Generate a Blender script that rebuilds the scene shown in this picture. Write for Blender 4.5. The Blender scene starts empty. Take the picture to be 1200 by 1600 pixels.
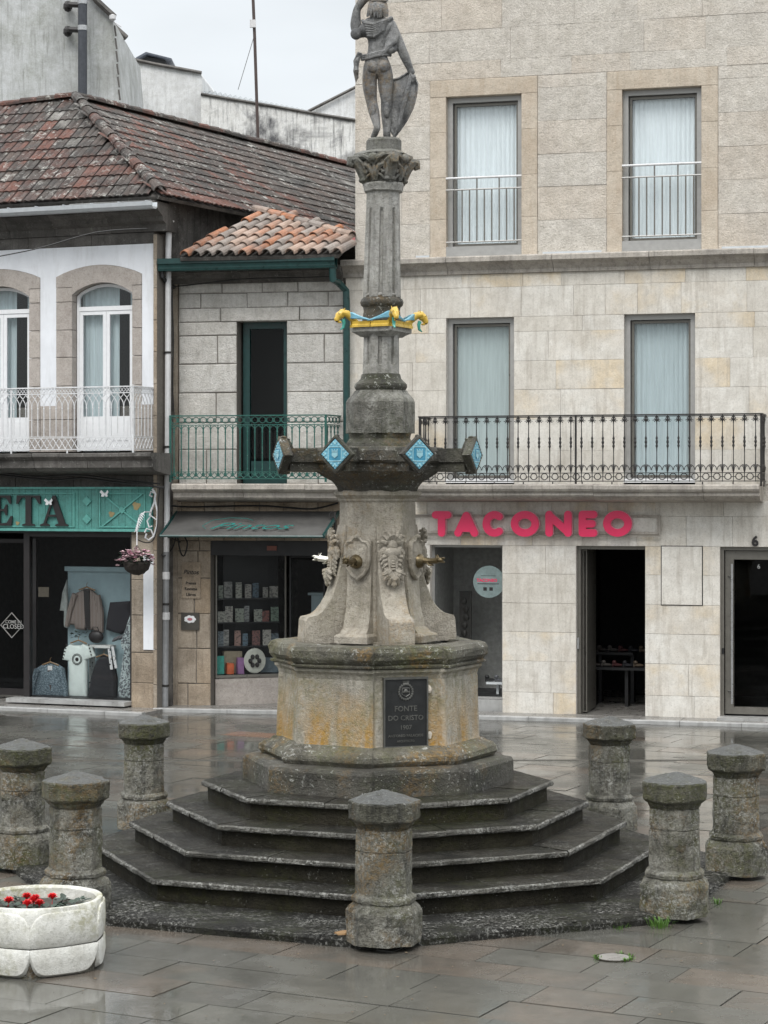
import bpy, bmesh, math, random
from mathutils import Vector, Matrix, noise
random.seed(7)
R_ = math.radians
S = bpy.context.scene
COL = S.collection
# ---------------------------------------------------------------- camera, sky, sun, exposure
F_PX, CX, HY, EYE = 3300.0, 600.0, 770.0, 3.22
cam = bpy.data.objects.new('camera', bpy.data.cameras.new('camera')); COL.objects.link(cam)
cam.location = (0, 0, EYE); cam.rotation_euler = (R_(90), 0, 0)
cam.data.sensor_fit = 'HORIZONTAL'; cam.data.sensor_width = 36; cam.data.lens = 36*F_PX/1200
cam.data.shift_y = -30/1200; cam.data.clip_end = 3000; cam.data.clip_start = .1
S.camera = cam
W = bpy.data.worlds.new('World'); S.world = W; W.use_nodes = True
wt = W.node_tree; wt.nodes.clear()
SUN_EL, SUN_AZ = 52, 200
def wn(t): return wt.nodes.new(t)
wo = wn('ShaderNodeOutputWorld'); bg = wn('ShaderNodeBackground'); bg.inputs['Strength'].default_value = .1
sky = wn('ShaderNodeTexSky'); sky.sky_type = 'NISHITA'; sky.sun_disc = False
sky.sun_elevation = R_(SUN_EL); sky.sun_rotation = R_(SUN_AZ)
tc = wn('ShaderNodeTexCoord'); sp = wn('ShaderNodeSeparateXYZ'); wt.links.new(tc.outputs['Generated'], sp.inputs[0])
cr = wn('ShaderNodeValToRGB'); wt.links.new(sp.outputs['Z'], cr.inputs[0])      # overcast sky: brighter towards the zenith all round
cr.color_ramp.elements[0].position = 0; cr.color_ramp.elements[0].color = (.262, .272, .278, 1)
cr.color_ramp.elements[1].position = 1; cr.color_ramp.elements[1].color = (1.14, 1.15, 1.16, 1)
e = cr.color_ramp.elements.new(.30); e.color = (.30, .313, .32, 1)
cl = wn('ShaderNodeTexNoise'); cl.inputs['Scale'].default_value = 3.2; cl.inputs['Detail'].default_value = 5
mp = wn('ShaderNodeMapping'); mp.inputs['Scale'].default_value = (1, 1, 3); wt.links.new(tc.outputs['Generated'], mp.inputs[0]); wt.links.new(mp.outputs[0], cl.inputs['Vector'])
mr = wn('ShaderNodeMapRange'); mr.inputs[1].default_value = .3; mr.inputs[2].default_value = .7; mr.inputs[3].default_value = 18.5; mr.inputs[4].default_value = 24
wt.links.new(cl.outputs['Fac'], mr.inputs[0])
vm = wn('ShaderNodeVectorMath'); vm.operation = 'SCALE'; wt.links.new(cr.outputs[0], vm.inputs[0]); wt.links.new(mr.outputs[0], vm.inputs['Scale'])
mx = wn('ShaderNodeMix'); mx.data_type = 'RGBA'; mx.inputs[0].default_value = .9
wt.links.new(sky.outputs[0], mx.inputs[6]); wt.links.new(vm.outputs[0], mx.inputs[7])
wt.links.new(mx.outputs[2], bg.inputs[0]); wt.links.new(bg.outputs[0], wo.inputs[0])
sl = bpy.data.lights.new('sun', 'SUN'); sl.energy = 1.1; sl.angle = R_(25); sl.color = (1, .97, .93)
so = bpy.data.objects.new('sun', sl); COL.objects.link(so)
_a = R_(SUN_AZ); _d = Vector((math.sin(_a)*math.cos(R_(SUN_EL)), math.cos(_a)*math.cos(R_(SUN_EL)), math.sin(R_(SUN_EL))))
so.rotation_euler = _d.to_track_quat('Z', 'Y').to_euler(); so.location = (0, 0, 30)
S.view_settings.view_transform = 'Standard'; S.view_settings.look = 'None'; S.view_settings.gamma = 1
S.view_settings.exposure = 0.5; S.view_settings.use_curve_mapping = False

# ---------------------------------------------------------------- frames, things, parts
class Frame:
    """a vertical wall plane standing on the ground; local x along it, local -y out to the street, z up"""
    def __init__(s, px0, z0, k):
        t = k*F_PX/(1-k*(px0-CX)); s.t = t; n = math.hypot(1, t); s.n = n
        s.O = Vector(((px0-CX)/F_PX*z0, z0, 0)); s.eu = Vector((1/n, -t/n, 0)); s.ei = Vector((t/n, 1/n, 0)); s.rot = math.atan2(-t, 1)
    def _z(s, px, w):
        o = s.O - s.ei*w; d = Vector(((px-CX)/F_PX, 1, 0)); return o.dot(s.ei)/d.dot(s.ei)
    def u(s, px, w=0):
        z = s._z(px, w); p = Vector(((px-CX)/F_PX*z, z, 0)) - s.O; return p.dot(s.eu)
    def v(s, px, py, w=0): return EYE + (HY-py)*s._z(px, w)/F_PX
    def world(s, u, y, v): return s.O + s.eu*u + s.ei*y + Vector((0, 0, v))
class T:
    def __init__(s, ob, off): s.ob = ob; s.off = Vector(off)
WORLD = None
def thing(name, label, cat, at=(0, 0, 0), frame=None, group=None, rot=0, kind=None):
    o = bpy.data.objects.new(name, None); COL.objects.link(o); o.empty_display_size = .2
    if frame: o.location = frame.world(*at); o.rotation_euler = (0, 0, frame.rot)
    else: o.location = at; o.rotation_euler = (0, 0, rot)
    if kind: o['kind'] = kind
    else: o['label'] = label; o['category'] = cat
    if kind and label: o['label'] = label
    if group: o['group'] = group
    return T(o, at if frame else (0, 0, 0))
def mesh_of(name, bm, m, smooth=False, recalc=True):
    if recalc: bmesh.ops.recalc_face_normals(bm, faces=bm.faces)
    me = bpy.data.meshes.new(name); bm.to_mesh(me); bm.free()
    for x in (m if isinstance(m, (list, tuple)) else [m]): me.materials.append(x)
    if smooth: me.polygons.foreach_set('use_smooth', [True]*len(me.polygons)); me.set_sharp_from_angle(angle=R_(38))
    return me
def part(name, bm, m, par=None, smooth=False, label=None, kind=None, loc=None, rot=None, parob=None):
    """link ONE mesh object; bm coordinates are those of the thing's frame"""
    if par is not None and loc is None: bmesh.ops.translate(bm, verts=bm.verts, vec=-par.off)
    me = bm if isinstance(bm, bpy.types.Mesh) else mesh_of(name, bm, m, smooth)
    o = bpy.data.objects.new(name, me); COL.objects.link(o)
    if parob is not None: o.parent = parob
    elif par is not None: o.parent = par.ob
    if loc is not None: o.location = Vector(loc) - (par.off if par is not None else Vector())
    if rot is not None: o.rotation_euler = rot
    if label: o['label'] = label
    if kind: o['kind'] = kind
    return o
def tag(o, label, cat, group=None):
    o['label'] = label; o['category'] = cat
    if group: o['group'] = group
    return o
def solo(name, label, cat, bm, m, at=(0, 0, 0), frame=None, group=None, smooth=False, rot=0):
    """a thing that is one mesh; bm given in frame coordinates"""
    if frame: bmesh.ops.translate(bm, verts=bm.verts, vec=-Vector(at))
    o = bpy.data.objects.new(name, mesh_of(name, bm, m, smooth)); COL.objects.link(o)
    if frame: o.location = frame.world(*at); o.rotation_euler = (0, 0, frame.rot)
    else: o.location = at; o.rotation_euler = (0, 0, rot)
    return tag(o, label, cat, group)
def instance(o, loc, rotz=None, par=None):
    c = o.copy(); COL.objects.link(c); c.parent = o.parent if par is None else par; c.location = loc
    if rotz is not None: c.rotation_euler = (0, 0, rotz)
    return c
def copy_thing(root, loc, rotz, label=None):
    r = root.copy(); COL.objects.link(r); r.location = loc; r.rotation_euler = (0, 0, rotz)
    if label: r['label'] = label
    for ch in list(root.children):
        c = ch.copy(); COL.objects.link(c); c.parent = r
        for g in list(ch.children):
            d = g.copy(); COL.objects.link(d); d.parent = c
    return r
# ---------------------------------------------------------------- shapes
BM = bmesh.new
def box(bm, x0, x1, y0, y1, z0, z1, mi=0):
    if x1 < x0: x0, x1 = x1, x0
    v = [bm.verts.new(p) for p in ((x0,y0,z0),(x1,y0,z0),(x1,y1,z0),(x0,y1,z0),(x0,y0,z1),(x1,y0,z1),(x1,y1,z1),(x0,y1,z1))]
    for f in ((0,3,2,1),(4,5,6,7),(0,1,5,4),(1,2,6,5),(2,3,7,6),(3,0,4,7)):
        bm.faces.new([v[i] for i in f]).material_index = mi
    return v
def B(*a): bm = BM(); box(bm, *a); return bm
def block(bm, x0, x1, yf, yb, z0, z1, ch=.008, jit=.003):
    """a dressed stone: chamfered front with slightly uneven face"""
    j = lambda: random.uniform(-jit, jit)
    def ring(y, i): return [bm.verts.new((a+j()*.6, y+(j() if i else 0), b+j()*.6)) for a, b in ((x0+i,z0+i),(x1-i,z0+i),(x1-i,z1-i),(x0+i,z1-i))]
    f = ring(yf, ch); g = ring(yf+ch, 0); h = ring(yb, 0)
    c = bm.verts.new(((x0+x1)/2+j(), yf-abs(j())*1.3, (z0+z1)/2+j()))
    for i in range(4):
        k = (i+1) % 4
        bm.faces.new((f[i], f[k], c)); bm.faces.new((g[i], g[k], f[k], f[i])); bm.faces.new((h[i], h[k], g[k], g[i]))
def loft(bm, rings, cap0=True, cap1=True, closed=False, mi=0):
    vs = [[bm.verts.new(p) for p in r] for r in rings]; n = len(vs[0])
    for a, b in zip(vs, vs[1:]+([vs[0]] if closed else [])):
        for i in range(n): bm.faces.new((a[i], a[(i+1) % n], b[(i+1) % n], b[i])).material_index = mi
    if not closed:
        if cap0: bm.faces.new(vs[0][::-1])
        if cap1: bm.faces.new(vs[-1])
    return vs
def lathe(bm, prof, n=16, c=(0, 0), a0=0., cap=True):
    loft(bm, [[(c[0]+r*math.sin(a0+2*math.pi*i/n), c[1]-r*math.cos(a0+2*math.pi*i/n), z) for i in range(n)] for r, z in prof], cap, cap)
def tube(bm, pts, r, n=6, cap=True, r1=None):
    pts = [Vector(p) for p in pts]; rings = []
    d0 = (pts[1]-pts[0]).normalized(); up = Vector((0, 0, 1)) if abs(d0.z) < .9 else Vector((1, 0, 0)); a = d0.cross(up).normalized()
    for i, p in enumerate(pts):
        d = (pts[min(i+1, len(pts)-1)]-pts[max(i-1, 0)]).normalized()
        a = (a - d*a.dot(d)).normalized(); b = d.cross(a)
        rr = r if not isinstance(r, (list, tuple)) else r[i]
        if r1 is not None: rr = r+(r1-r)*i/(len(pts)-1)
        rings.append([p+(a*math.cos(2*math.pi*k/n)+b*math.sin(2*math.pi*k/n))*rr for k in range(n)])
    loft(bm, rings, cap, cap)
def ell(bm, c, r, rot=None, seg=8, rings=5):
    m = Matrix.Translation(Vector(c)) @ (rot.to_matrix().to_4x4() if rot is not None else Matrix()) @ Matrix.Diagonal((r[0], r[1], r[2], 1))
    bmesh.ops.create_uvsphere(bm, u_segments=seg, v_segments=rings, radius=1, matrix=m)
def poly(bm, pts, y0, y1, mi=0):
    """outline in (x,z), extruded from y0 to y1"""
    a = [bm.verts.new((x, y0, z)) for x, z in pts]; b = [bm.verts.new((x, y1, z)) for x, z in pts]; n = len(pts)
    bm.faces.new(a).material_index = mi; bm.faces.new(b[::-1]).material_index = mi
    for i in range(n): bm.faces.new((a[i], b[i], b[(i+1) % n], a[(i+1) % n])).material_index = mi
def profile(bm, x0, x1, prof):
    """moulding: outline in (y,z) swept along x"""
    loft(bm, [[(x, y, z) for y, z in prof] for x in (x0, x1)])
def ribbon(bm, pts, w, y0, y1, closed=False, caps=True):
    P = [Vector((x, z)) for x, z in pts]; n = len(P); L = []; Rr = []
    for i in range(n):
        a = P[i-1] if (i > 0 or closed) else P[0]; b = P[(i+1) % n] if (i < n-1 or closed) else P[-1]
        d = (b-a).normalized(); q = Vector((-d.y, d.x)); L.append(P[i]+q*w/2); Rr.append(P[i]-q*w/2)
    if closed:
        for y in (y0, y1): pass
        lo = [[bm.verts.new((p.x, y, p.y)) for p in s] for s, y in ((L, y0), (Rr, y0), (Rr, y1), (L, y1))]
        for i in range(n):
            k = (i+1) % n
            for j in range(4): bm.faces.new((lo[j][i], lo[j][k], lo[(j+1) % 4][k], lo[(j+1) % 4][i]))
        return
    out = list(L)
    if caps:
        d = (P[-1]-P[-2]).normalized(); a0 = math.atan2(d.y, d.x)+math.pi/2
        out += [P[-1]+Vector((math.cos(a0-math.pi*k/8), math.sin(a0-math.pi*k/8)))*w/2 for k in range(1, 8)]
    out += Rr[::-1]
    if caps:
        d = (P[0]-P[1]).normalized(); a0 = math.atan2(d.y, d.x)+math.pi/2
        out += [P[0]+Vector((math.cos(a0-math.pi*k/8), math.sin(a0-math.pi*k/8)))*w/2 for k in range(1, 8)]
    poly(bm, [(p.x, p.y) for p in out], y0, y1)
def arc(cx, cz, rx, rz, a0, a1, n=10): return [(cx+rx*math.cos(R_(a0+(a1-a0)*i/n)), cz+rz*math.sin(R_(a0+(a1-a0)*i/n))) for i in range(n+1)]
def rough(bm, amp, freq=6, cuts=0, seed=0):
    if cuts: bmesh.ops.subdivide_edges(bm, edges=bm.edges, cuts=cuts, use_grid_fill=True)
    o = Vector((seed*7.3, seed*3.1, 0))
    for v in bm.verts:
        v.co += noise.noise_vector(v.co*freq+o)*amp + noise.noise_vector(v.co*freq*3.3+o)*amp*.5
def text_bm(s, size, depth, offset=0., shear=0., sx=1., align='CENTER', res=3):
    cu = bpy.data.curves.new('t', 'FONT'); cu.body = s; cu.size = size; cu.extrude = depth/2; cu.offset = offset; cu.shear = shear
    cu.align_x = align; cu.resolution_u = res
    o = bpy.data.objects.new('t', cu); COL.objects.link(o); dg = bpy.context.evaluated_depsgraph_get()
    me = bpy.data.meshes.new_from_object(o.evaluated_get(dg)); bm = BM(); bm.from_mesh(me)
    bpy.data.objects.remove(o); bpy.data.meshes.remove(me); bpy.data.curves.remove(cu)
    bmesh.ops.transform(bm, matrix=Matrix.Rotation(R_(90), 4, 'X') @ Matrix.Diagonal((sx, 1, 1, 1)), verts=bm.verts)
    return bm
def move(bm, v): bmesh.ops.translate(bm, verts=bm.verts, vec=Vector(v)); return bm
# ---------------------------------------------------------------- materials
class NT:
    def __init__(s, name):
        s.m = bpy.data.materials.new(name); s.m.use_nodes = True; s.t = s.m.node_tree
        s.b = s.t.nodes['Principled BSDF']; g = s.n('ShaderNodeNewGeometry'); s.P = g.outputs['Position']; s.G = g
        s.rnd = s.n('ShaderNodeObjectInfo').outputs['Random']
    def n(s, t): return s.t.nodes.new(t)
    def L(s, a, b): s.t.links.new(a, b)
    def put(s, sock, v):
        if isinstance(v, bpy.types.NodeSocket): s.L(v, sock)
        elif sock.type == 'RGBA' and not hasattr(v, '__len__'): sock.default_value = (v, v, v, 1)
        elif sock.type == 'RGBA' and len(v) == 3: sock.default_value = (*v, 1)
        else: sock.default_value = v
    def scale(s, vec, sc):
        m = s.n('ShaderNodeMapping'); s.L(vec, m.inputs[0]); m.inputs['Scale'].default_value = sc; return m.outputs[0]
    def noise(s, sc, det=4, rough=.6, vec=None, dist=0):
        x = s.n('ShaderNodeTexNoise'); s.L(vec or s.P, x.inputs['Vector']); x.inputs['Scale'].default_value = sc; x.inputs['Detail'].default_value = det
        x.inputs['Roughness'].default_value = rough; x.inputs['Distortion'].default_value = dist; return x.outputs['Fac']
    def vor(s, sc, vec=None, out='Distance', feat='F1'):
        x = s.n('ShaderNodeTexVoronoi'); x.feature = feat; s.L(vec or s.P, x.inputs['Vector']); x.inputs['Scale'].default_value = sc; return x.outputs[out]
    def rng(s, v, a, b, c=0., d=1.):
        x = s.n('ShaderNodeMapRange'); s.put(x.inputs[0], v)
        for i, q in enumerate((a, b, c, d)): x.inputs[i+1].default_value = q
        return x.outputs[0]
    def math(s, op, a, b=0.):
        x = s.n('ShaderNodeMath'); x.operation = op; s.put(x.inputs[0], a); s.put(x.inputs[1], b); return x.outputs[0]
    def mix(s, f, a, b, mode='MIX'):
        x = s.n('ShaderNodeMix'); x.data_type = 'RGBA'; x.blend_type = mode; s.put(x.inputs[0], f); s.put(x.inputs[6], a); s.put(x.inputs[7], b); return x.outputs[2]
    def ramp(s, v, stops):
        x = s.n('ShaderNodeValToRGB'); s.L(v, x.inputs[0]); el = x.color_ramp.elements
        while len(el) < len(stops): el.new(.5)
        for e_, (p, c) in zip(el, stops): e_.position = p; e_.color = (*c, 1)
        return x.outputs[0]
    def bump(s, h, st, dist=.01):
        x = s.n('ShaderNodeBump'); s.put(x.inputs['Strength'], st); x.inputs['Distance'].default_value = dist; s.L(h, x.inputs['Height']); s.L(x.outputs[0], s.b.inputs['Normal']); return x
    def fin(s, col, rough, metal=0., spec=None):
        s.put(s.b.inputs['Base Color'], col); s.put(s.b.inputs['Roughness'], rough); s.b.inputs['Metallic'].default_value = metal
        if spec is not None: s.b.inputs['Specular IOR Level'].default_value = spec
        return s.m
def plain(name, c, rough=.6, metal=0., var=.25, sc=14, bump=.2, dirt=0., dirtc=(.05, .045, .035), spec=None):
    k = NT(name); n1 = k.noise(sc, 5); col = k.mix(k.rng(n1, .3, .7), tuple(x*(1-var) for x in c), tuple(min(1, x*(1+var*.6)) for x in c))
    if dirt:
        st = k.noise(2.2, 6, .65, k.scale(k.P, (3.5, 3.5, .7))); col = k.mix(k.math('MULTIPLY', k.rng(st, .5, .72), dirt), col, dirtc)
    k.bump(k.noise(sc*6, 3), bump, .004)
    return k.fin(col, k.rng(n1, .3, .7, max(.05, rough-.1), min(1, rough+.1)), metal, spec)
def stone(name, stops, grain=.25, stain=.4, stainc=(.03, .028, .022), white=0., orange=0., moss=0., top=None, rough=.75, bump=.5, rnd=True, stsc=1.3, wsc=16, streak=0., gsc=90, gbump=None, mossc=(.05,.06,.015), wth=.58, mott=.4, spec=None, rw=.7, oz=None, whitec=(.5,.5,.46)):
    """weathered granite: tint per stone, grain, stains, lichen"""
    k = NT(name)
    big = k.noise(.9, 5, .6); t = k.math('ADD', k.math('MULTIPLY', k.rnd, rw), k.rng(big, .3, .7, 0, 1-rw)) if rnd else k.rng(big, .3, .7)
    col = k.ramp(t, stops)
    g = k.noise(gsc, 3, .7); col = k.mix(grain, col, k.ramp(g, [(.3, (.12, .11, .1)), (.5, (.5, .5, .5)), (.72, (.95, .93, .9))]), 'SOFT_LIGHT' if grain < .9 else 'OVERLAY')
    mid = k.noise(7, 6, .65); col = k.mix(k.rng(mid, .38, .66, 0, mott), col, k.mix(1., col, (.52, .50, .455), 'MULTIPLY'))
    fine = k.noise(38, 4, .75); col = k.mix(k.rng(fine, .52, .66, 0, mott), col, k.mix(1., col, (.42, .415, .385), 'MULTIPLY')); col = k.mix(k.rng(fine, .46, .34, 0, mott*.5), col, k.mix(1., col, (1.35, 1.33, 1.28), 'MULTIPLY'))
    if stain:
        st = k.noise(stsc, 8, .68, dist=.6); col = k.mix(k.math('MULTIPLY', k.rng(st, .46, .64), stain), col, stainc)
    if streak:
        sk = k.noise(3.5, 6, .7, k.scale(k.P, (4, 4, .35))); col = k.mix(k.math('MULTIPLY', k.rng(sk, .5, .7), streak), col, stainc)
    if orange:
        a = k.math('MULTIPLY', k.rng(k.noise(2.3, 3, .5), .5, .6), k.rng(k.noise(28, 5, .75), .42, .62)); 
        if oz:                                                                    # lichen colony that grows up from the damp foot
            zz = k.n('ShaderNodeSeparateXYZ'); k.L(k.P, zz.inputs[0]); w_ = k.math('ADD', zz.outputs['Z'], k.math('MULTIPLY', k.noise(5, 4), oz[1]-oz[0])); h_ = k.rng(w_, oz[1]+.12, oz[0]+.15); reg = k.rng(k.noise(3.1, 3, vec=k.scale(k.P, (1, 1, .25))), .44, .58)
            a = k.math('MAXIMUM', k.math('MULTIPLY', a, .35), k.math('MULTIPLY', k.math('MULTIPLY', h_, reg), k.rng(k.noise(26, 6, .8), .25, .55)))
        col = k.mix(k.math('MULTIPLY', a, orange), col, (.40, .225, .045))
    if moss:
        a = k.math('MULTIPLY', k.rng(k.noise(1.7, 4, .6), .45, .62), k.rng(k.noise(22, 5, .7), .38, .6)); col = k.mix(k.math('MULTIPLY', a, moss), col, mossc)
    if top is not None:
        nz = k.n('ShaderNodeSeparateXYZ'); k.L(k.G.outputs['Normal'], nz.inputs[0])
        a = k.math('MULTIPLY', k.rng(nz.outputs['Z'], .45, .85), k.rng(k.noise(12, 6, .7), .25, .5)); col = k.mix(k.math('MULTIPLY', a, .92), col, top)
    wm = None
    if white:
        cell = k.noise(wsc, 6, .78, dist=.4); reg = k.rng(k.noise(2.9, 4, .6), .38, .62)
        wm = k.math('MULTIPLY', k.rng(cell, wth, wth+.05), reg); col = k.mix(k.math('MULTIPLY', wm, white), col, whitec)
        sp_ = k.rng(k.vor(34), .12, .09); sp_ = k.math('MULTIPLY', sp_, k.rng(k.noise(3.7, 3), .52, .6)); col = k.mix(k.math('MULTIPLY', sp_, white), col, (.62, .62, .57))
    h = k.math('ADD', k.math('ADD', k.math('MULTIPLY', mid, 1.0), k.math('MULTIPLY', fine, .7)), k.math('MULTIPLY', g, .5 if gbump is None else gbump))
    k.bump(h, bump, .02)
    rr = k.rng(k.noise(5, 4), .3, .7, max(.1, rough-.2), min(1, rough+.12))
    return k.fin(col, rr, spec=spec)
# ---------------------------------------------------------------- material set
M = {}
RBST = [(0, (.60,.565,.50)), (.3, (.67,.64,.58)), (.5, (.72,.70,.65)), (.62, (.66,.62,.55)), (.72, (.68,.58,.43)), (.82, (.71,.68,.62)), (1, (.64,.57,.48))]
M['ashlar'] = stone('pale_granite_ashlar', RBST, mott=.3, stain=.22, stainc=(.30,.26,.21), rough=.85, bump=.35, streak=.45)
M['ashlar_up'] = stone('beige_granite_ashlar', [(0,(.60,.56,.50)), (.5,(.67,.63,.565)), (.8,(.63,.565,.485)), (1,(.64,.585,.505))], stain=.2, stainc=(.32,.29,.26), rough=.88, bump=1.1, streak=.2, gsc=60, mott=.4, grain=.4)
M['surround'] = stone('tan_granite_surround', [(0,(.53,.46,.37)), (1,(.60,.53,.44))], stain=.3, stainc=(.36,.26,.17), rough=.88, bump=.7, streak=.3, gsc=60, mott=.35)
M['cornice'] = stone('weathered_cornice_granite', [(0,(.40,.37,.33)), (1,(.48,.44,.39))], stain=.45, stainc=(.08,.075,.07), white=.4, streak=.5, rough=.8)
M['rough_stone'] = stone('grey_granite_masonry', [(0,(.60,.58,.54)), (.5,(.70,.68,.64)), (1,(.64,.61,.56))], stain=.25, stainc=(.24,.225,.2), rough=.9, bump=1.3, streak=.25, gsc=60)
M['pier'] = stone('brown_granite_pier', [(0,(.36,.30,.235)), (.5,(.42,.36,.29)), (1,(.40,.30,.20))], stain=.45, stainc=(.10,.075,.05), rough=.88, bump=.8, streak=.4, gsc=60)
M['jamb'] = stone('window_jamb_granite', [(0,(.42,.38,.35)), (1,(.50,.455,.415))], stain=.2, stainc=(.24,.22,.19), rough=.88, bump=.7, gsc=60)
M['dark_cornice'] = stone('dark_dirty_granite', [(0,(.10,.095,.088)), (1,(.15,.14,.13))], stain=.8, stainc=(.03,.028,.025), white=.35, streak=.6, rough=.8)
M['mortar'] = plain('mortar', (.16,.145,.125), .95, sc=30)
M['mortar_pale'] = plain('pale_mortar', (.60,.565,.51), .95, sc=30)
M['plaster'] = plain('white_plaster', (.74,.76,.79), .85, var=.08, sc=3, dirt=.22, dirtc=(.3,.29,.27))
M['whitewash'] = stone('stained_whitewash', [(0,(.78,.79,.79)), (1,(.82,.83,.83))], stain=.4, stainc=(.35,.35,.34), streak=.5, rough=.9, bump=.3, grain=.1, stsc=.8)
M['parapet'] = stone('mouldy_whitewash', [(0,(.74,.74,.72)), (1,(.8,.8,.78))], stain=.95, stainc=(.06,.06,.065), streak=.9, rough=.9, bump=.3, grain=.1, stsc=1.1)
M['grey_render'] = stone('streaked_grey_render', [(0,(.50,.52,.52)), (1,(.60,.61,.61))], stain=.6, stainc=(.22,.225,.205), streak=.8, moss=.35, mossc=(.17,.18,.11), rough=.9, bump=.3, grain=.15, stsc=.7)
M['old_wall'] = stone('blackened_render', [(0,(.16,.15,.14)), (1,(.22,.21,.2))], stain=.9, stainc=(.035,.033,.03), streak=.8, white=.5, rough=.9, bump=.5)
# fountain stones
M['mont'] = stone('ochre_granite_fountain', [(0,(.40,.375,.32)), (1,(.52,.48,.41))], stain=.5, stainc=(.13,.125,.09), orange=1., oz=(1.28, 1.75), moss=.45, mossc=(.16,.16,.06), white=.3, rnd=False, rough=.8, bump=1.1, streak=.6, wth=.62, mott=.55)
M['mont_clean'] = stone('warm_granite_fountain', [(0,(.40,.365,.305)), (1,(.52,.475,.40))], stain=.45, stainc=(.17,.15,.12), white=.15, moss=.3, mossc=(.18,.17,.08), rnd=False, rough=.82, bump=1.1, streak=.45, wth=.63, mott=.6, orange=.25)
M['rim'] = stone('lichened_rim_granite', [(0,(.115,.11,.085)), (1,(.22,.205,.16))], stain=.8, stainc=(.022,.022,.016), white=.95, orange=.5, moss=.7, mossc=(.10,.105,.03), rnd=False, rough=.7, bump=1.5, wth=.56, mott=.8, wsc=22)
M['dark_mont'] = stone('dark_wet_granite', [(0,(.065,.062,.05)), (1,(.13,.122,.10))], stain=.75, stainc=(.014,.0135,.010), white=.9, moss=.55, orange=.25, rnd=False, rough=.6, bump=1.5, wth=.575, mott=.8, wsc=22)
M['column'] = stone('grey_column_granite', [(0,(.40,.395,.37)), (1,(.52,.51,.48))], stain=.6, stainc=(.11,.108,.095), white=.3, rnd=False, rough=.8, bump=1.1, streak=.7, moss=.2, mott=.6, wth=.6)
M['column_dk'] = stone('pitted_pedestal_granite', [(0,(.20,.198,.175)), (1,(.32,.315,.285))], stain=.85, stainc=(.04,.039,.032), white=.5, rnd=False, rough=.8, bump=1.5, streak=.8, moss=.4, mott=.9, wth=.58, stsc=3)
M['capital'] = stone('dark_capital_granite', [(0,(.13,.13,.118)), (1,(.23,.228,.21))], stain=.75, stainc=(.03,.029,.025), orange=.3, moss=.35, rnd=False, rough=.8, bump=1.1, mott=.7)
M['statue'] = stone('bluish_grey_statue_stone', [(0,(.17,.175,.18)), (1,(.36,.36,.35))], stain=.8, stainc=(.045,.047,.05), rnd=False, orange=.25, rough=.8, bump=.9, streak=.65, stsc=4, mott=.75)
M['tread'] = stone('wet_dark_tread', [(0,(.020,.019,.015)), (1,(.052,.048,.038))], stain=.85, stainc=(.007,.0068,.0055), white=.8, moss=.3, rough=.5, bump=1.6, wth=.555, wsc=38, mott=1., spec=.18, stsc=3, whitec=(.26,.26,.24))
M['nosing'] = stone('lichened_step_nosing', [(0,(.075,.072,.06)), (1,(.13,.125,.105))], stain=.7, stainc=(.016,.016,.012), white=.9, rough=.65, bump=1.6, wth=.49, wsc=40, mott=.9, whitec=(.36,.36,.33), stsc=4)
M['riser'] = stone('dark_riser', [(0,(.018,.017,.012)), (1,(.042,.037,.025))], stain=.7, stainc=(.007,.0065,.0045), white=.4, moss=.6, mossc=(.035,.037,.01), rough=.75, bump=1.2, wth=.62, mott=.8, spec=.2)
M['bollard'] = stone('lichened_bollard_granite', [(0,(.20,.198,.165)), (1,(.37,.36,.31))], stain=.9, stainc=(.024,.024,.017), white=.75, orange=.4, moss=.9, mossc=(.10,.105,.03), rnd=False, rough=.75, bump=2.2, streak=.7, wsc=36, wth=.52, mott=1., stsc=4)
M['bollard_cap'] = stone('dark_bollard_cap', [(0,(.09,.09,.065)), (1,(.20,.192,.145))], stain=.9, stainc=(.016,.016,.010), white=.6, orange=.3, moss=.9, mossc=(.085,.09,.025), rnd=False, rough=.65, bump=2.2, top=(.13,.135,.13), streak=.95, wth=.58, mott=1., stsc=4, wsc=30)
M['slab'] = stone('dark_wet_apron', [(0,(.018,.017,.014)), (1,(.038,.036,.029))], stain=.8, stainc=(.009,.0088,.007), white=.9, moss=.4, rough=.55, bump=2.2, wth=.535, wsc=34, mott=1., spec=.3, whitec=(.30,.30,.275))
# wet paving
def paving(name, stops, r0, r1, bumps=.12):
    k = NT(name); n1 = k.noise(1.1, 5, .6); t = k.math('ADD', k.math('MULTIPLY', k.rnd, .65), k.rng(n1, .3, .7, 0, .35))
    col = k.ramp(t, stops); col = k.mix(k.rng(k.noise(9, 6, .7), .35, .7, 0, .4), col, k.mix(1., col, (.6,.6,.58), 'MULTIPLY'))
    col = k.mix(k.rng(k.noise(150, 2), .35, .75, 0, .3), col, (.16,.155,.14))
    w = k.noise(.75, 4, .55, dist=.5)                                            # film of water lies in shallow dips
    w2 = k.noise(6, 4, .6); ww = k.math('ADD', w, k.math('MULTIPLY', w2, .25))
    rough = k.rng(ww, .5, .75, r1, r0)
    k.b.inputs['IOR'].default_value = 1.6
    k.bump(k.math('ADD', k.math('MULTIPLY', k.noise(5, 4), 1.), k.math('MULTIPLY', k.noise(70, 3), .12)), bumps, .012)
    return k.fin(col, rough)
M['paver'] = paving('wet_granite_paver', [(0,(.056,.055,.048)), (.35,(.092,.090,.078)), (.6,(.066,.065,.057)), (.8,(.108,.088,.070)), (1,(.060,.059,.052))], .04, .33, .09)
M['paver_red'] = paving('wet_reddish_paver', [(0,(.17,.095,.06)), (1,(.20,.11,.07))], .05, .32, .07)
M['bed'] = plain('wet_joint_bed', (.03,.028,.024), .5, sc=20)
M['kerb'] = plain('pale_kerb_stone', (.36,.36,.35), .35, var=.2, sc=5, dirt=.4)
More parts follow.
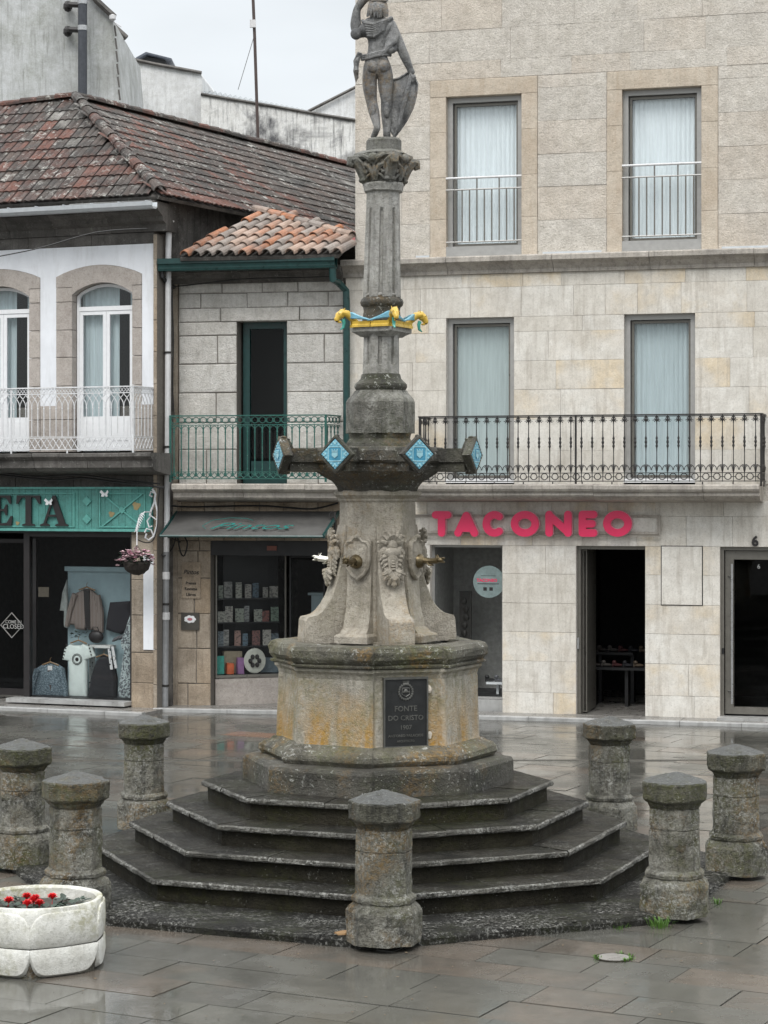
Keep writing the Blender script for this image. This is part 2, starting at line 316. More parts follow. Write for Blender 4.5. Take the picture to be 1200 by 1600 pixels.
M['walk'] = plain('wet_sidewalk_stone', (.22,.21,.195), .3, var=.25, sc=5, dirt=.4)
# metals, paint, misc
M['green'] = stone('chipped_green_paint', [(0,(.012,.095,.078)), (1,(.02,.125,.10))], grain=.1, stain=.25, stainc=(.02,.04,.035), white=.55, rnd=False, rough=.5, bump=.3, wth=.6, wsc=30)
M['dkgreen'] = plain('dark_green_paint', (.008,.045,.042), .35, var=.3)
M['black'] = plain('black_iron', (.022,.02,.019), .45, sc=30)
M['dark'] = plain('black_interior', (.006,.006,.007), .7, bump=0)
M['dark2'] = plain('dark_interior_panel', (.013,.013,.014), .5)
M['white_iron'] = plain('white_painted_iron', (.66,.67,.68), .5, var=.15, dirt=.3, dirtc=(.25,.22,.18))
M['whitep'] = plain('white_joinery', (.78,.79,.8), .4, var=.05)
M['alu'] = plain('grey_aluminium', (.36,.355,.34), .4, .3, var=.1)
M['alu_d'] = plain('bronze_aluminium', (.17,.16,.14), .35, .4, var=.1)
M['steel'] = plain('brushed_steel', (.5,.5,.5), .3, .9, var=.1)
M['zinc'] = plain('zinc_flashing', (.55,.58,.6), .4, .2, var=.1)
M['pvc'] = plain('white_pvc_pipe', (.62,.62,.62), .45, var=.1, dirt=.4, dirtc=(.2,.19,.18))
M['pipe_grey'] = plain('grey_pipe', (.24,.245,.25), .45, var=.15, dirt=.4)
M['cable'] = plain('black_cable', (.015,.015,.015), .5)
M['pink'] = plain('pink_acrylic', (.72,.028,.11), .35, var=.06, sc=3, bump=0)
M['pink_edge'] = plain('pale_pink_edge', (.72,.42,.46), .5, var=.1)
M['teal'] = stone('weathered_teal_boards', [(0,(.075,.27,.245)), (1,(.10,.33,.29))], grain=.2, stain=.35, stainc=(.05,.14,.125), rough=.6, bump=.3, streak=.45, stsc=2)
M['teal_trim'] = plain('teal_trim', (.10,.33,.29), .55, var=.2, dirt=.3)
M['ochre_patch'] = plain('bare_wood_patch', (.30,.24,.12), .8)
M['letter'] = plain('charcoal_letters', (.016,.013,.013), .45)
M['tilered'] = stone('weathered_clay_tile', [(0,(.105,.048,.036)), (.2,(.075,.052,.045)), (.38,(.15,.06,.042)), (.5,(.06,.053,.048)), (.68,(.10,.075,.064)), (.8,(.052,.048,.044)), (.9,(.20,.19,.175)), (1,(.27,.26,.245))], grain=.4, stain=.9, stainc=(.026,.024,.022), white=.65, rough=.85, bump=.8, wsc=7, wth=.545, stsc=1.2, mott=.6, rw=.5)
M['tilepale'] = stone('pale_clay_barrel_tile', [(0,(.34,.24,.18)), (.3,(.42,.31,.25)), (.45,(.22,.19,.17)), (.6,(.32,.28,.25)), (.75,(.42,.17,.08)), (.85,(.28,.25,.22)), (1,(.40,.35,.30))], grain=.3, stain=.6, stainc=(.08,.07,.065), white=.3, rough=.85, bump=.6)
M['redmetal'] = plain('red_sheet', (.22,.025,.02), .5)
M['corr'] = plain('grey_corrugated', (.25,.27,.28), .6)
M['ytile'] = plain('yellow_glaze', (.60,.40,.06), .25, var=.2, dirt=.3, dirtc=(.2,.13,.03))
M['bglaze'] = plain('blue_glaze', (.15,.39,.50), .22, var=.25, dirt=.25, dirtc=(.03,.12,.2))
M['bglaze_d'] = plain('pale_blue_glaze_relief', (.27,.49,.55), .22, var=.2)
M['bglaze_m'] = plain('deep_blue_glaze', (.05,.24,.36), .22, var=.25)
M['glaze_green'] = plain('green_glaze', (.06,.33,.27), .25, var=.2)
M['mouth'] = plain('dark_mouth', (.03,.015,.012), .5)
M['bronze'] = plain('worn_bronze', (.16,.125,.07), .35, .8, var=.4)
M['bronze_hi'] = plain('polished_bronze', (.85,.82,.72), .16, 1.0, var=.15)
M['plaque'] = plain('dark_bronze_plaque', (.022,.023,.023), .38, .3, var=.2)
M['plaque_hi'] = plain('plaque_raised_metal', (.115,.115,.105), .4, .5, var=.3)
M['rust'] = plain('flaked_paint', (.55,.5,.42), .8, dirt=.9, dirtc=(.25,.09,.03))
M['water'] = plain('dark_water', (.01,.011,.01), .05, bump=.05)
M['planter'] = stone('white_painted_concrete', [(0,(.62,.62,.58)), (1,(.70,.70,.66))], grain=.2, stain=.4, stainc=(.27,.26,.21), moss=.8, mossc=(.20,.19,.07), mott=.4, rnd=False, rough=.6, bump=.5, streak=.25)
M['soil'] = plain('wet_soil', (.035,.026,.018), .8)
M['leaf'] = plain('green_leaves', (.028,.075,.022), .45, var=.5)
M['leafdk'] = plain('dark_leaves', (.018,.038,.022), .45, var=.5)
M['grass'] = plain('bright_grass', (.075,.17,.02), .5, var=.4)
M['red_petal'] = plain('red_petals', (.55,.012,.016), .5, var=.3)
M['pink_petal'] = plain('pale_pink_petals', (.62,.44,.47), .6, var=.25)
M['mauve_petal'] = plain('mauve_petals', (.50,.27,.34), .6, var=.25)
M['basket'] = plain('dark_moss_basket', (.025,.02,.016), .9)
M['fabric_blue'] = plain('pale_blue_panel', (.40,.50,.53), .8, var=.1, sc=3)
M['awning'] = plain('grey_awning_canvas', (.085,.083,.078), .7, var=.3, sc=3)
def sheer(name, c):
    k = NT(name); n = k.noise(3, 4, .6, k.scale(k.P, (9, 9, .5))); return k.fin(k.mix(k.rng(n, .35, .65), tuple(x*.86 for x in c), c), .9)
M['curtain'] = sheer('white_curtain', (.84,.88,.89)); M['curtain_d'] = sheer('grey_green_blind', (.46,.52,.51)); M['curtain_b'] = sheer('pale_blue_curtain', (.50,.57,.58))
def glass(name, tint=(.9,.95,.96), ior=1.45):
    k = NT(name); t = k.n('ShaderNodeBsdfTransparent'); t.inputs[0].default_value = (*tint, 1); g = k.n('ShaderNodeBsdfGlossy'); g.inputs['Roughness'].default_value = .02
    lw = k.n('ShaderNodeLayerWeight'); lw.inputs[0].default_value = .5; r0 = ((ior-1)/(ior+1))**2
    f = k.math('ADD', r0, k.math('MULTIPLY', k.math('POWER', lw.outputs['Facing'], 5.), 1-r0)); x = k.n('ShaderNodeMixShader'); k.L(f, x.inputs[0]); k.L(t.outputs[0], x.inputs[1]); k.L(g.outputs[0], x.inputs[2])
    k.L(x.outputs[0], k.t.nodes['Material Output'].inputs[0]); return k.m
M['glass'] = glass('window_glass', (.97,.985,.99)); M['glass_dk'] = glass('shop_glass', (.95,.96,.96), 1.22)

# ---------------------------------------------------------------- ground
bm = BM(); 
vs = [bm.verts.new(p) for p in ((-400,-60,-.035),(400,-60,-.035),(400,900,-.035),(-400,900,-.035))]; bm.faces.new(vs)
part('ground', bm, M['bed'], kind='structure', label='dark bed under the wet paving')
plaza = thing('plaza_paving', 'wet grey granite slabs of the square', None, kind='structure')
rot = R_(-27); ca, sa = math.cos(rot), math.sin(rot)
LEN = [.62, .78, .92]; RW = .47
def paver_me(L_, m):
    b = BM(); x, y, c = L_/2-.004, RW/2-.004, .0
    loft(b, [[(-x,-y,-.03),(x,-y,-.03),(x,y,-.03),(-x,y,-.03)], [(-x,-y,0),(x,-y,0),(x,y,0),(-x,y,0)]])
    return mesh_of('paver', b, m)
PM = [paver_me(l, M['paver']) for l in LEN]; PR = [paver_me(l, M['paver_red']) for l in LEN]
cand = []
for j in range(-30, 64):
    u = -26+random.random()
    while u < 26:
        li = random.randrange(3); L_ = LEN[li]; cu = u+L_/2; u += L_; cv = j*RW
        X = cv*sa*-1 + cu*ca; Y = cu*sa + cv*ca + 13
        if Y < 11.2 or Y > 31.5 or abs(X) > .2*Y+3.2: continue
        if math.hypot(X+.06, Y-18) < 2.6: continue
        cand.append((Y, X, li))
vis = sorted([c for c in cand if abs(c[1]) < .186*c[0]+.3 and c[0] > 12.2])[:298]; vs_ = set(vis)
for Y, X, li in vis:
    o = bpy.data.objects.new('paver', PM[li]); COL.objects.link(o); o.parent = plaza.ob; o.location = (X, Y, random.uniform(-.0025, .0025)); o.rotation_euler = (random.uniform(-.002,.002), random.uniform(-.002,.002), rot)
rest = BM(); restr = BM()
for c in cand:
    if c in vs_: continue
    Y, X, li = c; red = (27.2 < Y < 28.1) or (24.0 < Y < 24.6 and X < -1.)
    b = restr if red else rest; x, y, q = LEN[li]/2-.003, RW/2-.003, .004; z = random.uniform(-.0015, .0015)
    mtx = Matrix.Translation((X, Y, z)) @ Matrix.Rotation(rot, 4, 'Z')
    loft(b, [[mtx @ Vector(p) for p in r] for r in ([(-x,-y,-.03),(x,-y,-.03),(x,y,-.03),(-x,y,-.03)], [(-x,-y,0),(x,-y,0),(x,y,0),(-x,y,0)])])
part('far_pavers', rest, M['paver'], plaza, kind='stuff', label='paving slabs farther off and at the sides')
part('red_pavers', restr, M['paver_red'], plaza, kind='stuff', label='reddish brown bands of slabs near the shops')
# narrow drain slot that runs across in front of the shops
dr = thing('drain_channel', 'long narrow dark drain slot across the wet paving before the shops', 'drain', at=(0, 25.4, .003))
b = BM()
for s_ in (-1, 1): box(b, -7, 7, s_*.022-.006, s_*.022+.006, -.01, .006)
part('slot_edge', b, M['alu_d'], dr); part('slot', B(-7, 7, -.016, .016, -.012, .002), M['dark'], dr)
# round cover with weeds
t = thing('drain_cover', 'small round drain cover ringed with weeds in the front paving', 'drain cover', at=(1.59, 14.62, .002))
b = BM(); lathe(b, [(.115, -.02), (.115, .006), (.10, .008), (.02, .009)], 20); part('lid', b, M['walk'], t, smooth=False)
b = BM(); lathe(b, [(.135, -.02), (.135, .004), (.118, .004), (.118, -.02)], 20, cap=False); part('frame', b, M['riser'], t)
dbr = BM()
for _ in range(420):                                                             # grit and leaf scraps washed over the square
    Y = random.uniform(12.3, 27); X = random.uniform(-.2, .2)*Y; 
    if math.hypot(X+.06, Y-18) < 3.2: continue
    s = random.uniform(.004, .016); a = random.random()*6.28; v = [dbr.verts.new((X+math.cos(a+k*1.57)*s*(1 if k % 2 else .5), Y+math.sin(a+k*1.57)*s*(1 if k % 2 else .5), .006+random.uniform(0, .004))) for k in range(4)]; dbr.faces.new(v)
part('leaf_litter', dbr, plain('brown_scraps', (.16,.11,.06), .8, var=.6, sc=3), kind='stuff', label='tiny leaf scraps and grit on the wet paving')
def tuft(b, c, n, h, sp):
    for _ in range(n):
        a = random.random()*6.28; r = random.random()*sp; p = Vector((c[0]+r*math.cos(a), c[1]+r*math.sin(a), c[2])); d = Vector((math.cos(a), math.sin(a), 0)); hh = h*random.uniform(.5, 1.1); q = Vector((-d.y, d.x, 0))*.004
        l = random.uniform(.3, .9)*hh; pts = [p-q, p+q, p+d*l*.5+Vector((0,0,hh*.7))+q*.7, p+d*l*.5+Vector((0,0,hh*.7))-q*.7, p+d*l+Vector((0,0,hh*.8))]
        v = [b.verts.new(x) for x in pts]; b.faces.new(v[:4]); b.faces.new((v[3], v[2], v[4]))
b = BM()
for a in (20, 60, 180, 200, 300, 330): tuft(b, (.125*math.cos(R_(a)), .125*math.sin(R_(a)), 0), 14, .03, .03)
part('weeds', b, M['grass'], t, kind='stuff')
for (px, py, n, h, sp, lb) in ((1030, 1447, 70, .085, .09, 'bright green grass tuft at the foot of the front right bollard'), (968, 1448, 40, .035, .08, 'low green grass tuft on the slab edge left of the front right bollard'), (1117, 1410, 26, .05, .05, 'little grass tuft behind the front right bollard'), (508, 1468, 14, .02, .06, 'tiny weed sprig in the joint left of the centre bollard')):
    z = 3300*EYE/(py-770); b = BM(); tuft(b, (0, 0, 0), n, h, sp); solo('grass_tuft', lb, 'grass tuft', b, M['grass'], at=((px-600)/3300*z, z-.05, 0), group='weeds in the joints')
# ---------------------------------------------------------------- fountain
FC = Vector((-.055, 18, 0))
def P(r, az, z=0.): a = R_(az); return (r*math.sin(a), -r*math.cos(a), z)
def octo(r, z, off=0., n=8): return [P(r, off+360*i/n, z) for i in range(n)]
plat = thing('stepped_platform', 'dark wet octagonal stone steps under the fountain', 'steps', at=tuple(FC))
b = BM(); loft(b, [octo(3.12, -.05), octo(3.12, .045), octo(3.08, .07)]); rough(b, .008, 3, 3)
part('apron_slab', b, M['slab'], plat)
LV = [(2.45, .07, .245), (2.12, .245, .42), (1.80, .42, .59), (1.50, .59, .77)]
for i, (r, z0, z1) in enumerate(LV):
    b = BM(); loft(b, [octo(r-.055, z0-.02), octo(r-.055, z1-.045)]); rough(b, .006, 4, 3, i); part('riser', b, M['riser'], plat)
    rin = max(.3, (LV[i+1][0]-.12) if i < 3 else .95)
    for s in range(8):
        for h in range(2):
            def pt(rr, f, z):
                A = Vector(P(rr, 45*s, z)); C = Vector(P(rr, 45*s+45, z)); return A.lerp(C, f)
            f0, f1 = ((0, .5+random.uniform(-.12, .12)) if h == 0 else (fm, 1)); fm = f1
            g = .0025/r
            f0 += g; f1 -= g; j = random.uniform(-.004, .004); N_ = 9
            rr_ = r+random.uniform(-.006, .006); b = BM(); rings = []
            for q in range(N_+1):
                f = f0+(f1-f0)*q/N_; w = lambda: random.uniform(-.005, .005)
                rings.append([pt(rin, f, z1-.045), pt(rr_-.012+w(), f, z1-.045), pt(rr_+w(), f, z1-.034+w()), pt(rr_+w(), f, z1-.012+w()), pt(rr_-.014+w(), f, z1+j+w()*.4), pt(rin, f, z1+j+.004)])
            loft(b, rings)
            for f_ in b.faces:
                c = f_.calc_center_median(); f_.material_index = 1 if math.hypot(c.x, c.y) > .91*rr_*math.cos(R_(22.5))/math.cos(abs(((math.degrees(math.atan2(c.x, -c.y))) % 45)-22.5)*math.pi/180)+.04 and c.z < z1+j-.001 else 0
            me = mesh_of('tread_stone', b, [M['tread'], M['nosing']])
            o = bpy.data.objects.new('tread_stone', me); COL.objects.link(o); o.parent = plat.ob
# scattered chips and leaves on the apron
b = BM()
for _ in range(7000):
    az = random.uniform(-110, 110); r = random.uniform(2.45, 3.0); p = Vector(P(r, az, .0735))
    if noise.noise(p*2.2) < -.05: continue
    s = random.uniform(.006, .024); a = random.random()*6.28; v = [b.verts.new(p+Vector((math.cos(a+k*1.57)*s*(1 if k % 2 else .45), math.sin(a+k*1.57)*s*(1 if k % 2 else .45), random.uniform(0, .005)))) for k in range(4)]; b.faces.new(v)
chips = part('leaf_litter', b, M['nosing'], kind='stuff', label='pale scales and leaf bits scattered on the apron slab'); chips.location = FC
for az, r in ((-4.5, 2.93), (-48, 2.98)):
    b = BM(); lathe(b, [(.06, 0), (.055, .012), (.03, .02)], 7); rough(b, .012, 12); p = FC+Vector(P(r, az, .07)); bmesh.ops.scale(b, vec=(1.3, .9, 1), verts=b.verts)
    solo('leaf_pile', 'brown leaf scrap lying '+('left of the centre bollard' if az > -20 else 'by the front left bollard'), 'leaves', b, plain('brown_leaf', (.22,.13,.055), .7), at=tuple(p))

fo = thing('fountain', 'carved granite fountain with basin, shields and fluted column', 'fountain', at=(FC.x, FC.y, .77))
fo.off = Vector((0, 0, .77)); OR = 18.
def plan(R, e=.0, z=0., dn=0.):
    """four wide faces (az -27+90k) standing e proud of four narrow faces (az 18+90k)"""
    out = []
    for k in range(4):
        a = -27+90*k; e2 = e*.75; out += [P(R+e2, a-24.5, z), P(R+e, a-22.5, z), P(R+e, a+22.5, z), P(R+e2, a+24.5, z), P(R-dn, a+25.5, z), P(R-dn, a+64.5, z)]
    return out
def lp(prof, e=.045, s=1.): return [plan(r*s, e*s, z) for r, z in prof]
def fpart(name, b, m, **kw): return part(name, b, m, fo, **kw)
b = BM(); loft(b, lp([(1.15, .77), (1.15, .955), (1.13, .985), (.95, 1.0)], .05, .965)); rough(b, .006, 5, 2); fpart('plinth', b, M['dark_mont'])
b = BM(); loft(b, lp([(.93, .985), (1.0, 1.0), (1.03, 1.035), (1.025, 1.075), (.985, 1.11), (.93, 1.125), (.9, 1.15)], .05, .945)); rough(b, .009, 6, 2); rough(b, .004, 24); fpart('base_torus', b, M['rim'])
b = BM(); loft(b, lp([(.895, 1.12), (.885, 1.16), (.865, 1.66), (.855, 1.72)], .05, .93)); rough(b, .004, 5, 2); fpart('basin_wall', b, M['mont'])
b = BM(); loft(b, lp([(.86, 1.69), (.875, 1.73), (.905, 1.755), (.905, 1.775), (.88, 1.785)], .05, .93)); rough(b, .003, 5, 1); fpart('frieze', b, M['mont'])
b = BM(); loft(b, lp([(.88, 1.78), (.935, 1.79), (.94, 1.805), (.91, 1.815), (.93, 1.83), (.955, 1.86), (.96, 1.92), (.935, 1.955), (.88, 1.968), (.70, 1.965), (.68, 1.93), (.68, 1.8)], .06, .925), closed=True); rough(b, .009, 7, 2); rough(b, .004, 24); fpart('basin_rim', b, M['rim'])
b = BM(); loft(b, lp([(.66, 1.90), (.66, 1.925)], 0)); fpart('water', b, M['water'])
b = BM(); loft(b, lp([(.42, 1.8), (.42, 1.972)], 0)); fpart('basin_hub', b, M['mont'])
# shaft
b = BM(); loft(b, lp([(.34, 1.96), (.328, 2.3), (.318, 3.15)], .006)); rough(b, .003, 5, 3); fpart('shaft', b, M['mont_clean'])
b = BM(); loft(b, lp([(.32, 3.14), (.333, 3.155), (.333, 3.17), (.37, 3.2), (.37, 3.225), (.35, 3.24)], .006)); rough(b, .002, 5, 1); fpart('shaft_cornice', b, M['mont_clean'])
b = BM(); loft(b, [octo(r, z, 22.5) for r, z in ((.36, 3.235), (.375, 3.27), (.42, 3.32), (.50, 3.36), (.56, 3.40), (.58, 3.44), (.58, 3.475))]); rough(b, .003, 5, 2); fpart('flared_corbel', b, M['dark_mont'])
b = BM(); loft(b, [octo(r, z, 22.5) for r, z in ((.60, 3.47), (.62, 3.49), (.62, 3.57), (.595, 3.60), (.3, 3.612))]); rough(b, .005, 6, 3); fpart('table_slab', b, M['dark_mont'])
tiltm = None
def at_az(bm, az): bmesh.ops.rotate(bm, cent=(0, 0, 0), matrix=Matrix.Rotation(R_(az), 3, 'Z'), verts=bm.verts); return bm
# diamonds on arms
def sq(s, y, z=0): return [(0, y, z-s), (s, y, z), (0, y, z+s), (-s, y, z)]
for k in range(8):
    az = 22.5+45*k; zc = 3.535
    b = BM(); box(b, -.075, .075, -.86, -.5, 3.478, 3.592); box(b, -.055, .055, -.81, -.5, 3.40, 3.48); rough(b, .004, 7, 2, k); at_az(b, az); fpart('arm', b, M['dark_mont'])
    b = BM(); loft(b, [sq(.12, -.76, zc), sq(.155, -.78, zc), sq(.158, -.845, zc), sq(.133, -.852, zc), sq(.126, -.838, zc)]); 
    ell(b, (0, -.80, zc+.15), (.018, .03, .012)); rough(b, .0035, 9, 0, k)
    move(b, (0, -.05, 0)); at_az(b, az); fr = fpart('diamond_frame', b, M['dark_mont'])
    def sub(name, b, m, par, smooth=False): return part(name, at_az(move(b, (0, 0, 0)), az), m, fo, parob=par, smooth=smooth)
    def so_(name, b, m, smooth=False):
        move(b, (0, -.05, 0)); at_az(b, az); bmesh.ops.translate(b, verts=b.verts, vec=-fo.off); o = bpy.data.objects.new(name, mesh_of(name, b, m, smooth)); COL.objects.link(o); o.parent = fr; return o
    b = BM(); loft(b, [sq(.124, -.836, zc), sq(.124, -.846, zc), sq(.118, -.848, zc)]); so_('glazed_tile', b, M['bglaze'])
    b = BM()
    for s in (-1, 1):
        for q in (-1, 1):
            for i in range(5):
                f = (i+.5)/5; ell(b, (s*.108*f, -.85, zc+q*.108*(1-f)), (.0085, .006, .0085), seg=6, rings=4)
            ell(b, (s*.085 if q > 0 else 0, -.85, zc+(0 if q > 0 else s*.085)), (.011, .006, .011), seg=6, rings=4)
    for a_, c_ in (((-.058, -.058), (.058, -.058)), ((.058, -.058), (.058, .058)), ((.058, .058), (-.058, .058)), ((-.058, .058), (-.058, -.058))):
        tube(b, [(a_[0], -.85, zc+a_[1]), (c_[0], -.85, zc+c_[1])], .004, 5)
    poly(b, [(-.026, zc+.014), (-.026, zc-.012), (0, zc-.034), (.026, zc-.012), (.026, zc+.014)], -.856, -.848); tube(b, [(-.026, -.853, zc+.022), (.026, -.853, zc+.022)], .005, 5)
    for x in (-.022, 0, .022): ell(b, (x, -.853, zc+.034), (.006, .006, .008), seg=6, rings=4)
    so_('tile_relief', b, M['bglaze_d'], True)
    b = BM(); box(b, -.05, .05, -.8498, -.847, zc-.05, zc+.05); so_('tile_field', b, M['bglaze_m'])
# upper column group leans a hair to the right, as in the photograph
Z0 = 3.60
up_off = 0
def lean(b):
    for v in b.verts: v.co.x += (v.co.z-1.9)*.0125
    return b
def upart(name, b, m, **kw): return part(name, lean(b), m, fo, **kw)
b = BM(); loft(b, [octo(r, z, 18) for r, z in ((.31, 3.59), (.30, 3.64), (.27, 3.68), (.28, 3.73))]); rough(b, .004, 6, 2); upart('pedestal_foot', b, M['dark_mont'])
b = BM(); loft(b, [octo(r, z, 18+22.5) for r, z in ((.295, 3.725), (.295, 3.99), (.28, 4.02), (.235, 4.07), (.225, 4.09))]); rough(b, .004, 6, 3); upart('pedestal_block', b, M['column_dk'])
b = BM(); lathe(b, [(.20, 4.08), (.215, 4.10), (.225, 4.12), (.222, 4.145), (.2, 4.165), (.175, 4.19), (.165, 4.23)], 32); rough(b, .002, 8); upart('column_base', b, M['dark_mont'], smooth=True)
def fluted(b, prof, nf=8, depth=.024, off=18):
    rings = []; U = [0, .36, .385, .41, .5, .59, .615, .64]
    for r, z, d in prof:
        rg = []
        for s_ in range(nf):
            A = Vector(P(r, off+45*s_, z)); C = Vector(P(r, off+45*s_+45, z)); n_3 = Vector(P(1, off+45*s_+22.5))
            for q, f in enumerate(U): rg.append(A.lerp(C, f)-n_3*depth*d*(0, 0, .6, .9, 1, .9, .6, 0)[q])
        rings.append(rg)
    loft(b, rings)
b = BM(); fluted(b, [(.165, 4.21, 0), (.163, 4.30, 0), (.162, 4.315, 1), (.16, 4.42, 1), (.158, 4.54, 1), (.158, 4.55, 0), (.165, 4.57, 0)]); upart('lower_drum', b, M['column'])
def sqr(r, z): return [P(r, 18+90*k, z) for k in range(4)]
b = BM(); loft(b, [sqr(.19, 4.545), sqr(.215, 4.56), sqr(.27, 4.585), sqr(.275, 4.62)]); rough(b, .002, 8, 2); upart('collar_plate', b, M['column'])
b = BM(); lathe(b, [(.165, 4.62), (.165, 4.70), (.155, 4.77), (.16, 4.80), (.178, 4.815), (.185, 4.84), (.178, 4.865), (.16, 4.88), (.158, 4.90)], 32); rough(b, .002, 8); upart('column_ring', b, M['dark_mont'], smooth=True)
b = BM(); fluted(b, [(.17, 4.88, 0), (.17, 4.90, 0), (.169, 4.92, 1)] + [(.168-.016*i/8, 4.95+.66*i/8, 1) for i in range(9)] + [(.150, 5.64, 0), (.148, 5.79, 0)]); upart('upper_shaft', b, M['column'])
b = BM(); loft(b, [octo(r, z, 18) for r, z in ((.145, 5.77), (.172, 5.785), (.175, 5.80), (.185, 5.835), (.185, 5.85), (.16, 5.856))]); rough(b, .0015, 8); upart('necking_ring', b, M['column'])
# capital: bell, acanthus scrolls, corner volutes
b = BM(); lathe(b, [(.14, 5.85), (.15, 5.92), (.165, 6.0), (.19, 6.05), (.2, 6.07)], 24); upart('capital_bell', b, M['capital'], smooth=True)
b = BM(); loft(b, [sqr(.235, 6.045), sqr(.27, 6.07), sqr(.26, 6.10), sqr(.18, 6.13)]); rough(b, .004, 9, 3); upart('abacus', b, M['capital'])
for k in range(4):
    az = 18+90*k
    b = BM()
    tube(b, [(0, -.15, 5.86), (0, -.18, 5.93), (0, -.215, 6.0), (0, -.262, 6.045), (0, -.295, 6.04), (0, -.30, 6.01), (0, -.275, 6.0)], [.045, .05, .05, .046, .042, .034, .026], 8)
    for s in (-1, 1): tube(b, [(s*.03, -.15, 5.88), (s*.05, -.18, 5.95), (s*.055, -.215, 6.02), (s*.03, -.255, 6.05)], .013, 6)
    upart('corner_volute', at_az(b, az), M['capital'], smooth=True)
    b = BM()
    for s in (-1, 1):
        tube(b, [(s*.005, -.148, 5.87), (s*.02, -.165, 5.93), (s*.05, -.172, 5.985), (s*.09, -.165, 6.0), (s*.108, -.15, 5.97), (s*.1, -.158, 5.935), (s*.075, -.166, 5.93), (s*.065, -.17, 5.955)], [.022, .026, .026, .024, .02, .017, .014, .010], 6)
        tube(b, [(s*.01, -.15, 5.88), (s*.04, -.165, 5.92), (s*.07, -.165, 5.90), (s*.085, -.155, 5.875)], [.014, .014, .012, .007], 6)
        for q in range(4): ell(b, (s*(.035+.02*q), -.17, 6.015+.012*math.sin(q*1.3)), (.011, .01, .022), seg=6)
    ell(b, (0, -.20, 6.055), (.045, .035, .04)); ell(b, (0, -.168, 5.96), (.02, .022, .07))
    for s in (-1, 1): ell(b, (s*.115, -.15, 5.875), (.03, .025, .022)); tube(b, [(0, -.16, 6.0), (s*.045, -.195, 6.05), (s*.10, -.19, 6.075)], [.02, .022, .012], 6)
    upart('acanthus_leaf', at_az(b, az+45), M['capital'], smooth=True)
b = BM(); lathe(b, [(.2, 6.10), (.165, 6.125), (.15, 6.13), (.15, 6.215), (.135, 6.235)], 20); rough(b, .004, 8); upart('statue_drum', b, M['capital'], smooth=False)
# griffins on a yellow glazed frame
for k in range(4):
    az = 18+90*k; b = BM(); A = Vector(P(.285, az, 0)); C = Vector(P(.285, az+90, 0)); d = (C-A).normalized(); nrm = Vector((d.y, -d.x, 0))
    if nrm.dot(A) < 0: nrm = -nrm
    def q_(f, o, z): return A.lerp(C, f)+nrm*o+Vector((0, 0, z))
    for s0, s1 in ((.07, .49), (.51, .93)):
        loft(b, [[q_(f, -.03, 4.622), q_(f, .012, 4.622), q_(f, .012, 4.64), q_(f, .004, 4.65), q_(f, .008, 4.672), q_(f, -.03, 4.672)] for f in (s0, s1)])
    fr = upart('frame_beam', b, M['ytile'])
for k in range(4):
    az = 18+90*k
    b = BM(); tube(b, [(0, -.22, 4.66), (0, -.27, 4.70), (0, -.31, 4.738), (0, -.355, 4.745), (0, -.385, 4.715), (0, -.40, 4.675)], [.022, .028, .032, .034, .030, .018], 10)
    ell(b, (0, -.37, 4.725), (.032, .042, .033)); ell(b, (0, -.405, 4.69), (.017, .018, .022)); ell(b, (0, -.375, 4.665), (.013, .02, .010))
    for s in (-1, 1): tube(b, [(s*.018, -.345, 4.75), (s*.024, -.335, 4.785)], [.009, .002], 5); ell(b, (s*.024, -.385, 4.735), (.008, .012, .008))
    o = upart('griffin', at_az(b, az), M['ytile'], smooth=True)
    def gs(name, b, m): lean(at_az(b, az)); bmesh.ops.translate(b, verts=b.verts, vec=-fo.off); q = bpy.data.objects.new(name, mesh_of(name, b, m, True)); COL.objects.link(q); q.parent = o
    for s in (-1, 1):
        b = BM(); dd = Vector((s*.707, .707, 0))
        for q in range(5):
            L0 = .07+.036*q; st = Vector((s*.018, -.285, 4.742-.008*q)); 
            pts = [st+dd*L0*f+Vector((0, 0, -.028*f*f-.002*q)) for f in (0, .3, .6, .85, 1)]; tube(b, pts, [.009, .010, .009, .007, .003], 6)
        gs('wing', b, M['bglaze'])
    b = BM(); tube(b, [(0, -.345, 4.69), (0, -.335, 4.66), (0, -.34, 4.62), (0, -.365, 4.60)], [.018, .016, .013, .005], 7); gs('foreleg', b, M['glaze_green'])
    b = BM(); ell(b, (0, -.40, 4.672), (.012, .01, .009)); ell(b, (.026, -.392, 4.74), (.004, .005, .004)); ell(b, (-.026, -.392, 4.74), (.004, .005, .004)); gs('mouth', b, M['mouth'])
def at_azs(b, az):
    for v in b.verts: v.co.x *= .95; v.co.y *= .95
    return at_az(b, az)
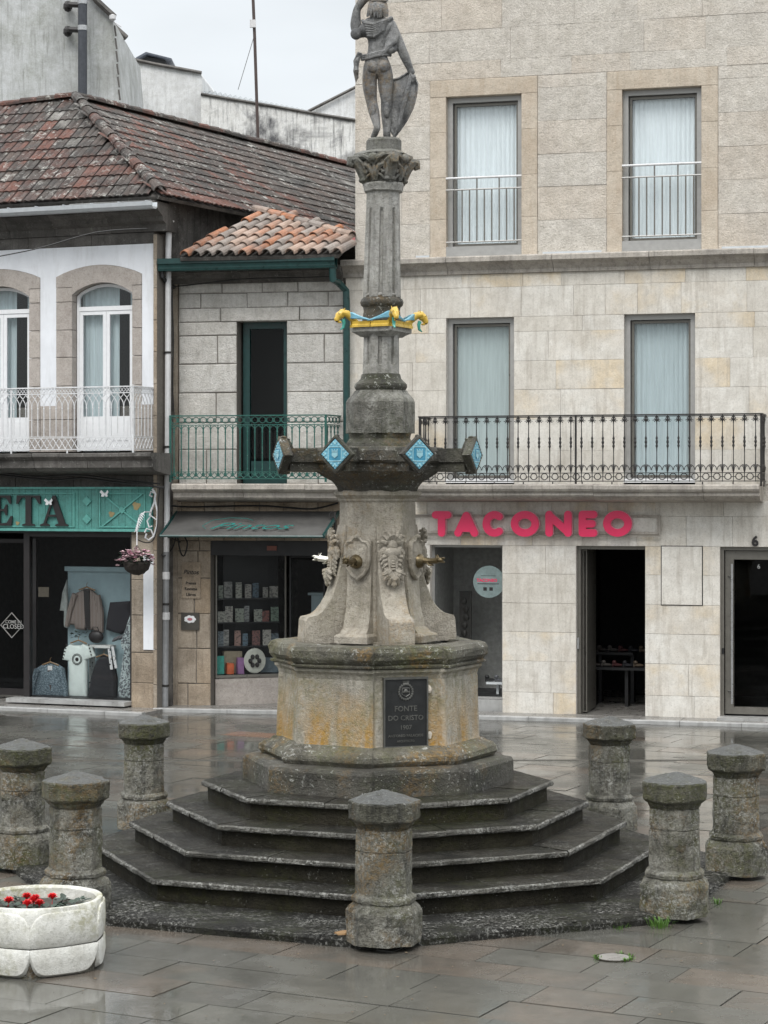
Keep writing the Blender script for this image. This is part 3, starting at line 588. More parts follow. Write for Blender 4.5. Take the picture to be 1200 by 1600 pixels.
# scroll buttresses, shields, spouts
for k in range(4):
    az = 18+90*k; hw = .115
    prof = [(.25, 1.955), (.71, 1.955), (.715, 2.0), (.705, 2.15), (.69, 2.175), (.64, 2.185), (.60, 2.195), (.555, 2.225), (.51, 2.275), (.465, 2.35), (.43, 2.44), (.40, 2.54), (.385, 2.62), (.378, 2.72), (.36, 2.85), (.34, 2.95), (.25, 2.95)]
    b = BM(); loft(b, [[(x, -r, z) for r, z in prof] for x in (-hw, -hw+.012, hw-.012, hw)]);
    for v in b.verts:
        if abs(abs(v.co.x)-hw) < .001 and v.co.y < -.3: v.co.y += .01
    rough(b, .004, 6, 1, k); at_azs(b, az); fpart('scroll_buttress', b, M['mont_clean'])
    b = BM()                                                                     # acanthus cartouche on the buttress
    for i in range(7):
        a = R_(-80+160*i/6); L_ = .125-.02*abs(i-3)/3; c = Vector((0, -.40, 2.80)); e_ = c+Vector((math.sin(a)*L_, -.01-.03*abs(math.cos(a)), math.cos(a)*L_)); tube(b, [c, c.lerp(e_, .6)+Vector((0, -.02, 0)), e_], [.018, .024, .010], 6)
        e2 = e_+Vector((math.sin(a)*.02, .01, -.012)); ell(b, e2, (.014, .014, .014), seg=6)
    for i in range(7):
        a = R_(-70+140*i/6); c = Vector((0, -.43, 2.58)); L_ = .15-.03*abs(i-3)/3; e_ = c+Vector((math.sin(a)*L_*.9, -.03, -math.cos(a)*L_)); tube(b, [c, c.lerp(e_, .6)+Vector((0, -.03, 0)), e_], [.02, .026, .012], 6)
    for s in (-1, 1):
        tube(b, [(s*.03, -.40, 2.75), (s*.07, -.41, 2.75), (s*.10, -.40, 2.72), (s*.10, -.40, 2.68), (s*.08, -.41, 2.67)], [.022, .026, .026, .020, .014], 7)
        for q in range(5): tube(b, [(s*.03, -.42, 2.70-.035*q), (s*(.085-.008*q), -.425, 2.685-.035*q), (s*(.11-.012*q), -.41, 2.655-.035*q)], [.018, .020, .008], 6)
    for q in range(9): ell(b, (0, -.425-.004*q, 2.76-.022*q), (.022+.004*math.sin(q), .022, .010), seg=8)
    for s in (-1, 1): tube(b, [(s*.032, -.42, 2.76), (s*.036, -.44, 2.66), (s*.026, -.45, 2.57)], .011, 6)
    ell(b, (0, -.43, 2.66), (.05, .03, .12)); ell(b, (0, -.425, 2.72), (.085, .035, .05)); ell(b, (0, -.42, 2.79), (.05, .03, .05)); ell(b, (0, -.47, 2.46), (.028, .025, .03)); rough(b, .003, 14)
    
    for v in b.verts: v.co.x *= 1.02
    at_azs(b, az); fpart('acanthus_cartouche', b, M['mont_clean'], smooth=True)
    az2 = az-45
    b = BM(); loft(b, [[(s*w, -r, z) for s, r in ((-1, .25), (1, .25), (1, y), (-1, y))] for w, y, z in ((.165, .52, 1.965), (.165, .52, 2.02), (.155, .505, 2.035), (.13, .47, 2.045), (.125, .42, 2.09), (.12, .375, 2.25), (.118, .355, 2.5), (.115, .345, 2.82), (.08, .33, 2.86))]); rough(b, .003, 6, 1, k); at_azs(b, az2); fpart('spout_pier', b, M['mont_clean'])
    sh = [(0, .155), (.03, .16), (.05, .135), (.10, .125), (.118, .09), (.118, -.02), (.10, -.09), (.06, -.145), (0, -.185), (-.06, -.145), (-.10, -.09), (-.118, -.02), (-.118, .09), (-.10, .125), (-.05, .135), (-.03, .16)]
    def shr(s, y): return [(x*s, y, 2.68+z*s) for x, z in sh]
    b = BM(); loft(b, [shr(.9, -.33), shr(1.08, -.375), shr(1.08, -.40), shr(1, -.41), shr(.86, -.395), shr(.5, -.41), shr(.2, -.42)]); ell(b, (0, -.40, 2.85), (.03, .03, .02)); rough(b, .002, 9); at_azs(b, az2); shd = fpart('shield', b, M['mont_clean'])
    b = BM(); lathe(b, [(.062, 0), (.058, .03), (.036, .055)], 12); bmesh.ops.rotate(b, cent=(0,0,0), matrix=Matrix.Rotation(R_(90), 3, 'X'), verts=b.verts); move(b, (0, -.41, 2.645))
    tube(b, [(0, -.42, 2.645), (0, -.47, 2.652), (.003, -.52, 2.645), (0, -.57, 2.65), (0, -.60, 2.655)], [.036, .030, .025, .026, .030], 8)
    ell(b, (0, -.62, 2.655), (.024, .035, .024)); ell(b, (0, -.645, 2.672), (.016, .028, .008)); ell(b, (0, -.645, 2.638), (.015, .026, .008))
    for s in (-1, 1): tube(b, [(s*.015, -.60, 2.67), (s*.022, -.585, 2.70)], [.008, .003], 5); tube(b, [(s*.01, -.50, 2.64), (s*.025, -.52, 2.615), (s*.02, -.55, 2.61)], [.012, .010, .006], 5)
    rough(b, .002, 30); at_azs(b, az2); bmesh.ops.translate(b, verts=b.verts, vec=-fo.off)
    o = bpy.data.objects.new('bronze_spout', mesh_of('bronze_spout', b, M['bronze_hi'] if k == 3 else M['bronze'], True)); COL.objects.link(o); o.parent = shd
    if k == 3: o['label'] = 'polished shiny bronze animal spout'
# plaque on the narrow front face
th = math.radians(18); n_ = Vector(P(1, 18)); tv = Vector((math.cos(th), math.sin(th), 0)); rn = .87*.93*math.cos(R_(19.5))+.006
pm = Matrix.Translation(n_*(rn+.012)+tv*(-.012)+Vector((0, 0, 1.425))) @ Matrix.Rotation(th, 4, 'Z')
def pq(b): bmesh.ops.transform(b, matrix=pm, verts=b.verts); return b
pw, ph = .187, .285
pl = fpart('bronze_plaque', pq(B(-pw, pw, -.008, .02, -ph, ph)), M['plaque'])
def ps(name, b, m, smooth=False): pq(b); bmesh.ops.translate(b, verts=b.verts, vec=-fo.off); o = bpy.data.objects.new(name, mesh_of(name, b, m, smooth)); COL.objects.link(o); o.parent = pl; return o
b = BM(); e_ = .012
box(b, -pw-.004, pw+.004, -.022, .018, ph-e_, ph+.004); box(b, -pw-.004, pw+.004, -.0222, .018, -ph-.004, -ph+e_); box(b, -pw-.004, -pw+e_-.004, -.0215, .018, -ph+e_, ph-e_); box(b, pw-e_+.004, pw+.004, -.0215, .018, -ph+e_, ph-e_)
ps('plaque_frame', b, M['plaque_hi'])
def ptext(s, z, size, sx=1.): b = text_bm(s, size, .006, .0008, sx=sx, res=2); move(b, (0, -.010, z)); ps('lettering', b, M['plaque_hi'])
ptext('FONTE', .012, .062, 1.0); ptext('DO CRISTO', -.062, .058, 1.0); ptext('1907', -.138, .052); ptext('ANTONIO PALACIOS', -.198, .030, 1.05); ptext('ARQUITECTO', -.240, .024, 1.0)
b = BM()
for i in range(20):
    a = 2*math.pi*i/20; ell(b, (.058*math.sin(a), -.012, .17+.062*math.cos(a)), (.011, .006, .011), seg=6, rings=4)
tube(b, [(-.03, -.012, .20), (-.034, -.012, .15), (0, -.012, .13), (.034, -.012, .15), (.03, -.012, .20), (-.03, -.012, .20)], .004, 5)
ell(b, (0, -.012, .175), (.018, .006, .018)); tube(b, [(-.03, -.012, .168), (.03, -.012, .168)], .004, 5)
for x in (-.026, -.013, 0, .013, .026): tube(b, [(x*.8, -.012, .238), (x, -.012, .262)], .004, 5)
tube(b, [(-.025, -.012, .238), (.025, -.012, .238)], .005, 5); ps('crest', b, M['plaque_hi'], True)
for z in (.19, -.19):
    b = BM(); ell(b, (pw+.02, -.004, z), (.02, .006, .035)); rough(b, .01, 20); ps('flaked_hinge', b, M['rust'])

# ---------------------------------------------------------------- statue: young man seen from behind, hand raised to his head, shield at his side
SZ = 6.235; SXO = -.055+(SZ-1.9)*.0125; STW = Vector((SXO, 18, SZ))
st = thing('stone_statue', 'grey stone statue of a standing figure with hand raised and shield lowered', 'statue', at=tuple(STW))
def sp(px, py, y=0.): return Vector(((px-600.5)/183.3, y, (218-py)/183.3))
J = [('pel', sp(590, 103), .090), ('wai', sp(588, 84), .072), ('che', sp(592, 58, .01), .095), ('uch', sp(593, 40, .0), .085), ('nec', sp(592, 28), .042), ('hd0', sp(591, 14, -.0), .062), ('hd1', sp(590, -2, .01), .068), ('hd2', sp(590, -14, .01), .045),
     ('rhip', sp(601, 112), .074), ('rth', sp(603, 132), .062), ('rkn', sp(605, 158, .01), .044), ('rca', sp(605, 176, .02), .046), ('ran', sp(605, 204, .0), .028), ('rhe', sp(605, 213, .01), .030), ('rto', sp(607, 215, .12), .024),
     ('lhip', sp(580, 112), .072), ('lth', sp(578, 134, .01), .058), ('lkn', sp(581, 158, .03), .043), ('lca', sp(585, 176, .0), .042), ('lan', sp(590, 199, -.06), .027), ('lhe', sp(590, 204, -.07), .026), ('lto', sp(583, 216, .03), .022),
     ('rsh', sp(611, 43), .056), ('rel', sp(626, 74, -.03), .038), ('rfa', sp(634, 92, -.02), .036), ('rwr', sp(642, 110, 0), .024), ('rha', sp(646, 118, .01), .030),
     ('lsh', sp(574, 41), .056), ('lel', sp(559, 55, .02), .046), ('lfa', sp(556, 36, .04), .042), ('lwr', sp(558, 14, .04), .028), ('lha', sp(566, 2, .03), .033), ('lfi', sp(576, -5, .03), .022)]
E_ = 'pel-wai wai-che che-uch uch-nec nec-hd0 hd0-hd1 hd1-hd2 pel-rhip rhip-rth rth-rkn rkn-rca rca-ran ran-rhe rhe-rto pel-lhip lhip-lth lth-lkn lkn-lca lca-lan lan-lhe lhe-lto uch-rsh rsh-rel rel-rfa rfa-rwr rwr-rha uch-lsh lsh-lel lel-lfa lfa-lwr lwr-lha lha-lfi'.split()
ix = {j[0]: i for i, j in enumerate(J)}
me = bpy.data.meshes.new('body'); me.from_pydata([j[1] for j in J], [tuple(ix[q] for q in e.split('-')) for e in E_], [])
body = bpy.data.objects.new('body', me); COL.objects.link(body)
md = body.modifiers.new('skin', 'SKIN'); md.use_smooth_shade = True
for i, j in enumerate(J): q_s = 1.2 if j[0][0] != 'h' else 1.05; me.skin_vertices[0].data[i].radius = (j[2]*q_s, j[2]*q_s*(.86 if j[0] in ('pel', 'wai', 'che', 'uch') else 1)); me.skin_vertices[0].data[i].use_root = i == 0
md2 = body.modifiers.new('sub', 'SUBSURF'); md2.levels = md2.render_levels = 2
dg = bpy.context.evaluated_depsgraph_get(); m2 = bpy.data.meshes.new_from_object(body.evaluated_get(dg)); bpy.data.objects.remove(body)
bb = BM(); bb.from_mesh(m2)
for s in (-1, 1): ell(bb, sp(590+s*8.5+1, 107, -.042), (.062, .058, .07), seg=14, rings=8)
ell(bb, sp(605, 174, -.03), (.03, .028, .07), seg=10, rings=6); ell(bb, sp(584, 174, -.04), (.028, .026, .065), seg=10, rings=6)
for s, x in ((1, 606), (-1, 580)): ell(bb, sp(x, 44, -.035), (.045, .03, .05), seg=10, rings=6)
part('body', bb, M['statue'], st, smooth=True)
for i, (dx, dz, L_) in enumerate(((-.014, .03, .055), (.0, .034, .062), (.013, .03, .058), (.024, .018, .046), (-.024, .004, .04))):       # fingers on the helmet and on the shield
    b = BM(); p = sp(574, -3, .02)+Vector((0, .0, dx)); tube(b, [p, p+Vector((L_*.5, -.012, .014+dz*.2)), p+Vector((L_, -.004, dz*.1))], [.011, .010, .006], 6); part('finger', b, M['statue'], st, smooth=True)
    b = BM(); p = sp(646, 119, -.02)+Vector((dx*.5, 0, 0)); tube(b, [p, p+Vector((.004, -.02, -L_*.5)), p+Vector((-.004, -.012, -L_))], [.010, .010, .006], 6); part('finger', b, M['statue'], st, smooth=True)
b = BM()
for i in range(15):
    f = (i-7)/7; x0 = 591+11*f; x1 = 591+17*f+random.uniform(-1, 1); tube(b, [sp(x0, 3, -.045+.03*f*f), sp(x0+1.5*f, 11, -.078+.03*f*f), sp(x1-2*f, 20, -.085+.03*f*f), sp(x1+random.uniform(-1.5, 1.5), 29+3*(1-abs(f)), -.075+.02*f*f)], [.013, .016, .014, .006], 6)
ell(b, sp(590, 0, .0), (.078, .08, .06), seg=14, rings=8)
part('hair', b, M['statue'], st, smooth=True)
b = BM(); ell(b, sp(591, -6, .01), (.10, .105, .03), seg=16, rings=6); ell(b, sp(591, -13, .01), (.07, .08, .055), seg=14, rings=8); ell(b, sp(594, 4, -.06), (.075, .025, .022)); part('hat', b, M['statue'], st, smooth=True)
b = BM()
for q in range(6): tube(b, [sp(567+q, 33+q*2, .0), sp(572+q, 40+q*4, -.075), sp(584, 44+q*3.4, -.115+.004*q), sp(598, 39+q*2.6, -.105), sp(612-q*2, 31+q*1.5, -.05), sp(614-q*3, 30, .03)], [.014, .018, .02, .02, .017, .012], 7)
part('scarf', b, M['statue'], st, smooth=True)
b = BM()
for q in range(3): tube(b, [sp(566, 88+q*3, 0), sp(574, 90+q*2.5, -.07), sp(588, 87+q*2.2, -.098), sp(600, 84+q*2.5, -.09), sp(611, 84+q*2, -.02)], [.012, .014, .014, .015, .013], 7)
for q in range(4): tube(b, [sp(565-q*1.2, 84, -.01*q), sp(559-q*.8, 96, -.02+.01*q), sp(556+q*.6, 112, -.01*q), sp(557+q, 129-q*2, 0)], [.012, .022, .020, .005], 7)
part('belt_cloth', b, M['statue'], st, smooth=True)
b = BM()
for q in range(6): tube(b, [sp(616-q*2, 42+q, -.04), sp(621-q*3, 58+q*2, -.075+.006*q), sp(617-q*2.5, 70+q*2.5, -.09+.006*q), sp(606-q*1.5, 78+q*2, -.09), sp(600, 82+q, -.07)], [.014, .022, .024, .02, .01], 7)
ell(b, sp(610, 80, -.055), (.06, .045, .04)); ell(b, sp(618, 74, -.03), (.035, .04, .05)); part('bundled_cloak', b, M['statue'], st, smooth=True)
b = BM(); sh = [(641, 110), (650, 122), (654.5, 131), (653, 148), (647, 170), (637, 190), (626, 206), (617, 217), (611, 207), (608, 185), (609, 160), (612, 130), (613, 124), (624, 121), (634, 115)]
c = (628, 158)
def shl(s, y, bow): return [sp(c[0]+(x-c[0])*s, c[1]+(z-c[1])*s, y-bow*(1-s*s)) for x, z in sh]
loft(b, [shl(.94, .03, 0), shl(1, .02, 0), shl(1, .0, 0), shl(.95, -.008, 0), shl(.88, .006, 0), shl(.6, .0, .02), shl(.25, -.008, .03)])
tube(b, [sp(643, 113, -.01), sp(640, 130, -.03), sp(633, 160, -.04), sp(624, 195, -.03), sp(617, 214, -.005)], [.010, .018, .02, .016, .006], 7); rough(b, .002, 12, 1)
part('pointed_shield', b, M['statue'], st, smooth=False)
b = BM(); ell(b, sp(557, 55, -.03), (.048, .045, .05), seg=12, rings=8); part('elbow_drape', b, M['statue'], st, smooth=True)

# ---------------------------------------------------------------- bollards
def bollard(at, rot, seed, lb, missing=0.):
    t = thing('stone_bollard', lb, 'bollard', at=at, rot=rot, group='octagonal bollards around the fountain')
    def ring(prof, cuts, name, m, amp):
        b = BM(); loft(b, [octo(r, z) for r, z in prof])
        bmesh.ops.subdivide_edges(b, edges=b.edges, cuts=cuts*2, use_grid_fill=True)
        o = Vector((seed*5.7, seed*2.3, seed))
        for v in b.verts:
            d = noise.noise_vector(v.co*9+o)*amp + noise.noise_vector(v.co*27+o)*amp*.7 + noise.noise_vector(v.co*3+o)*amp*.9 + noise.noise_vector(v.co*62+o)*amp*.55
            v.co += d
        part(name, b, m, t)
    ring([(.27, -.03), (.272, .02), (.27, .19), (.25, .225), (.222, .25)], 4, 'foot', M['bollard'], .006)
    ring([(.215, .245), (.232, .26), (.236, .285), (.222, .30), (.202, .312)], 3, 'torus', M['bollard'], .005)
    ring([(.202, .308), (.20, .605), (.196, .613)], 5, 'shaft', M['bollard'], .006)
    ring([(.196, .615), (.201, .622), (.2, .76), (.193, .772)], 4, 'neck', M['bollard'], .005)
    ring([(.193, .774), (.2, .785), (.213, .80), (.218, .815), (.25, .835), (.256, .845), (.257, .96), (.25, .972), (.13, 1.01), (.02, 1.038)], 3, 'cap', M['bollard_cap'], .006)
bl = [(600, 1237, 'centre bollard standing in front of the steps'), (1054, 1208, 'front right bollard with the grass tuft at its foot'), (1150, 1165, 'bollard at the far right edge beside door 6'), (952, 1120, 'bollard in front of the open shop doorway under the pink sign'), (225, 1118, 'bollard back left in front of the downpipe between the shops'), (35, 1157, 'leftmost bollard in front of the clothes shop'), (118, 1207, 'bollard directly behind the white flower planter')]
for i, (px, py, lb) in enumerate(bl):
    z = 3300*2.122/(py-770); bollard(((px-600)/3300*z, z, .07 if i not in (3, 4) else .065), R_(4+i*7 if i else 4), i+1, lb)

# ---------------------------------------------------------------- planter
t = thing('flower_planter', 'white painted concrete planter with red flowers at lower left', 'planter', at=(-2.37, 14.42, 0), rot=R_(4)); R0 = .50
def hexr(r, z, bulge=0.):
    out = []
    for i in range(6):
        for q in range(8):
            f = q/8; A = Vector(P(r, 60*i, z)); C = Vector(P(r, 60*i+60, z)); p = A.lerp(C, f); n_2 = Vector(P(1, 60*i+30)); s = math.sin(math.pi*f)
            out.append(p + n_2*bulge*s)
    return out
def circ(r, z): return [P(r, 360*i/48, z) for i in range(48)]
def mixr(a, b_, f): return [Vector(x).lerp(Vector(y), f) for x, y in zip(a, b_)]
b = BM()
def petal(r, z, zc, hh):
    """facet that swells between the corner grooves like a cushion"""
    out = []
    for i in range(6):
        for q in range(8):
            f = q/8; A = Vector(P(r, 60*i, z)); C = Vector(P(r, 60*i+60, z)); p = A.lerp(C, f); n_2 = Vector(P(1, 60*i+30)); s = math.sin(math.pi*f)
            t_ = (z-zc)/hh; edge = max(0, 1-s*2.6); cut = edge*max(0, abs(t_)-.35)*.10
            out.append(p + n_2*.028*s - Vector(P(1, 60*i+60*f))*cut)
    return out
b = BM(); hx_ = lambda r, z: petal(r, z, z, 1)
part('lower_tier', (loft(b, [hx_(R0*.90, .0), hx_(R0*.955, .08), hx_(R0*.975, .20)]), b)[1], M['bollard'], t)
b = BM(); rings = [hx_(R0*.965, .204), hx_(R0*.972, .212), hx_(R0*.975, .33), hx_(R0*.968, .385), mixr(hx_(R0*.96, .425), circ(R0*.95, .425), .15), mixr(hx_(R0*.93, .452), circ(R0*.93, .452), .45), mixr(hx_(R0*.88, .463), circ(R0*.90, .463), .85), circ(R0*.83, .463), circ(R0*.80, .45), circ(R0*.77, .36)]
loft(b, rings, True, False); part('upper_tier', b, M['planter'], t, smooth=True)
for i_ in range(6):                                                              # cushion-shaped fields, rounded below on the lower tier and above on the upper
    A = Vector(P(R0, 60*i_)); C = Vector(P(R0, 60*i_+60)); n_2 = Vector(P(1, 60*i_+30))
    for lo_ in (1, 0):
        b = BM(); rg = []
        for q in range(21):
            f = .004+.992*q/20; k_e = abs(2*f-1); z0 = .004+.15*k_e**7 if lo_ else .208; z1 = .200 if lo_ else .435-.12*k_e**6; zc = (z0+z1)/2
            p = lambda o, z: A.lerp(C, f)+n_2*(.026*math.sin(math.pi*f)+o)+Vector((0, 0, z)); e_ = .003*(1-k_e**8)
            taper = -.03*max(0, (.09-z0)/.09) if lo_ else 0
            rg.append([p(-.06, z1), p(-.004+e_*.3, z1), p(e_, z1-.010), p(e_*1.3+.002, zc), p(e_+taper*.4, z0+.02), p(-.012+e_*.3+taper, z0), p(-.06, z0)])
        loft(b, rg); part('raised_field', b, M['planter'], t, smooth=True)
b = BM(); loft(b, [circ(R0*.78, .38), circ(R0*.5, .395)], False, True); rough(b, .006, 20); part('soil', b, M['soil'], t)
def leaf(b, p, s, a, up):
    d = Vector((math.cos(a), math.sin(a), up)).normalized(); q = d.cross(Vector((0, 0, 1))).normalized(); n = q.cross(d); v = [b.verts.new(x) for x in (p, p+d*s*.4+q*s*.42+n*s*.05, p+d*s*.85+q*s*.25, p+d*s, p+d*s*.85-q*s*.25, p+d*s*.4-q*s*.42+n*s*.05, p+d*s*.45-n*s*.08)]
    for i in range(6):
        b.faces.new((v[i], v[(i+1) % 6], v[6]))
cl = [(P(.20, 5), 1), (P(.26, -50), 1), (P(.12, 60), 1), (P(.1, -120), 1), (P(.28, 60), 0), (P(.25, 110), 0), (P(.27, 20), 0), (P(.3, -15), 1), (P(.28, -85), 1)]
for j, (c, fl) in enumerate(cl):
    b = BM(); 
    for _ in range(26): r = random.random()**.5*.085; a = random.random()*6.28; leaf(b, Vector((c[0]+r*math.cos(a), c[1]+r*math.sin(a), .39+random.uniform(0, .045))), random.uniform(.035, .06), a+random.uniform(-.5, .5), random.uniform(.1, .7))
    cyc = thing('flowering_plant', ['red cyclamen nearest the front corner of the white planter', 'red cyclamen at the front left edge of the white planter', 'red cyclamen just right of the middle of the white planter', 'red cyclamen toward the back left of the white planter', 'leafy plant without blooms at the right edge of the white planter', 'leafy plant without blooms at the back right of the white planter', 'leafy plant without blooms right of the front corner of the white planter', 'red cyclamen left of the front corner of the white planter', 'red cyclamen at the far left edge of the white planter'][j], 'plant', at=(0, 0, 0), group=['leafy plants in the planter', 'red cyclamens in the planter'][fl])
    cyc.ob.location = Vector((-2.37, 14.42, .39)) + Matrix.Rotation(R_(4), 3, 'Z') @ Vector((c[0], c[1], 0)); move(b, (-c[0], -c[1], -.39)); part('leaves', b, M['leafdk'], cyc)
    if fl:
        for s in range(1+(j == 0)*2):
            b = BM(); p = Vector((random.uniform(-.05, .05), random.uniform(-.05, .05), random.uniform(.055, .085)))
            tube(b, [(p.x*.5, p.y*.5, 0), p], .002, 4)
            for q in range(6): a = q*1.05+random.random()*.3; leaf(b, p, .046, a, .8); leaf(b, p+Vector((0, 0, .004)), .04, a+.5, .2); leaf(b, p+Vector((0, 0, .006)), .036, a+.2, 1.6)
            ell(b, p+Vector((0, 0, .008)), (.013, .013, .016), seg=7); part('blossom', b, M['red_petal'], cyc)
# ---------------------------------------------------------------- street fronts
RB = Frame(790, 30.53, 8e-5); MB = Frame(400, 31.4, 6e-5); WB = Frame(205, 31.3, 1.2e-4)
def rect(F, x0, y0, x1, y1, w=0, vm=None):
    vm = vm or (x0+x1)/2
    return F.u(x0, w), F.u(x1, w), F.v(vm, y1, w), F.v(vm, y0, w)
def masonry(Tt, rows, u0, u1, holes, m, name='stone', lo=.5, hi=1.0, back=True, mort='mortar', gap=.005, ch=.006, jit=.0025, th=.35, proud=0., fixed=None, backn='wall_core'):
    """courses of single stones in front of a mortar core; holes = (u0,u1,v0,v1)"""
    core = BM()
    for j, (a, b_) in enumerate(zip(rows, rows[1:])):
        vm = (a+b_)/2; segs = [(u0, u1)]
        for h in holes:
            if h[2] < vm < h[3]:
                ns = []
                for s in segs:
                    if h[1] <= s[0] or h[0] >= s[1]: ns.append(s); continue
                    if h[0] > s[0]: ns.append((s[0], h[0]))
                    if h[1] < s[1]: ns.append((h[1], s[1]))
                segs = ns
        for s in segs:
            if s[1]-s[0] < .02: continue
            if back and len(rows) == 2: part(backn, B(s[0], s[1], .012-proud, th, a, b_), M[mort], Tt)
            elif back: box(core, s[0], s[1], .012-proud, th, a, b_)
            cuts = [s[0]]; x = s[0]+random.uniform(lo, hi)*(.5 if j % 2 and len(segs) == 1 else 1)
            while x < s[1]-lo*.55: cuts.append(x); x += random.uniform(lo, hi)
            cuts.append(s[1])
            for p, q in zip(cuts, cuts[1:]):
                bm = BM(); block(bm, p+gap, q-gap, -random.uniform(0, jit*1.5)-proud, .03-proud, a+gap, b_-gap, ch, jit); part(name, bm, m, Tt)
    if back and len(rows) > 2: part(backn, core, M[mort], Tt)
def frame_rect(bm, u0, u1, v0, v1, y0, y1, t, tb=None):
    tb = t if tb is None else tb
    box(bm, u0, u0+t, y0, y1, v0, v1); box(bm, u1-t, u1, y0, y1, v0, v1); box(bm, u0+t, u1-t, y0, y1, v1-t, v1); box(bm, u0+t, u1-t, y0, y1, v0, v0+tb)
def wavy(bm, u0, u1, v0, v1, y, amp=.018, n=60, wl=.07):
    a = []; ph = random.random()*6
    for i in range(n+1):
        u = u0+(u1-u0)*i/n; yy = y+amp*math.sin(u/wl*6.28+ph+1.5*math.sin(u*5)); a.append((bm.verts.new((u, yy, v0)), bm.verts.new((u, yy*.3+y*.7, v1))))
    for p, q in zip(a, a[1:]): bm.faces.new((p[0], q[0], q[1], p[1]))
def sub(par, name, bm, m, Tt, smooth=False, label=None): 
    bmesh.ops.translate(bm, verts=bm.verts, vec=-Tt.off); o = bpy.data.objects.new(name, mesh_of(name, bm, m, smooth)); COL.objects.link(o); o.parent = par
    if label: o['label'] = label
    return o
# ================= right building
rb = thing('stone_building', 'pale ashlar building on the right with the shoe shop and black iron balcony', 'building', at=(RB.u(545), 0, 0), frame=RB)
V = lambda y, px=875: RB.v(px, y)
uL, uR, uLup = RB.u(540), RB.u(1215), RB.u(555)
shop = rect(RB, 672, 850, 785, 1120); door = rect(RB, 900, 853, 1008, 1124); d6 = rect(RB, 1125, 857, 1290, 1130)
shop = (shop[0], shop[1], -.1, shop[3]); door = (door[0], door[1], -.1, door[3]); d6 = (d6[0], d6[1], -.1, d6[3])
rows = [0.0] + [V(y) for y in (1083, 1034, 988, 943, 897)] + [(shop[3]+door[3]+d6[3])/3] + [V(806), V(783)]
shop = (*shop[:3], rows[6]); door = (*door[:3], rows[6]); d6 = (*d6[:3], rows[6])
masonry(rb, rows, uL, uR, [shop, door, d6], M['ashlar'], lo=.55, hi=1.15, gap=.0018, ch=.0025, jit=.002, mort='mortar_pale')
rows2 = [V(757)] + [V(y) for y in (704, 655, 608, 563, 517)] + [RB.v(875, 493.5)] + [V(446), V(425)]
w1 = rect(RB, 697, 496, 803, 757); w2 = rect(RB, 975, 490, 1086, 757); w1 = (*w1[:2], rows2[0]-.1, rows2[6]); w2 = (*w2[:2], rows2[0]-.1, rows2[6])
masonry(rb, rows2, uL, uR, [w1, w2], M['ashlar'], lo=.45, hi=1.0, gap=.0015, ch=.0022, jit=.002, mort='mortar_pale')
rows3 = [V(y) for y in (398, 343, 291, 240, 188, 136, 88, 38, -12, -62)]
def upw(x0, y0, x1, y1, ox0, oy0, ox1, oy1): return rect(RB, x0, y0, x1, y1), rect(RB, ox0, oy0, ox1, oy1)
(U1, O1) = upw(672, 122, 840, 398, 697, 149, 815, 388); (U2, O2) = upw(948, 108, 1122, 393, 972, 137, 1096, 379)
U1 = (U1[0], U1[1], rows3[0]-.1, U1[3]); U2 = (U2[0], U2[1], rows3[0]-.1, U2[3])
hb = [rows3[0]] + rows3[1:5] + [rows3[5], (U1[3]+U2[3])/2, rows3[6], rows3[7], rows3[8], rows3[9]]
U1 = (*U1[:3], hb[6]); U2 = (*U2[:3], hb[6])
masonry(rb, hb, uLup, uR, [U1, U2], M['ashlar_up'], lo=.7, hi=1.5, gap=.0013, ch=.003, jit=.003, mort='mortar_pale')
for q in ((uL, uR, .012, .5, V(785), V(757)), (uLup, uR, .012, .5, V(425), V(398)), (uLup, uR+4, .012, .5, hb[-1], hb[-1]+1.6), (uR, uR+4, .0, .5, -.05, hb[-1])): part('wall_core', B(*q), M['ashlar_up'], rb)
b = BM(); box(b, uL, uL+.35, .36, 9, 0, V(400)); box(b, uLup, uLup+.35, .51, 9, V(400), hb[-1]+1.6); box(b, uL+.36, uR+4, 4.5, 4.8, 0, hb[-1]+1.6); box(b, uLup+.36, uR+4, .52, 4.4, hb[-1]+1.3, hb[-1]+1.6)
part('side_wall', b, M['ashlar_up'], rb)
# cornice stones
def moulding(Tt, name, u0, u1, prof, m, lo=.9, hi=1.7, gap=.003, am=.003):
    x = u0
    while x < u1-.01:
        q = min(u1, x+random.uniform(lo, hi)); q = u1 if u1-q < lo*.5 else q
        b = BM(); j = random.uniform(-am, am); profile(b, x+gap, q-gap, [(y+j*(y < 0), z+j) for y, z in prof]); n = max(1, int((q-x)/.15)); rough(b, .003, 9); part(name, b, m, Tt); x = q
vt, vb = V(398), V(425)
moulding(rb, 'cornice_stone', uL-.03, uR+.5, [(.05, vb), (-.04, vb), (-.05, vb+.05), (-.10, vb+.10), (-.12, vb+.12), (-.17, vb+.15), (-.19, vb+.165), (-.19, vt-.02), (-.17, vt), (.05, vt+.005)], M['cornice'])
b = BM()
for x0, x1 in ((848, 940), (1128, 1215)): box(b, RB.u(x0), RB.u(x1), -.012, .0, vt+.008, vt+.045)
box(b, RB.u(650), RB.u(671), -.012, 0, vt+.008, vt+.045); part('drip_flashing', b, M['zinc'], rb)
# balcony slab of moulded stones
BW = .62; s0, s1 = V(784), V(757); bu0, bu1 = RB.u(650), RB.u(1187, BW)
moulding(rb, 'balcony_stone', bu0, bu1, [(.02, s0-.01), (-.10, s0), (-.30, s0+.01), (-BW+.12, s0+.03), (-BW+.05, s0+.07), (-BW+.03, s0+.09), (-BW+.03, s0+.13), (-BW-.01, s0+.15), (-BW-.03, s0+.18), (-BW-.03, s1-.02), (-BW, s1), (.02, s1)], M['cornice'], am=.004)
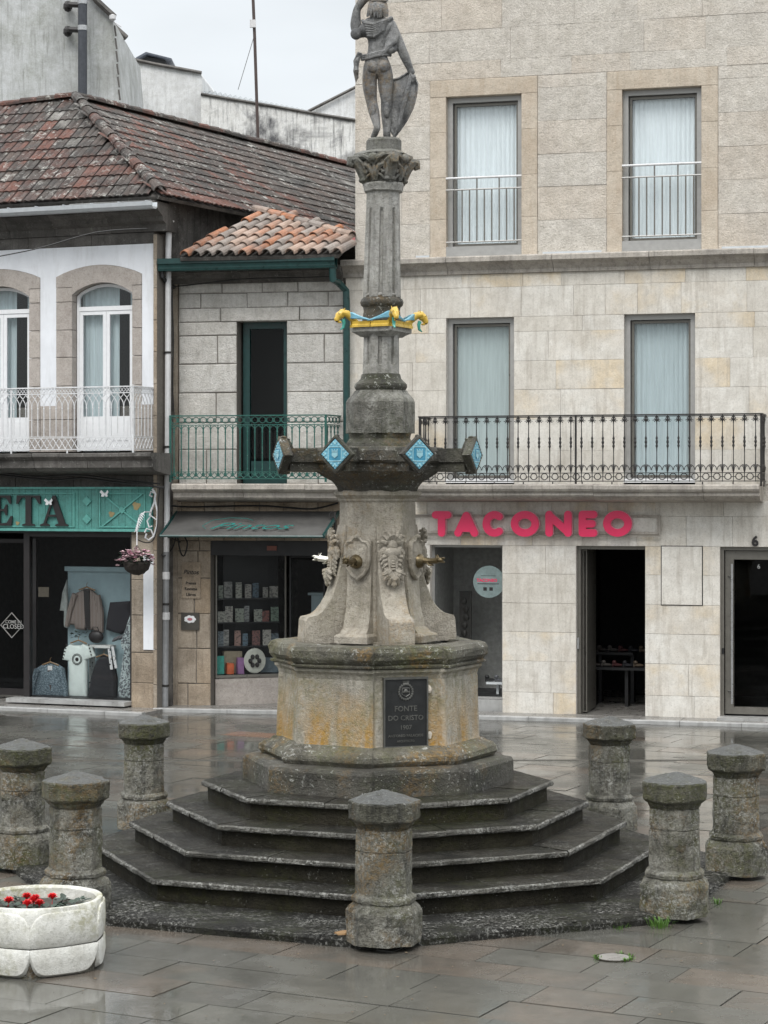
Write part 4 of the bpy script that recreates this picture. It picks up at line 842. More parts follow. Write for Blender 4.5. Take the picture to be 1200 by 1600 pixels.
# window surrounds upstairs: single stones
for (U, O) in ((U1, O1), (U2, O2)):
    vtop = U[3]; ot = O[3]; b = BM(); block(b, U[0]+.003, U[1]-.003, -.012, .35, ot, vtop-.004, .006, .002); part('lintel', b, M['surround'], rb)
    ys = [rows3[0]+.0]; 
    for f in (.24, .5, .78, 1): ys.append(rows3[0]+(ot-rows3[0])*f)
    for a, c in ((U[0]+.003, O[0]), (O[1], U[1]-.003)):
        for p, q in zip(ys, ys[1:]): b = BM(); block(b, a, c, -.011, .35, p+.0015, q-.0015, .003, .002); part('jamb_stone', b, M['surround'], rb)
def modern_window(O, curt, rail=False, sill=True, dark=False):
    u0, u1, v0, v1 = O; b = BM(); frame_rect(b, u0, u1, v0, v1, .10, .24, .075, .05); w = part('window', b, M['alu'], rb)
    b = BM(); frame_rect(b, u0+.085, u1-.076, v0+.055, v1-.085, .17, .23, .035, .035); sub(w, 'sash', b, M['alu_d'], rb)
    b = BM(); box(b, u0+.1, u1-.1, .20, .206, v0+.08, v1-.10); sub(w, 'pane', b, M['glass'], rb)
    b = BM(); wavy(b, u0+.08, u1-.08, v0+.06, v1-.02, .25, .014 if curt != 'curtain_d' else .004, 110); sub(w, 'curtain', b, M[curt], rb, True)
    b = BM(); box(b, u0-.1, u1+.1, .9, .95, v0-.1, v1+.1); box(b, u0-.12, u0-.1, .25, .9, v0-.1, v1+.1); box(b, u1+.1, u1+.12, .25, .9, v0-.1, v1+.1); box(b, u0-.1, u1+.1, .25, .9, v1+.1, v1+.12); sub(w, 'room_wall', b, M['dark2'], rb)
    b = BM(); box(b, u0, u1, -.004 if rail else -.03, .10, v0-(.16 if rail else .02), v0+.035); sub(w, 'sill', b, M['alu'] if rail else M['whitep'], rb)
    if rail:
        r0 = v0+.10; r1 = RB.v(755, 277 if O is O1 else 268); rl = BM()
        tube(rl, [(u0, -.0, r1), (u1, -.0, r1)], .018, 8); w2_ = sub(w, 'handrail', rl, M['pvc'], rb)
        [sub(w, 'rail', (tube(b_, [(u0, .0, z_), (u1, 0, z_)], .012, 6), b_)[1], M['alu'], rb) for z_, b_ in ((r1-.17, BM()), (r0, BM()))]
        for i in range(9):
            x = u0+.13+(u1-u0-.24)*i/8; b = BM(); tube(b, [(x, 0, r0), (x, 0, r1-.17 if i % 3 else r1)], .011, 6); sub(w, 'bar', b, M['alu_d'], rb)
modern_window(O1, 'curtain', True); modern_window(O2, 'curtain', True)
modern_window((w1[0], w1[1], V(752), w1[3]), 'curtain_d'); modern_window((w2[0], w2[1], V(752), w2[3]), 'curtain_b')
# black balcony railing
def railing(Tt, name, path, v0, v1, sp, module, m, extra, partname='baluster'):
    L_ = [(Vector(a), Vector(c)) for a, c in zip(path, path[1:])]
    b = BM(); extra(b, L_, v0, v1); r = part(name, b, m, Tt)
    me = None
    for a, c in L_:
        d = c-a; n = max(1, round(d.length/sp)); st = d/n; ang = math.atan2(d.y, d.x)
        for i in range(n):
            if me is None: bb = BM(); module(bb, sp, v1-v0); me = mesh_of(partname, bb, m, False)
            o = bpy.data.objects.new(partname, me); COL.objects.link(o); o.parent = r; p = a+st*(i+.5); o.location = Vector((p.x, p.y, v0))-Tt.off; o.rotation_euler = (0, 0, ang); o.scale = (st.length/sp, 1, 1)
    return r
def mod_black(b, s, h):
    def t(pts, r=.006): tube(b, [(x, 0, z) for x, z in pts], r, 5, cap=False)
    lathe(b, [(.006, .0), (.007, .13), (.016, .16), (.022, .20), (.012, .225), (.008, .25), (.0065, .40), (.009, .47), (.020, .50), (.012, .525), (.021, .555), (.012, .585), (.018, .61), (.008, .64), (.0065, .80), (.010, .84), (.018, .87), (.008, .90), (.007, h)], 6)
    for s_ in (-1, 1):
        t([(0, h-.10), (s_*.02, h-.075), (s_*.035, h-.10)], .008); t([(0, .20), (s_*.022, .225), (s_*.034, .205)], .008)
        t([(0, h-.11)]+[(s_*(x), z) for x, z in arc(s/2, h-.045, s/2-.008, .035, 190, 350, 5)][:3], .005)
        t([(s_*x, z) for x, z in arc(0, .165, s/2-.004, .075, 0, 80, 5)], .006)
    t(arc(0, h-.055, .028, .028, 0, 360, 8), .006)
    t([(-s/2+x, .075+z) for x, z in arc(0, 0, .045, .045, -90, 90, 6)], .007); t([(s/2+x, .075+z) for x, z in arc(0, 0, .045, .045, 90, 270, 6)], .007)
    t([(x, z) for x, z in arc(0, .045, .038, .03, 0, 180, 5)], .006)
    ell(b, (0, 0, h-.03), (.020, .008, .02), seg=6, rings=4)
def bars(b, L_, v0, v1, top=.022, low=.02, extra=()):
    for a, c in L_:
        d = (c-a).normalized(); n = Vector((-d.y, d.x))
        for z, t, hh in [(v1, top, .018), (v0+.01, low, .012)]+list(extra):
            q = [a-d*.01+n*t, c+d*.01+n*t, c+d*.01-n*t, a-d*.01-n*t]; loft(b, [[(p.x, p.y, z-hh/2) for p in q], [(p.x, p.y, z+hh/2) for p in q]])
rv0 = RB.v(900, 753, BW); rv1 = RB.v(900, 649, BW)
pa = (RB.u(655, BW), -BW+.03); pc = (RB.u(1189, BW), -BW+.03)
def blk(b, L_, v0, v1):
    bars(b, L_, v0, v1, extra=[(v1-.02, .008, .012), (v0+.125, .008, .01)])
    for u in (RB.u(899, BW), pa[0], pc[0]): tube(b, [(u, -BW+.03, v0-.06), (u, -BW+.03, v1)], .016, 6)
    for i in range(12): u = pa[0]+.25+i*.42; tube(b, [(u, -BW+.03, v0-.07), (u, -BW+.03, v0)], .010, 5)
railing(rb, 'balcony_railing', [(pa[0], 0), pa, pc, (pc[0], 0)], rv0, rv1, .152, mod_black, M['black'], blk)
# sign panel: moulded stone tablet
su0, su1, sv0, sv1 = rect(RB, 646, 804, 1031, 834); b = BM()
frame_rect(b, su0, su1, sv0, sv1, -.05, .0, .035); b2 = BM(); frame_rect(b2, su0-.012, su1+.012, sv0-.03, sv1+.0, -.075, -.052, .012)
part('tablet_moulding', b, M['cornice'], rb); part('tablet_edge', b2, M['cornice'], rb)
part('tablet', B(su0+.036, su1-.036, -.018, -.006, sv0+.036, sv1-.036), M['ashlar'], rb)
# TACONEO
sg = thing('shop_sign', 'pink rounded letters reading TACONEO on the stone tablet', 'sign', at=(RB.u(832), -.1, V(819)), frame=RB)
LH = .37
def st_(pts, du): return [(du+x, V(838.5)+z) for x, z in pts]
def letter(px0, px1, strokes, name):
    u0, u1 = RB.u(px0, .1), RB.u(px1, .1); wd = .108; W_ = (u1-u0-wd); H_ = LH-wd; b = BM(); e = BM()
    zb = RB.v((px0+px1)/2, 838.5, .1)+wd/2
    for i, (pts, cl) in enumerate(strokes):
        q = [(u0+wd/2+x*W_, zb+z*H_) for x, z in pts]; ribbon(b, q, wd, -.155-.0008*i, -.11, closed=cl); ribbon(e, q, wd+.014, -.108-.0008*i, -.03, closed=cl)
    o = part('letter', b, M['pink'], sg); sub(o, 'letter_edge', e, M['pink_edge'], sg)
O_ = [(arc(.5, .5, .5, .5, 0, 345, 23), True)]
letter(676, 706, [([(0, 1), (1, 1)], 0), ([(.5, 1), (.5, 0)], 0)], 'T'); letter(711, 748, [([(0, 0), (.5, .96)], 0), ([(.5, .96), (1, 0)], 0), ([(.3, .27), (.7, .27)], 0)], 'A')
letter(755, 791, [(arc(.52, .5, .52, .5, 55, 305, 18), 0)], 'C'); letter(799, 843, O_, 'O'); letter(853, 894, [([(0, 0), (0, 1)], 0), ([(0, .95), (1, .05)], 0), ([(1, 0), (1, 1)], 0)], 'N')
letter(905, 934, [([(0, 0), (0, 1)], 0), ([(0, 1), (1, 1)], 0), ([(0, .5), (.85, .5)], 0), ([(0, 0), (1, 0)], 0)], 'E'); letter(943, 988, O_, 'O')
# number 6, side tablet
b = text_bm('6', .20, .02, .006); move(b, (RB.u(1180), -.02, RB.v(1180, 853))); solo('house_number', 'grey metal number 6 above the glass door', 'house number', b, M['letter'], at=(RB.u(1180), -.02, RB.v(1180, 845)), frame=RB)
a = rect(RB, 1034, 854, 1097, 945); b = BM(); block(b, a[0], a[1], -.022, -.004, a[2], a[3], .004, .003); part('meter_cover', b, M['ashlar'], rb, label='square stone cover plate with a keyhole')
b = BM(); frame_rect(b, a[0]-.012, a[1]+.012, a[2]-.012, a[3]+.012, -.006, 0, .014); part('cover_gap', b, M['dark'], rb)
# doorways and shop window
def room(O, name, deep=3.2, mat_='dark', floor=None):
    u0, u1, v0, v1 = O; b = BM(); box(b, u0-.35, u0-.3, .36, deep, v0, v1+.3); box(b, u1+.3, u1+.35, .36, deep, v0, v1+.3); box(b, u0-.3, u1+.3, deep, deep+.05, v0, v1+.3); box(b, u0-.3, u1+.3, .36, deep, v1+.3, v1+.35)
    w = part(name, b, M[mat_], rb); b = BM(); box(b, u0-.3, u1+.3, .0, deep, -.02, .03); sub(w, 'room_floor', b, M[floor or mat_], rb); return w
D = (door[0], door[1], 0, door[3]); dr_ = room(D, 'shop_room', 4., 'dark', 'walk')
b = BM(); box(b, D[0], D[0]+.05, .10, .3, .03, D[3]); box(b, D[0]+.05, D[1], .10, .3, D[3]-.05, D[3]); part('door_frame', b, M['alu_d'], rb)
b = BM(); frame_rect(b, D[0]+.05, D[0]+.11, .05, D[3]-.06, .30, 1.1, .02); part('open_door', b, M['alu_d'], rb)
part('door_handle', B(D[0]+.004, D[0]+.03, .06, .1, .98, 1.14), M['steel'], rb)
part('threshold', B(door[0]-.15, door[1]+.2, -.12, -.004, 0, .05), M['walk'], rb)
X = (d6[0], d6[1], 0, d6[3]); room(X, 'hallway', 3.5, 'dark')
b = BM(); box(b, X[0], X[0]+.05, .06, .3, .02, X[3]); box(b, X[0]+.05, X[1], .06, .3, X[3]-.05, X[3]); frame_rect(b, X[0]+.06, X[1], .1, X[3]-.06, .12, .22, .12, .1); gd = part('glass_door', b, M['alu_d'], rb)
sub(gd, 'pane', B(X[0]+.17, X[1]-.1, .16, .168, .19, X[3]-.17), M['glass_dk'], rb)
b = BM(); hx = X[0]+.165; tube(b, [(hx, .03, .25), (hx, .03, X[3]-.24)], .017, 8); 
for z in (.42, X[3]-.42): tube(b, [(hx, .03, z), (hx-.06, .12, z)], .012, 6)
sub(gd, 'handle', b, M['steel'], rb)
b = BM(); box(b, X[0]+.02, X[0]+.05, .05, .118, .95, 1.03); sub(gd, 'lock', b, M['dark'], rb)
b = text_bm('6', .09, .003, .001); move(b, (RB.u(1184), .155, RB.v(1184, 889))); sub(gd, 'glass_number', b, M['steel'], rb)
part('door_step', B(X[0]-.02, X[1]+.4, -.25, .12, 0, .075), M['kerb'], rb)
Wd = (shop[0], shop[1], .0, shop[3])
b = BM(); frame_rect(b, Wd[0], Wd[1], .22, Wd[3], .14, .2, .035, .03); sw = part('shop_window', b, M['alu'], rb)
sub(sw, 'pane', B(Wd[0]+.03, Wd[1]-.03, .168, .176, .24, Wd[3]-.03), M['glass_dk'], rb)
part('window_base', B(Wd[0], Wd[1], .10, .34, 0, .215), M['kerb'], rb)
b = BM(); box(b, Wd[0]-.3, Wd[1]+.3, 1.5, 1.55, 0, Wd[3]+.2); box(b, Wd[0]-.02, Wd[0]+.0, .36, 1.5, 0, Wd[3]+.2); box(b, Wd[1]+.02, Wd[1]+.05, .36, 1.5, 0, Wd[3]+.2); part('display_wall', b, plain('grey_display_wall', (.36,.35,.33), .8), rb)
part('display_floor', B(Wd[0], Wd[1], .2, 1.5, .216, .25), M['dark2'], rb); part('display_ceiling', B(Wd[0]-.02, Wd[1]+.05, .36, 1.5, Wd[3]+.2, Wd[3]+.24), M['dark2'], rb)
def at_rb(px, py, y): return (RB.u(px, -y), y, RB.v(px, py, -y))
c = at_rb(764, 909, .155); b = BM(); lathe(b, [(.235, 0), (.235, .004)], 28); bmesh.ops.rotate(b, cent=(0,0,0), matrix=Matrix.Rotation(R_(90), 3, 'X'), verts=b.verts)
stk = thing('window_sticker', 'round pale sticker with red shop name on the shoe shop window', 'sticker', at=c, frame=RB); move(b, c); part('disc', b, plain('pale_teal_print', (.19,.25,.245), .6), stk)
b = text_bm('TACONEO', .062, .002, .002); move(b, (c[0]-.03, c[1]-.006, c[2]+.0)); part('lettering', b, M['pink'], stk)
b = BM(); box(b, c[0]-.12, c[0]+.10, c[1]-.007, c[1]-.004, c[2]+.085, c[2]+.09); box(b, c[0]-.17, c[0]+.15, c[1]-.007, c[1]-.004, c[2]-.035, c[2]-.025)
for s in (-1, 1): box(b, c[0]-.012+s*.045-.026, c[0]-.012+s*.045+.026, c[1]-.007, c[1]-.004, c[2]-.13, c[2]-.08)
part('printed_mark', b, M['letter'], stk)
c = at_rb(727, 1090, .9); b = BM(); z0_ = .25; box(b, c[0]-.09, c[0]+.09, .9, .95, z0_, z0_+1.5)
for i in range(11): ell(b, (c[0]+.02*math.sin(i*1.7), .89, z0_+.15+i*.12), (.05, .03, .055), seg=8)
solo('carved_panel', 'tall dark carved wooden panel behind the shop glass', 'carved panel', b, plain('dark_carved_wood', (.03,.026,.022), .6), at=(c[0], .9, z0_), frame=RB, smooth=False)
def shoe(b, x, y, z, s=1., heel=.06):
    ell(b, (x, y, z+.035*s), (.10*s, .036*s, .032*s), seg=8); ell(b, (x-.055*s, y, z+.06*s+heel*.4), (.045*s, .035*s, .04*s), seg=8); box(b, x-.09*s, x-.07*s, y-.015, y+.015, z, z+heel)
b = BM(); box(b, RB.u(748), RB.u(778), .5, .8, .40, .43); box(b, RB.u(762), RB.u(766), .6, .7, .25, .40); solo('shoe_stand', 'small white stand for shoes low in the shop window', 'shoe stand', b, M['whitep'], at=(RB.u(763), .5, .25), frame=RB)
for i, px in enumerate((752, 767, 779)):
    b = BM(); zz = .43 if i < 2 else .25; shoe(b, RB.u(px), .6, zz, .8); solo('shoe', ['dark shoe on the left end of the white stand', 'grey shoe on the right end of the white stand', 'brown shoe on the window floor beside the stand'][i], 'shoe', b, plain('shoe_leather', [(.02,.02,.02), (.12,.12,.13), (.10,.05,.03)][i], .4), at=(RB.u(px), .6, zz), frame=RB, smooth=True)
# display inside the open doorway
for row, (y, z) in enumerate(((1.3, .62), (1.9, .80))):
    b = BM(); box(b, D[0]-.2, D[1]-.15-.3*row, y, y+.35, z-.04, z); box(b, D[0], D[0]+.05, y+.1, y+.3, .03, z-.04); box(b, D[1]-.5, D[1]-.45, y+.1, y+.3, .03, z-.04)
    solo('display_table', ['low table of shoes inside the open doorway', 'higher shelf of shoes at the back of the doorway'][row], 'table', b, M['dark2'], at=(D[0]+.3, y, z), frame=RB)
    for i in range(5):
        b = BM(); x = D[0]+.05+i*.16; shoe(b, x, y+.15, z, .8, .05); c_ = [(.06,.05,.045), (.10,.09,.08), (.09,.03,.03), (.03,.03,.035), (.12,.09,.06)][i]
        solo('shoe', ['first', 'second', 'third', 'fourth', 'fifth'][i]+' dim shoe from the left on the '+['low table', 'back shelf'][row]+' inside the open doorway', 'shoe', b, plain('dim_shoe_leather', c_, .5), at=(x, y+.15, z), frame=RB, group='shoes inside the doorway', smooth=True)
# ================= middle building
mb = thing('narrow_stone_house', 'narrow grey granite house with green balcony between the two larger buildings', 'building', at=(MB.u(272), 0, 0), frame=MB)
VM = lambda y, px=410: MB.v(px, y)
mL, mR = MB.u(279), MB.u(537)
dm = rect(MB, 370, 502, 448, 760); rws = [VM(y) for y in (757, 702, 660, 613, 568, 523, 501.5, 457, 442)]
dm = (dm[0], dm[1], rws[0]-.1, rws[6])
lint = rect(MB, 345, 478, 468, 501)
masonry(mb, rws[:7]+[rws[6]+.203, rws[7], rws[8]+.02], mL, mR, [dm, (lint[0], lint[1], rws[6], rws[6]+.203)], M['rough_stone'], lo=.42, hi=.8, gap=.006, ch=.012, jit=.007)
b = BM(); block(b, lint[0]+.006, lint[1]-.006, -.015, .35, rws[6]+.002, rws[6]+.20, .008, .003); part('lintel', b, M['rough_stone'], mb)
part('wall_core', B(lint[0], lint[1], .3505, .5, rws[6], rws[6]+.21), M['mortar'], mb)
part('corner_strip', B(MB.u(266), mL-.01, -.03, .3, 0, rws[8]+.02), M['pier'], mb)
moulding(mb, 'cornice_stone', MB.u(268), mR, [(.05, VM(442)), (-.05, VM(442)), (-.08, VM(438)), (-.16, VM(434)), (-.18, VM(430)), (-.26, VM(427)), (-.26, VM(420)), (.05, VM(418))], M['dark_cornice'], .7, 1.3)
b = BM(); frame_rect(b, dm[0]+.04, dm[1], dm[2]+.1, dm[3], .22, .30, .10, .12); box(b, dm[0]+.16, dm[1]-.11, .235, .28, dm[2]+.2, VM(720)); bd = part('balcony_door', b, M['dkgreen'], mb)
sub(bd, 'pane', B(dm[0]+.14, dm[1]-.10, .26, .266, VM(716), dm[3]-.1), M['glass_dk'], mb)
b = BM(); box(b, dm[0]-.3, dm[1]+.3, 1.5, 1.55, dm[2], dm[3]+.3); box(b, dm[0]-.3, dm[0]-.28, .36, 1.5, dm[2], dm[3]+.3); box(b, dm[1]+.28, dm[1]+.3, .36, 1.5, dm[2], dm[3]+.3); box(b, dm[0]-.3, dm[1]+.3, .36, 1.5, dm[3]+.3, dm[3]+.33); part('room_wall', b, M['dark2'], mb)
MW = .55; q0, q1 = MB.v(400, 783, MW), MB.v(400, 756, MW)
moulding(mb, 'balcony_stone', MB.u(268, MW), MB.u(531, MW), [(.02, q0-.02), (-.2, q0), (-MW+.12, q0+.02), (-MW+.08, q0+.05), (-MW+.08, q0+.12), (-MW+.02, q0+.14), (-MW-.02, q0+.17), (-MW-.02, q1-.02), (-MW, q1), (.02, q1)], M['cornice'], .8, 1.4, am=.005)
part('upper_core', B(MB.u(266), mR, .02, .36, VM(783), VM(756)), M['mortar'], mb)
def mod_green(b, s, h):
    def t(pts, r=.006): tube(b, [(x, 0, z) for x, z in pts], r, 5, cap=False)
    lathe(b, [(.008, .10), (.010, .13), (.014, .15), (.009, .17), (.009, h-.26), (.014, h-.245), (.010, h-.22), (.007, h-.13)], 6)
    t(arc(0, h-.065, .046, .046, 0, 360, 10), .0065)
    for s_ in (-1, 1): t([(s_*x, z) for x, z in arc(s/2, h-.235, s/2-.0, .085, 180, 90, 5)], .006); t([(s_*.0, .10), (s_*.03, .075), (s_*.05, .10)], .007); t([(0, .10), (s_*.025, .045), (s_*.055, .02)], .008); t([(s_*s/2, h-.10), (s_*.048, h-.065), (s_*s/2, h-.03)], .005)
    ell(b, (0, 0, .06), (.022, .008, .022), seg=6, rings=4)
gv0, gv1 = MB.v(400, 749, MW), MB.v(400, 649, MW)
def grn(b, L_, v0, v1):
    bars(b, L_, v0, v1, .018, .014, [(v1-.135, .008, .012), (v0+.11, .006, .01)])
    for p in (L_[0][1], L_[1][1]): tube(b, [(p.x, p.y, v0-.04), (p.x, p.y, v1)], .018, 6)
gy = -MW+.04
railing(mb, 'balcony_railing', [(MB.u(266), -.02), (MB.u(265, MW), gy), (MB.u(508, MW), gy), (MB.u(531), -.02)], gv0, gv1, .112, mod_green, M['green'], grn)
# ground floor of the middle house
shm = (MB.u(329), MB.u(511), -.1, VM(845))
lows = [0, VM(1070), VM(1015), VM(960), VM(904), VM(861), shm[3], VM(800), VM(784)]
masonry(mb, lows, MB.u(262), mR+.12, [shm], M['pier'], lo=.3, hi=.55, gap=.005, ch=.01, jit=.005)
part('beam', B(shm[0], shm[1], .02, .3, shm[3]-.22, shm[3]-.004), M['dark2'], mb)
r_ = BM(); box(r_, shm[0]-.02, shm[0], .36, 3.2, 0, shm[3]+.2); box(r_, shm[1]+.02, shm[1]+.05, .36, 3.2, 0, shm[3]+.2); box(r_, shm[0]-.02, shm[1]+.05, 3.2, 3.25, 0, shm[3]+.2); box(r_, shm[0]-.02, shm[1]+.05, .36, 3.2, shm[3]+.2, shm[3]+.24); part('shop_room', r_, M['dark'], mb)
part('shop_floor', B(shm[0], shm[1], -.0, 3.2, 0, .03), M['walk'], mb); part('shop_step', B(MB.u(318), mR, -.16, -.003, 0, .05), M['walk'], mb)
# display case set back at a slant
A0 = Vector((shm[0]+.02, .20)); A1 = Vector((MB.u(447, -.75), .75)); dv = (A1-A0); nv = Vector((-dv.y, dv.x)).normalized()
def slab3(b, f0, f1, o0, o1, z0, z1):
    p = [A0+dv*f0+nv*o0, A0+dv*f1+nv*o0, A0+dv*f1+nv*o1, A0+dv*f0+nv*o1]; loft(b, [[(q.x, q.y, z) for q in p] for z in (z0, z1)])
b = BM(); slab3(b, 0, 1, 0, .7, 0, VM(1064, 380)); dc = part('display_base', b, M['jamb'], mb)
b = BM(); slab3(b, 0, 1, -.01, .03, VM(1062, 380), VM(1058, 380)); slab3(b, 0, .02, -.01, .03, VM(1058, 380), shm[3]-.22); slab3(b, .98, 1, -.01, .03, VM(1058, 380), shm[3]-.22); sub(dc, 'case_frame', b, M['alu_d'], mb)
b = BM(); slab3(b, .02, .98, .006, .012, VM(1058, 380), shm[3]-.23); sub(dc, 'pane', b, M['glass_dk'], mb)
zs = [VM(1058, 380)+.01, VM(1014, 380), VM(976, 380), VM(938, 380)]
b = BM()
for z in zs[1:]: slab3(b, .03, .97, .16, .42, z-.02, z)
slab3(b, 0, 1, .44, .46, 0, shm[3]); sub(dc, 'shelf', b, M['dark2'], mb)
k_ = NT('printed_paper'); pc_ = k_.ramp(k_.rnd, [(0, (.28,.27,.25)), (.2, (.08,.13,.17)), (.35, (.33,.30,.26)), (.5, (.26,.07,.05)), (.65, (.10,.10,.10)), (.8, (.36,.34,.30)), (1, (.10,.17,.12))])
pr = k_.noise(26, 3, .5, k_.scale(k_.P, (1, 1, 1.6))); pc_ = k_.mix(k_.rng(pr, .52, .56), pc_, k_.mix(.6, pc_, (.03,.03,.03))); M['print'] = k_.fin(pc_, .5)
for j, z in enumerate(zs[1:]):
    for i in range(7):
        f = .05+.13*i+random.uniform(-.015, .02); w_ = .13*random.uniform(.55, 1.0); h_ = random.uniform(.15, .27); b = BM(); o_ = .17+random.uniform(0, .06); slab3(b, f, f+w_, o_, o_+.012, z+.002, z+h_)
        c_ = A0+dv*f+nv*.2
        solo('magazine', '%s magazine from the left on the %s shelf of the newsagent window' % (['first', 'second', 'third', 'fourth', 'fifth', 'sixth', 'seventh'][i], ['lowest', 'middle', 'top'][j]), 'magazine', b, M['print'], at=(c_.x, c_.y, z), frame=MB, group='magazines in the newsagent window')
def kio(name, lb, cat, f0, f1, h, col, o=.08, shape='box'):
    z = zs[0]; b = BM()
    if shape == 'box': slab3(b, f0, f1, o, o+.10, z, z+h); rough(b, .01, 12, 2)
    elif shape == 'oval':
        p = A0+dv*(f0+f1)/2+nv*o; r0_ = .17; d_ = dv.normalized()
        ring_ = lambda s, q: [(p.x+d_.x*math.cos(t)*r0_*s+nv.x*q, p.y+d_.y*math.cos(t)*r0_*s+nv.y*q, z+.19+math.sin(t)*.19*s) for t in [i*2*math.pi/24 for i in range(24)]]
        loft(b, [ring_(1, .02), ring_(1, -.0), ring_(.9, -.005)])
    c_ = A0+dv*f0+nv*o
    return solo(name, lb, cat, b, plain(name+'_print', col, .5), at=(c_.x, c_.y, z), frame=MB)
kio('toy_box', 'turquoise box low in the newsagent window', 'box', .03, .14, .27, (.03,.25,.20)); kio('gift_box', 'beige picture box behind the orange toy', 'box', .16, .42, .33, (.26,.22,.15), .2)
kio('orange_toy', 'orange toy at the bottom of the newsagent window', 'toy', .18, .27, .16, (.5,.10,.03), .05); kio('purple_doll', 'purple toy box beside the orange toy', 'toy', .33, .42, .24, (.25,.12,.26), .07)
kio('books', 'mixed paper stock at the right end of the newsagent window', 'books', .68, .95, .22, (.10,.13,.15), .15)
o = kio('oval_sign', 'round white sign with black emblem in the newsagent window', 'sign', .48, .66, .3, (.48,.48,.42), .06, 'oval')
b = BM(); p = A0+dv*.57+nv*.045
for i in range(6): a = i*1.05; ell(b, (p.x+dv.normalized().x*.07*math.cos(a), p.y-.012+dv.normalized().y*.07*math.cos(a), zs[0]+.19+.07*math.sin(a)), (.035, .012, .04), seg=7)
m_ = mesh_of('emblem', b, M['letter']); e_ = bpy.data.objects.new('emblem', m_); COL.objects.link(e_); e_.parent = o; e_.location = -Vector((A0+dv*.48+nv*.06).to_3d()) - Vector((0, 0, zs[0]))
b = BM(); box(b, MB.u(481, -1.3), MB.u(511, -1.3), 1.3, 1.6, VM(936), VM(932)); box(b, MB.u(486, -1.3), MB.u(511, -1.3), 1.32, 1.6, VM(968), VM(936.5)); solo('shop_counter', 'pale blue counter seen through the newsagent door', 'counter', b, M['fabric_blue'], at=(MB.u(495, -1.3), 1.3, 0), frame=MB)
b = BM(); frame_rect(b, MB.u(452, -.8), MB.u(508, -.8), .05, shm[3]-.25, .8, .84, .03); gdm = part('shop_door', b, M['dark2'], mb); sub(gdm, 'pane', B(MB.u(455, -.8), MB.u(505, -.8), .815, .82, .1, shm[3]-.3), M['glass_dk'], mb)
part('red_notice', B(MB.u(417), MB.u(432), .0, .015, VM(860), VM(853)), plain('faded_red_plate', (.20,.07,.05), .6), mb)
# signs on the pier
pq_ = rect(MB, 284, 957, 312, 984); tt = thing('wall_plate', 'small dark square plate with white flower emblem on the pier left of the newsagent', 'plaque', at=(pq_[0], -.03, pq_[2]), frame=MB)
part('plate', B(pq_[0], pq_[1], -.035, -.012, pq_[2], pq_[3]), plain('olive_metal', (.06,.055,.045), .5), tt)
b = BM(); cx_, cz_ = (pq_[0]+pq_[1])/2, (pq_[2]+pq_[3])/2+.03
for i in range(7): a = i*.9; ell(b, (cx_+.06*math.cos(a), -.038, cz_+.035*math.sin(a)), (.035, .006, .025), seg=8)
part('flower_emblem', b, M['whitep'], tt)
b = BM(); ell(b, (cx_, -.046, cz_), (.04, .004, .022), seg=8); part('red_print', b, plain('faded_rose', (.45,.16,.18), .6), tt)
tt = thing('engraved_sign', 'dark painted lettering board on the newsagent pier above the square plate', 'sign', at=(MB.u(298), -.02, VM(905)), frame=MB)
a = rect(MB, 285, 878, 314, 935); part('board', B(a[0], a[1], -.022, -.008, a[2], a[3]), M['pier'], tt)
for s, y, z in (('Pintos', 898, .095), ('Prensa', 914, .06), ('Revistas', 923, .06), ('Libros', 932, .06)):
    b = text_bm(s, z, .004, .001, shear=.3 if y == 898 else 0); move(b, (MB.u(299), -.026, VM(y))); part('lettering', b, M['letter'], tt)
# awning
aw = thing('awning', 'sloping grey awning with green edges and script lettering over the newsagent', 'awning', at=(MB.u(405), 0, VM(800)), frame=MB)
AW = .85; za, zb = VM(800), MB.v(380, 838, AW)-.0; ua, ub, uc, ud = MB.u(277), MB.u(530), MB.u(505, AW), MB.u(250, AW)
def aq(f, g, o=0.):  # f along, g down
    p = Vector((ua, -.02, za)).lerp(Vector((ub, -.02, za)), f); q = Vector((ud, -AW, zb)).lerp(Vector((uc, -AW, zb)), f); return p.lerp(q, g)+Vector((0, -.05*o, .09*o))*1.
b = BM(); N_ = 14; gr = [[b.verts.new(aq(i/N_, j/5)+Vector((0, 0, -.015*math.sin(math.pi*j/5)*(1+.3*math.sin(i*1.9))))) for i in range(N_+1)] for j in range(6)]
for j in range(5):
    for i in range(N_): b.faces.new((gr[j][i], gr[j][i+1], gr[j+1][i+1], gr[j+1][i]))
ex = bmesh.ops.extrude_face_region(b, geom=list(b.faces)); bmesh.ops.translate(b, verts=[v for v in ex['geom'] if isinstance(v, bmesh.types.BMVert)], vec=(0, -.004, .012)); part('canvas', b, M['awning'], aw)
b = BM(); tube(b, [aq(0, 0), aq(0, 1)], .022, 6); tube(b, [aq(1, 0), aq(1, 1)], .03, 6); tube(b, [aq(0, 1), aq(1, 1)], .02, 6); part('green_edge', b, M['dkgreen'], aw)
b = BM()
for f in (.02, .98): tube(b, [aq(f, 0)-Vector((0, 0, .45)), aq(f, .9)-Vector((0, 0, .03))], .012, 5)
part('stay', b, M['black'], aw)
b = text_bm('Pintos', .33, .004, -.002, shear=.55, sx=1.45); sl_ = math.atan2(za-zb, AW-.02)
bmesh.ops.rotate(b, cent=(0, 0, 0), matrix=Matrix.Rotation(-(R_(90)-sl_), 3, 'X'), verts=b.verts); c_ = aq(.52, .80)+Vector((0, -.03, .035)); move(b, c_); part('lettering', b, plain('green_script', (.02,.17,.15), .5), aw)
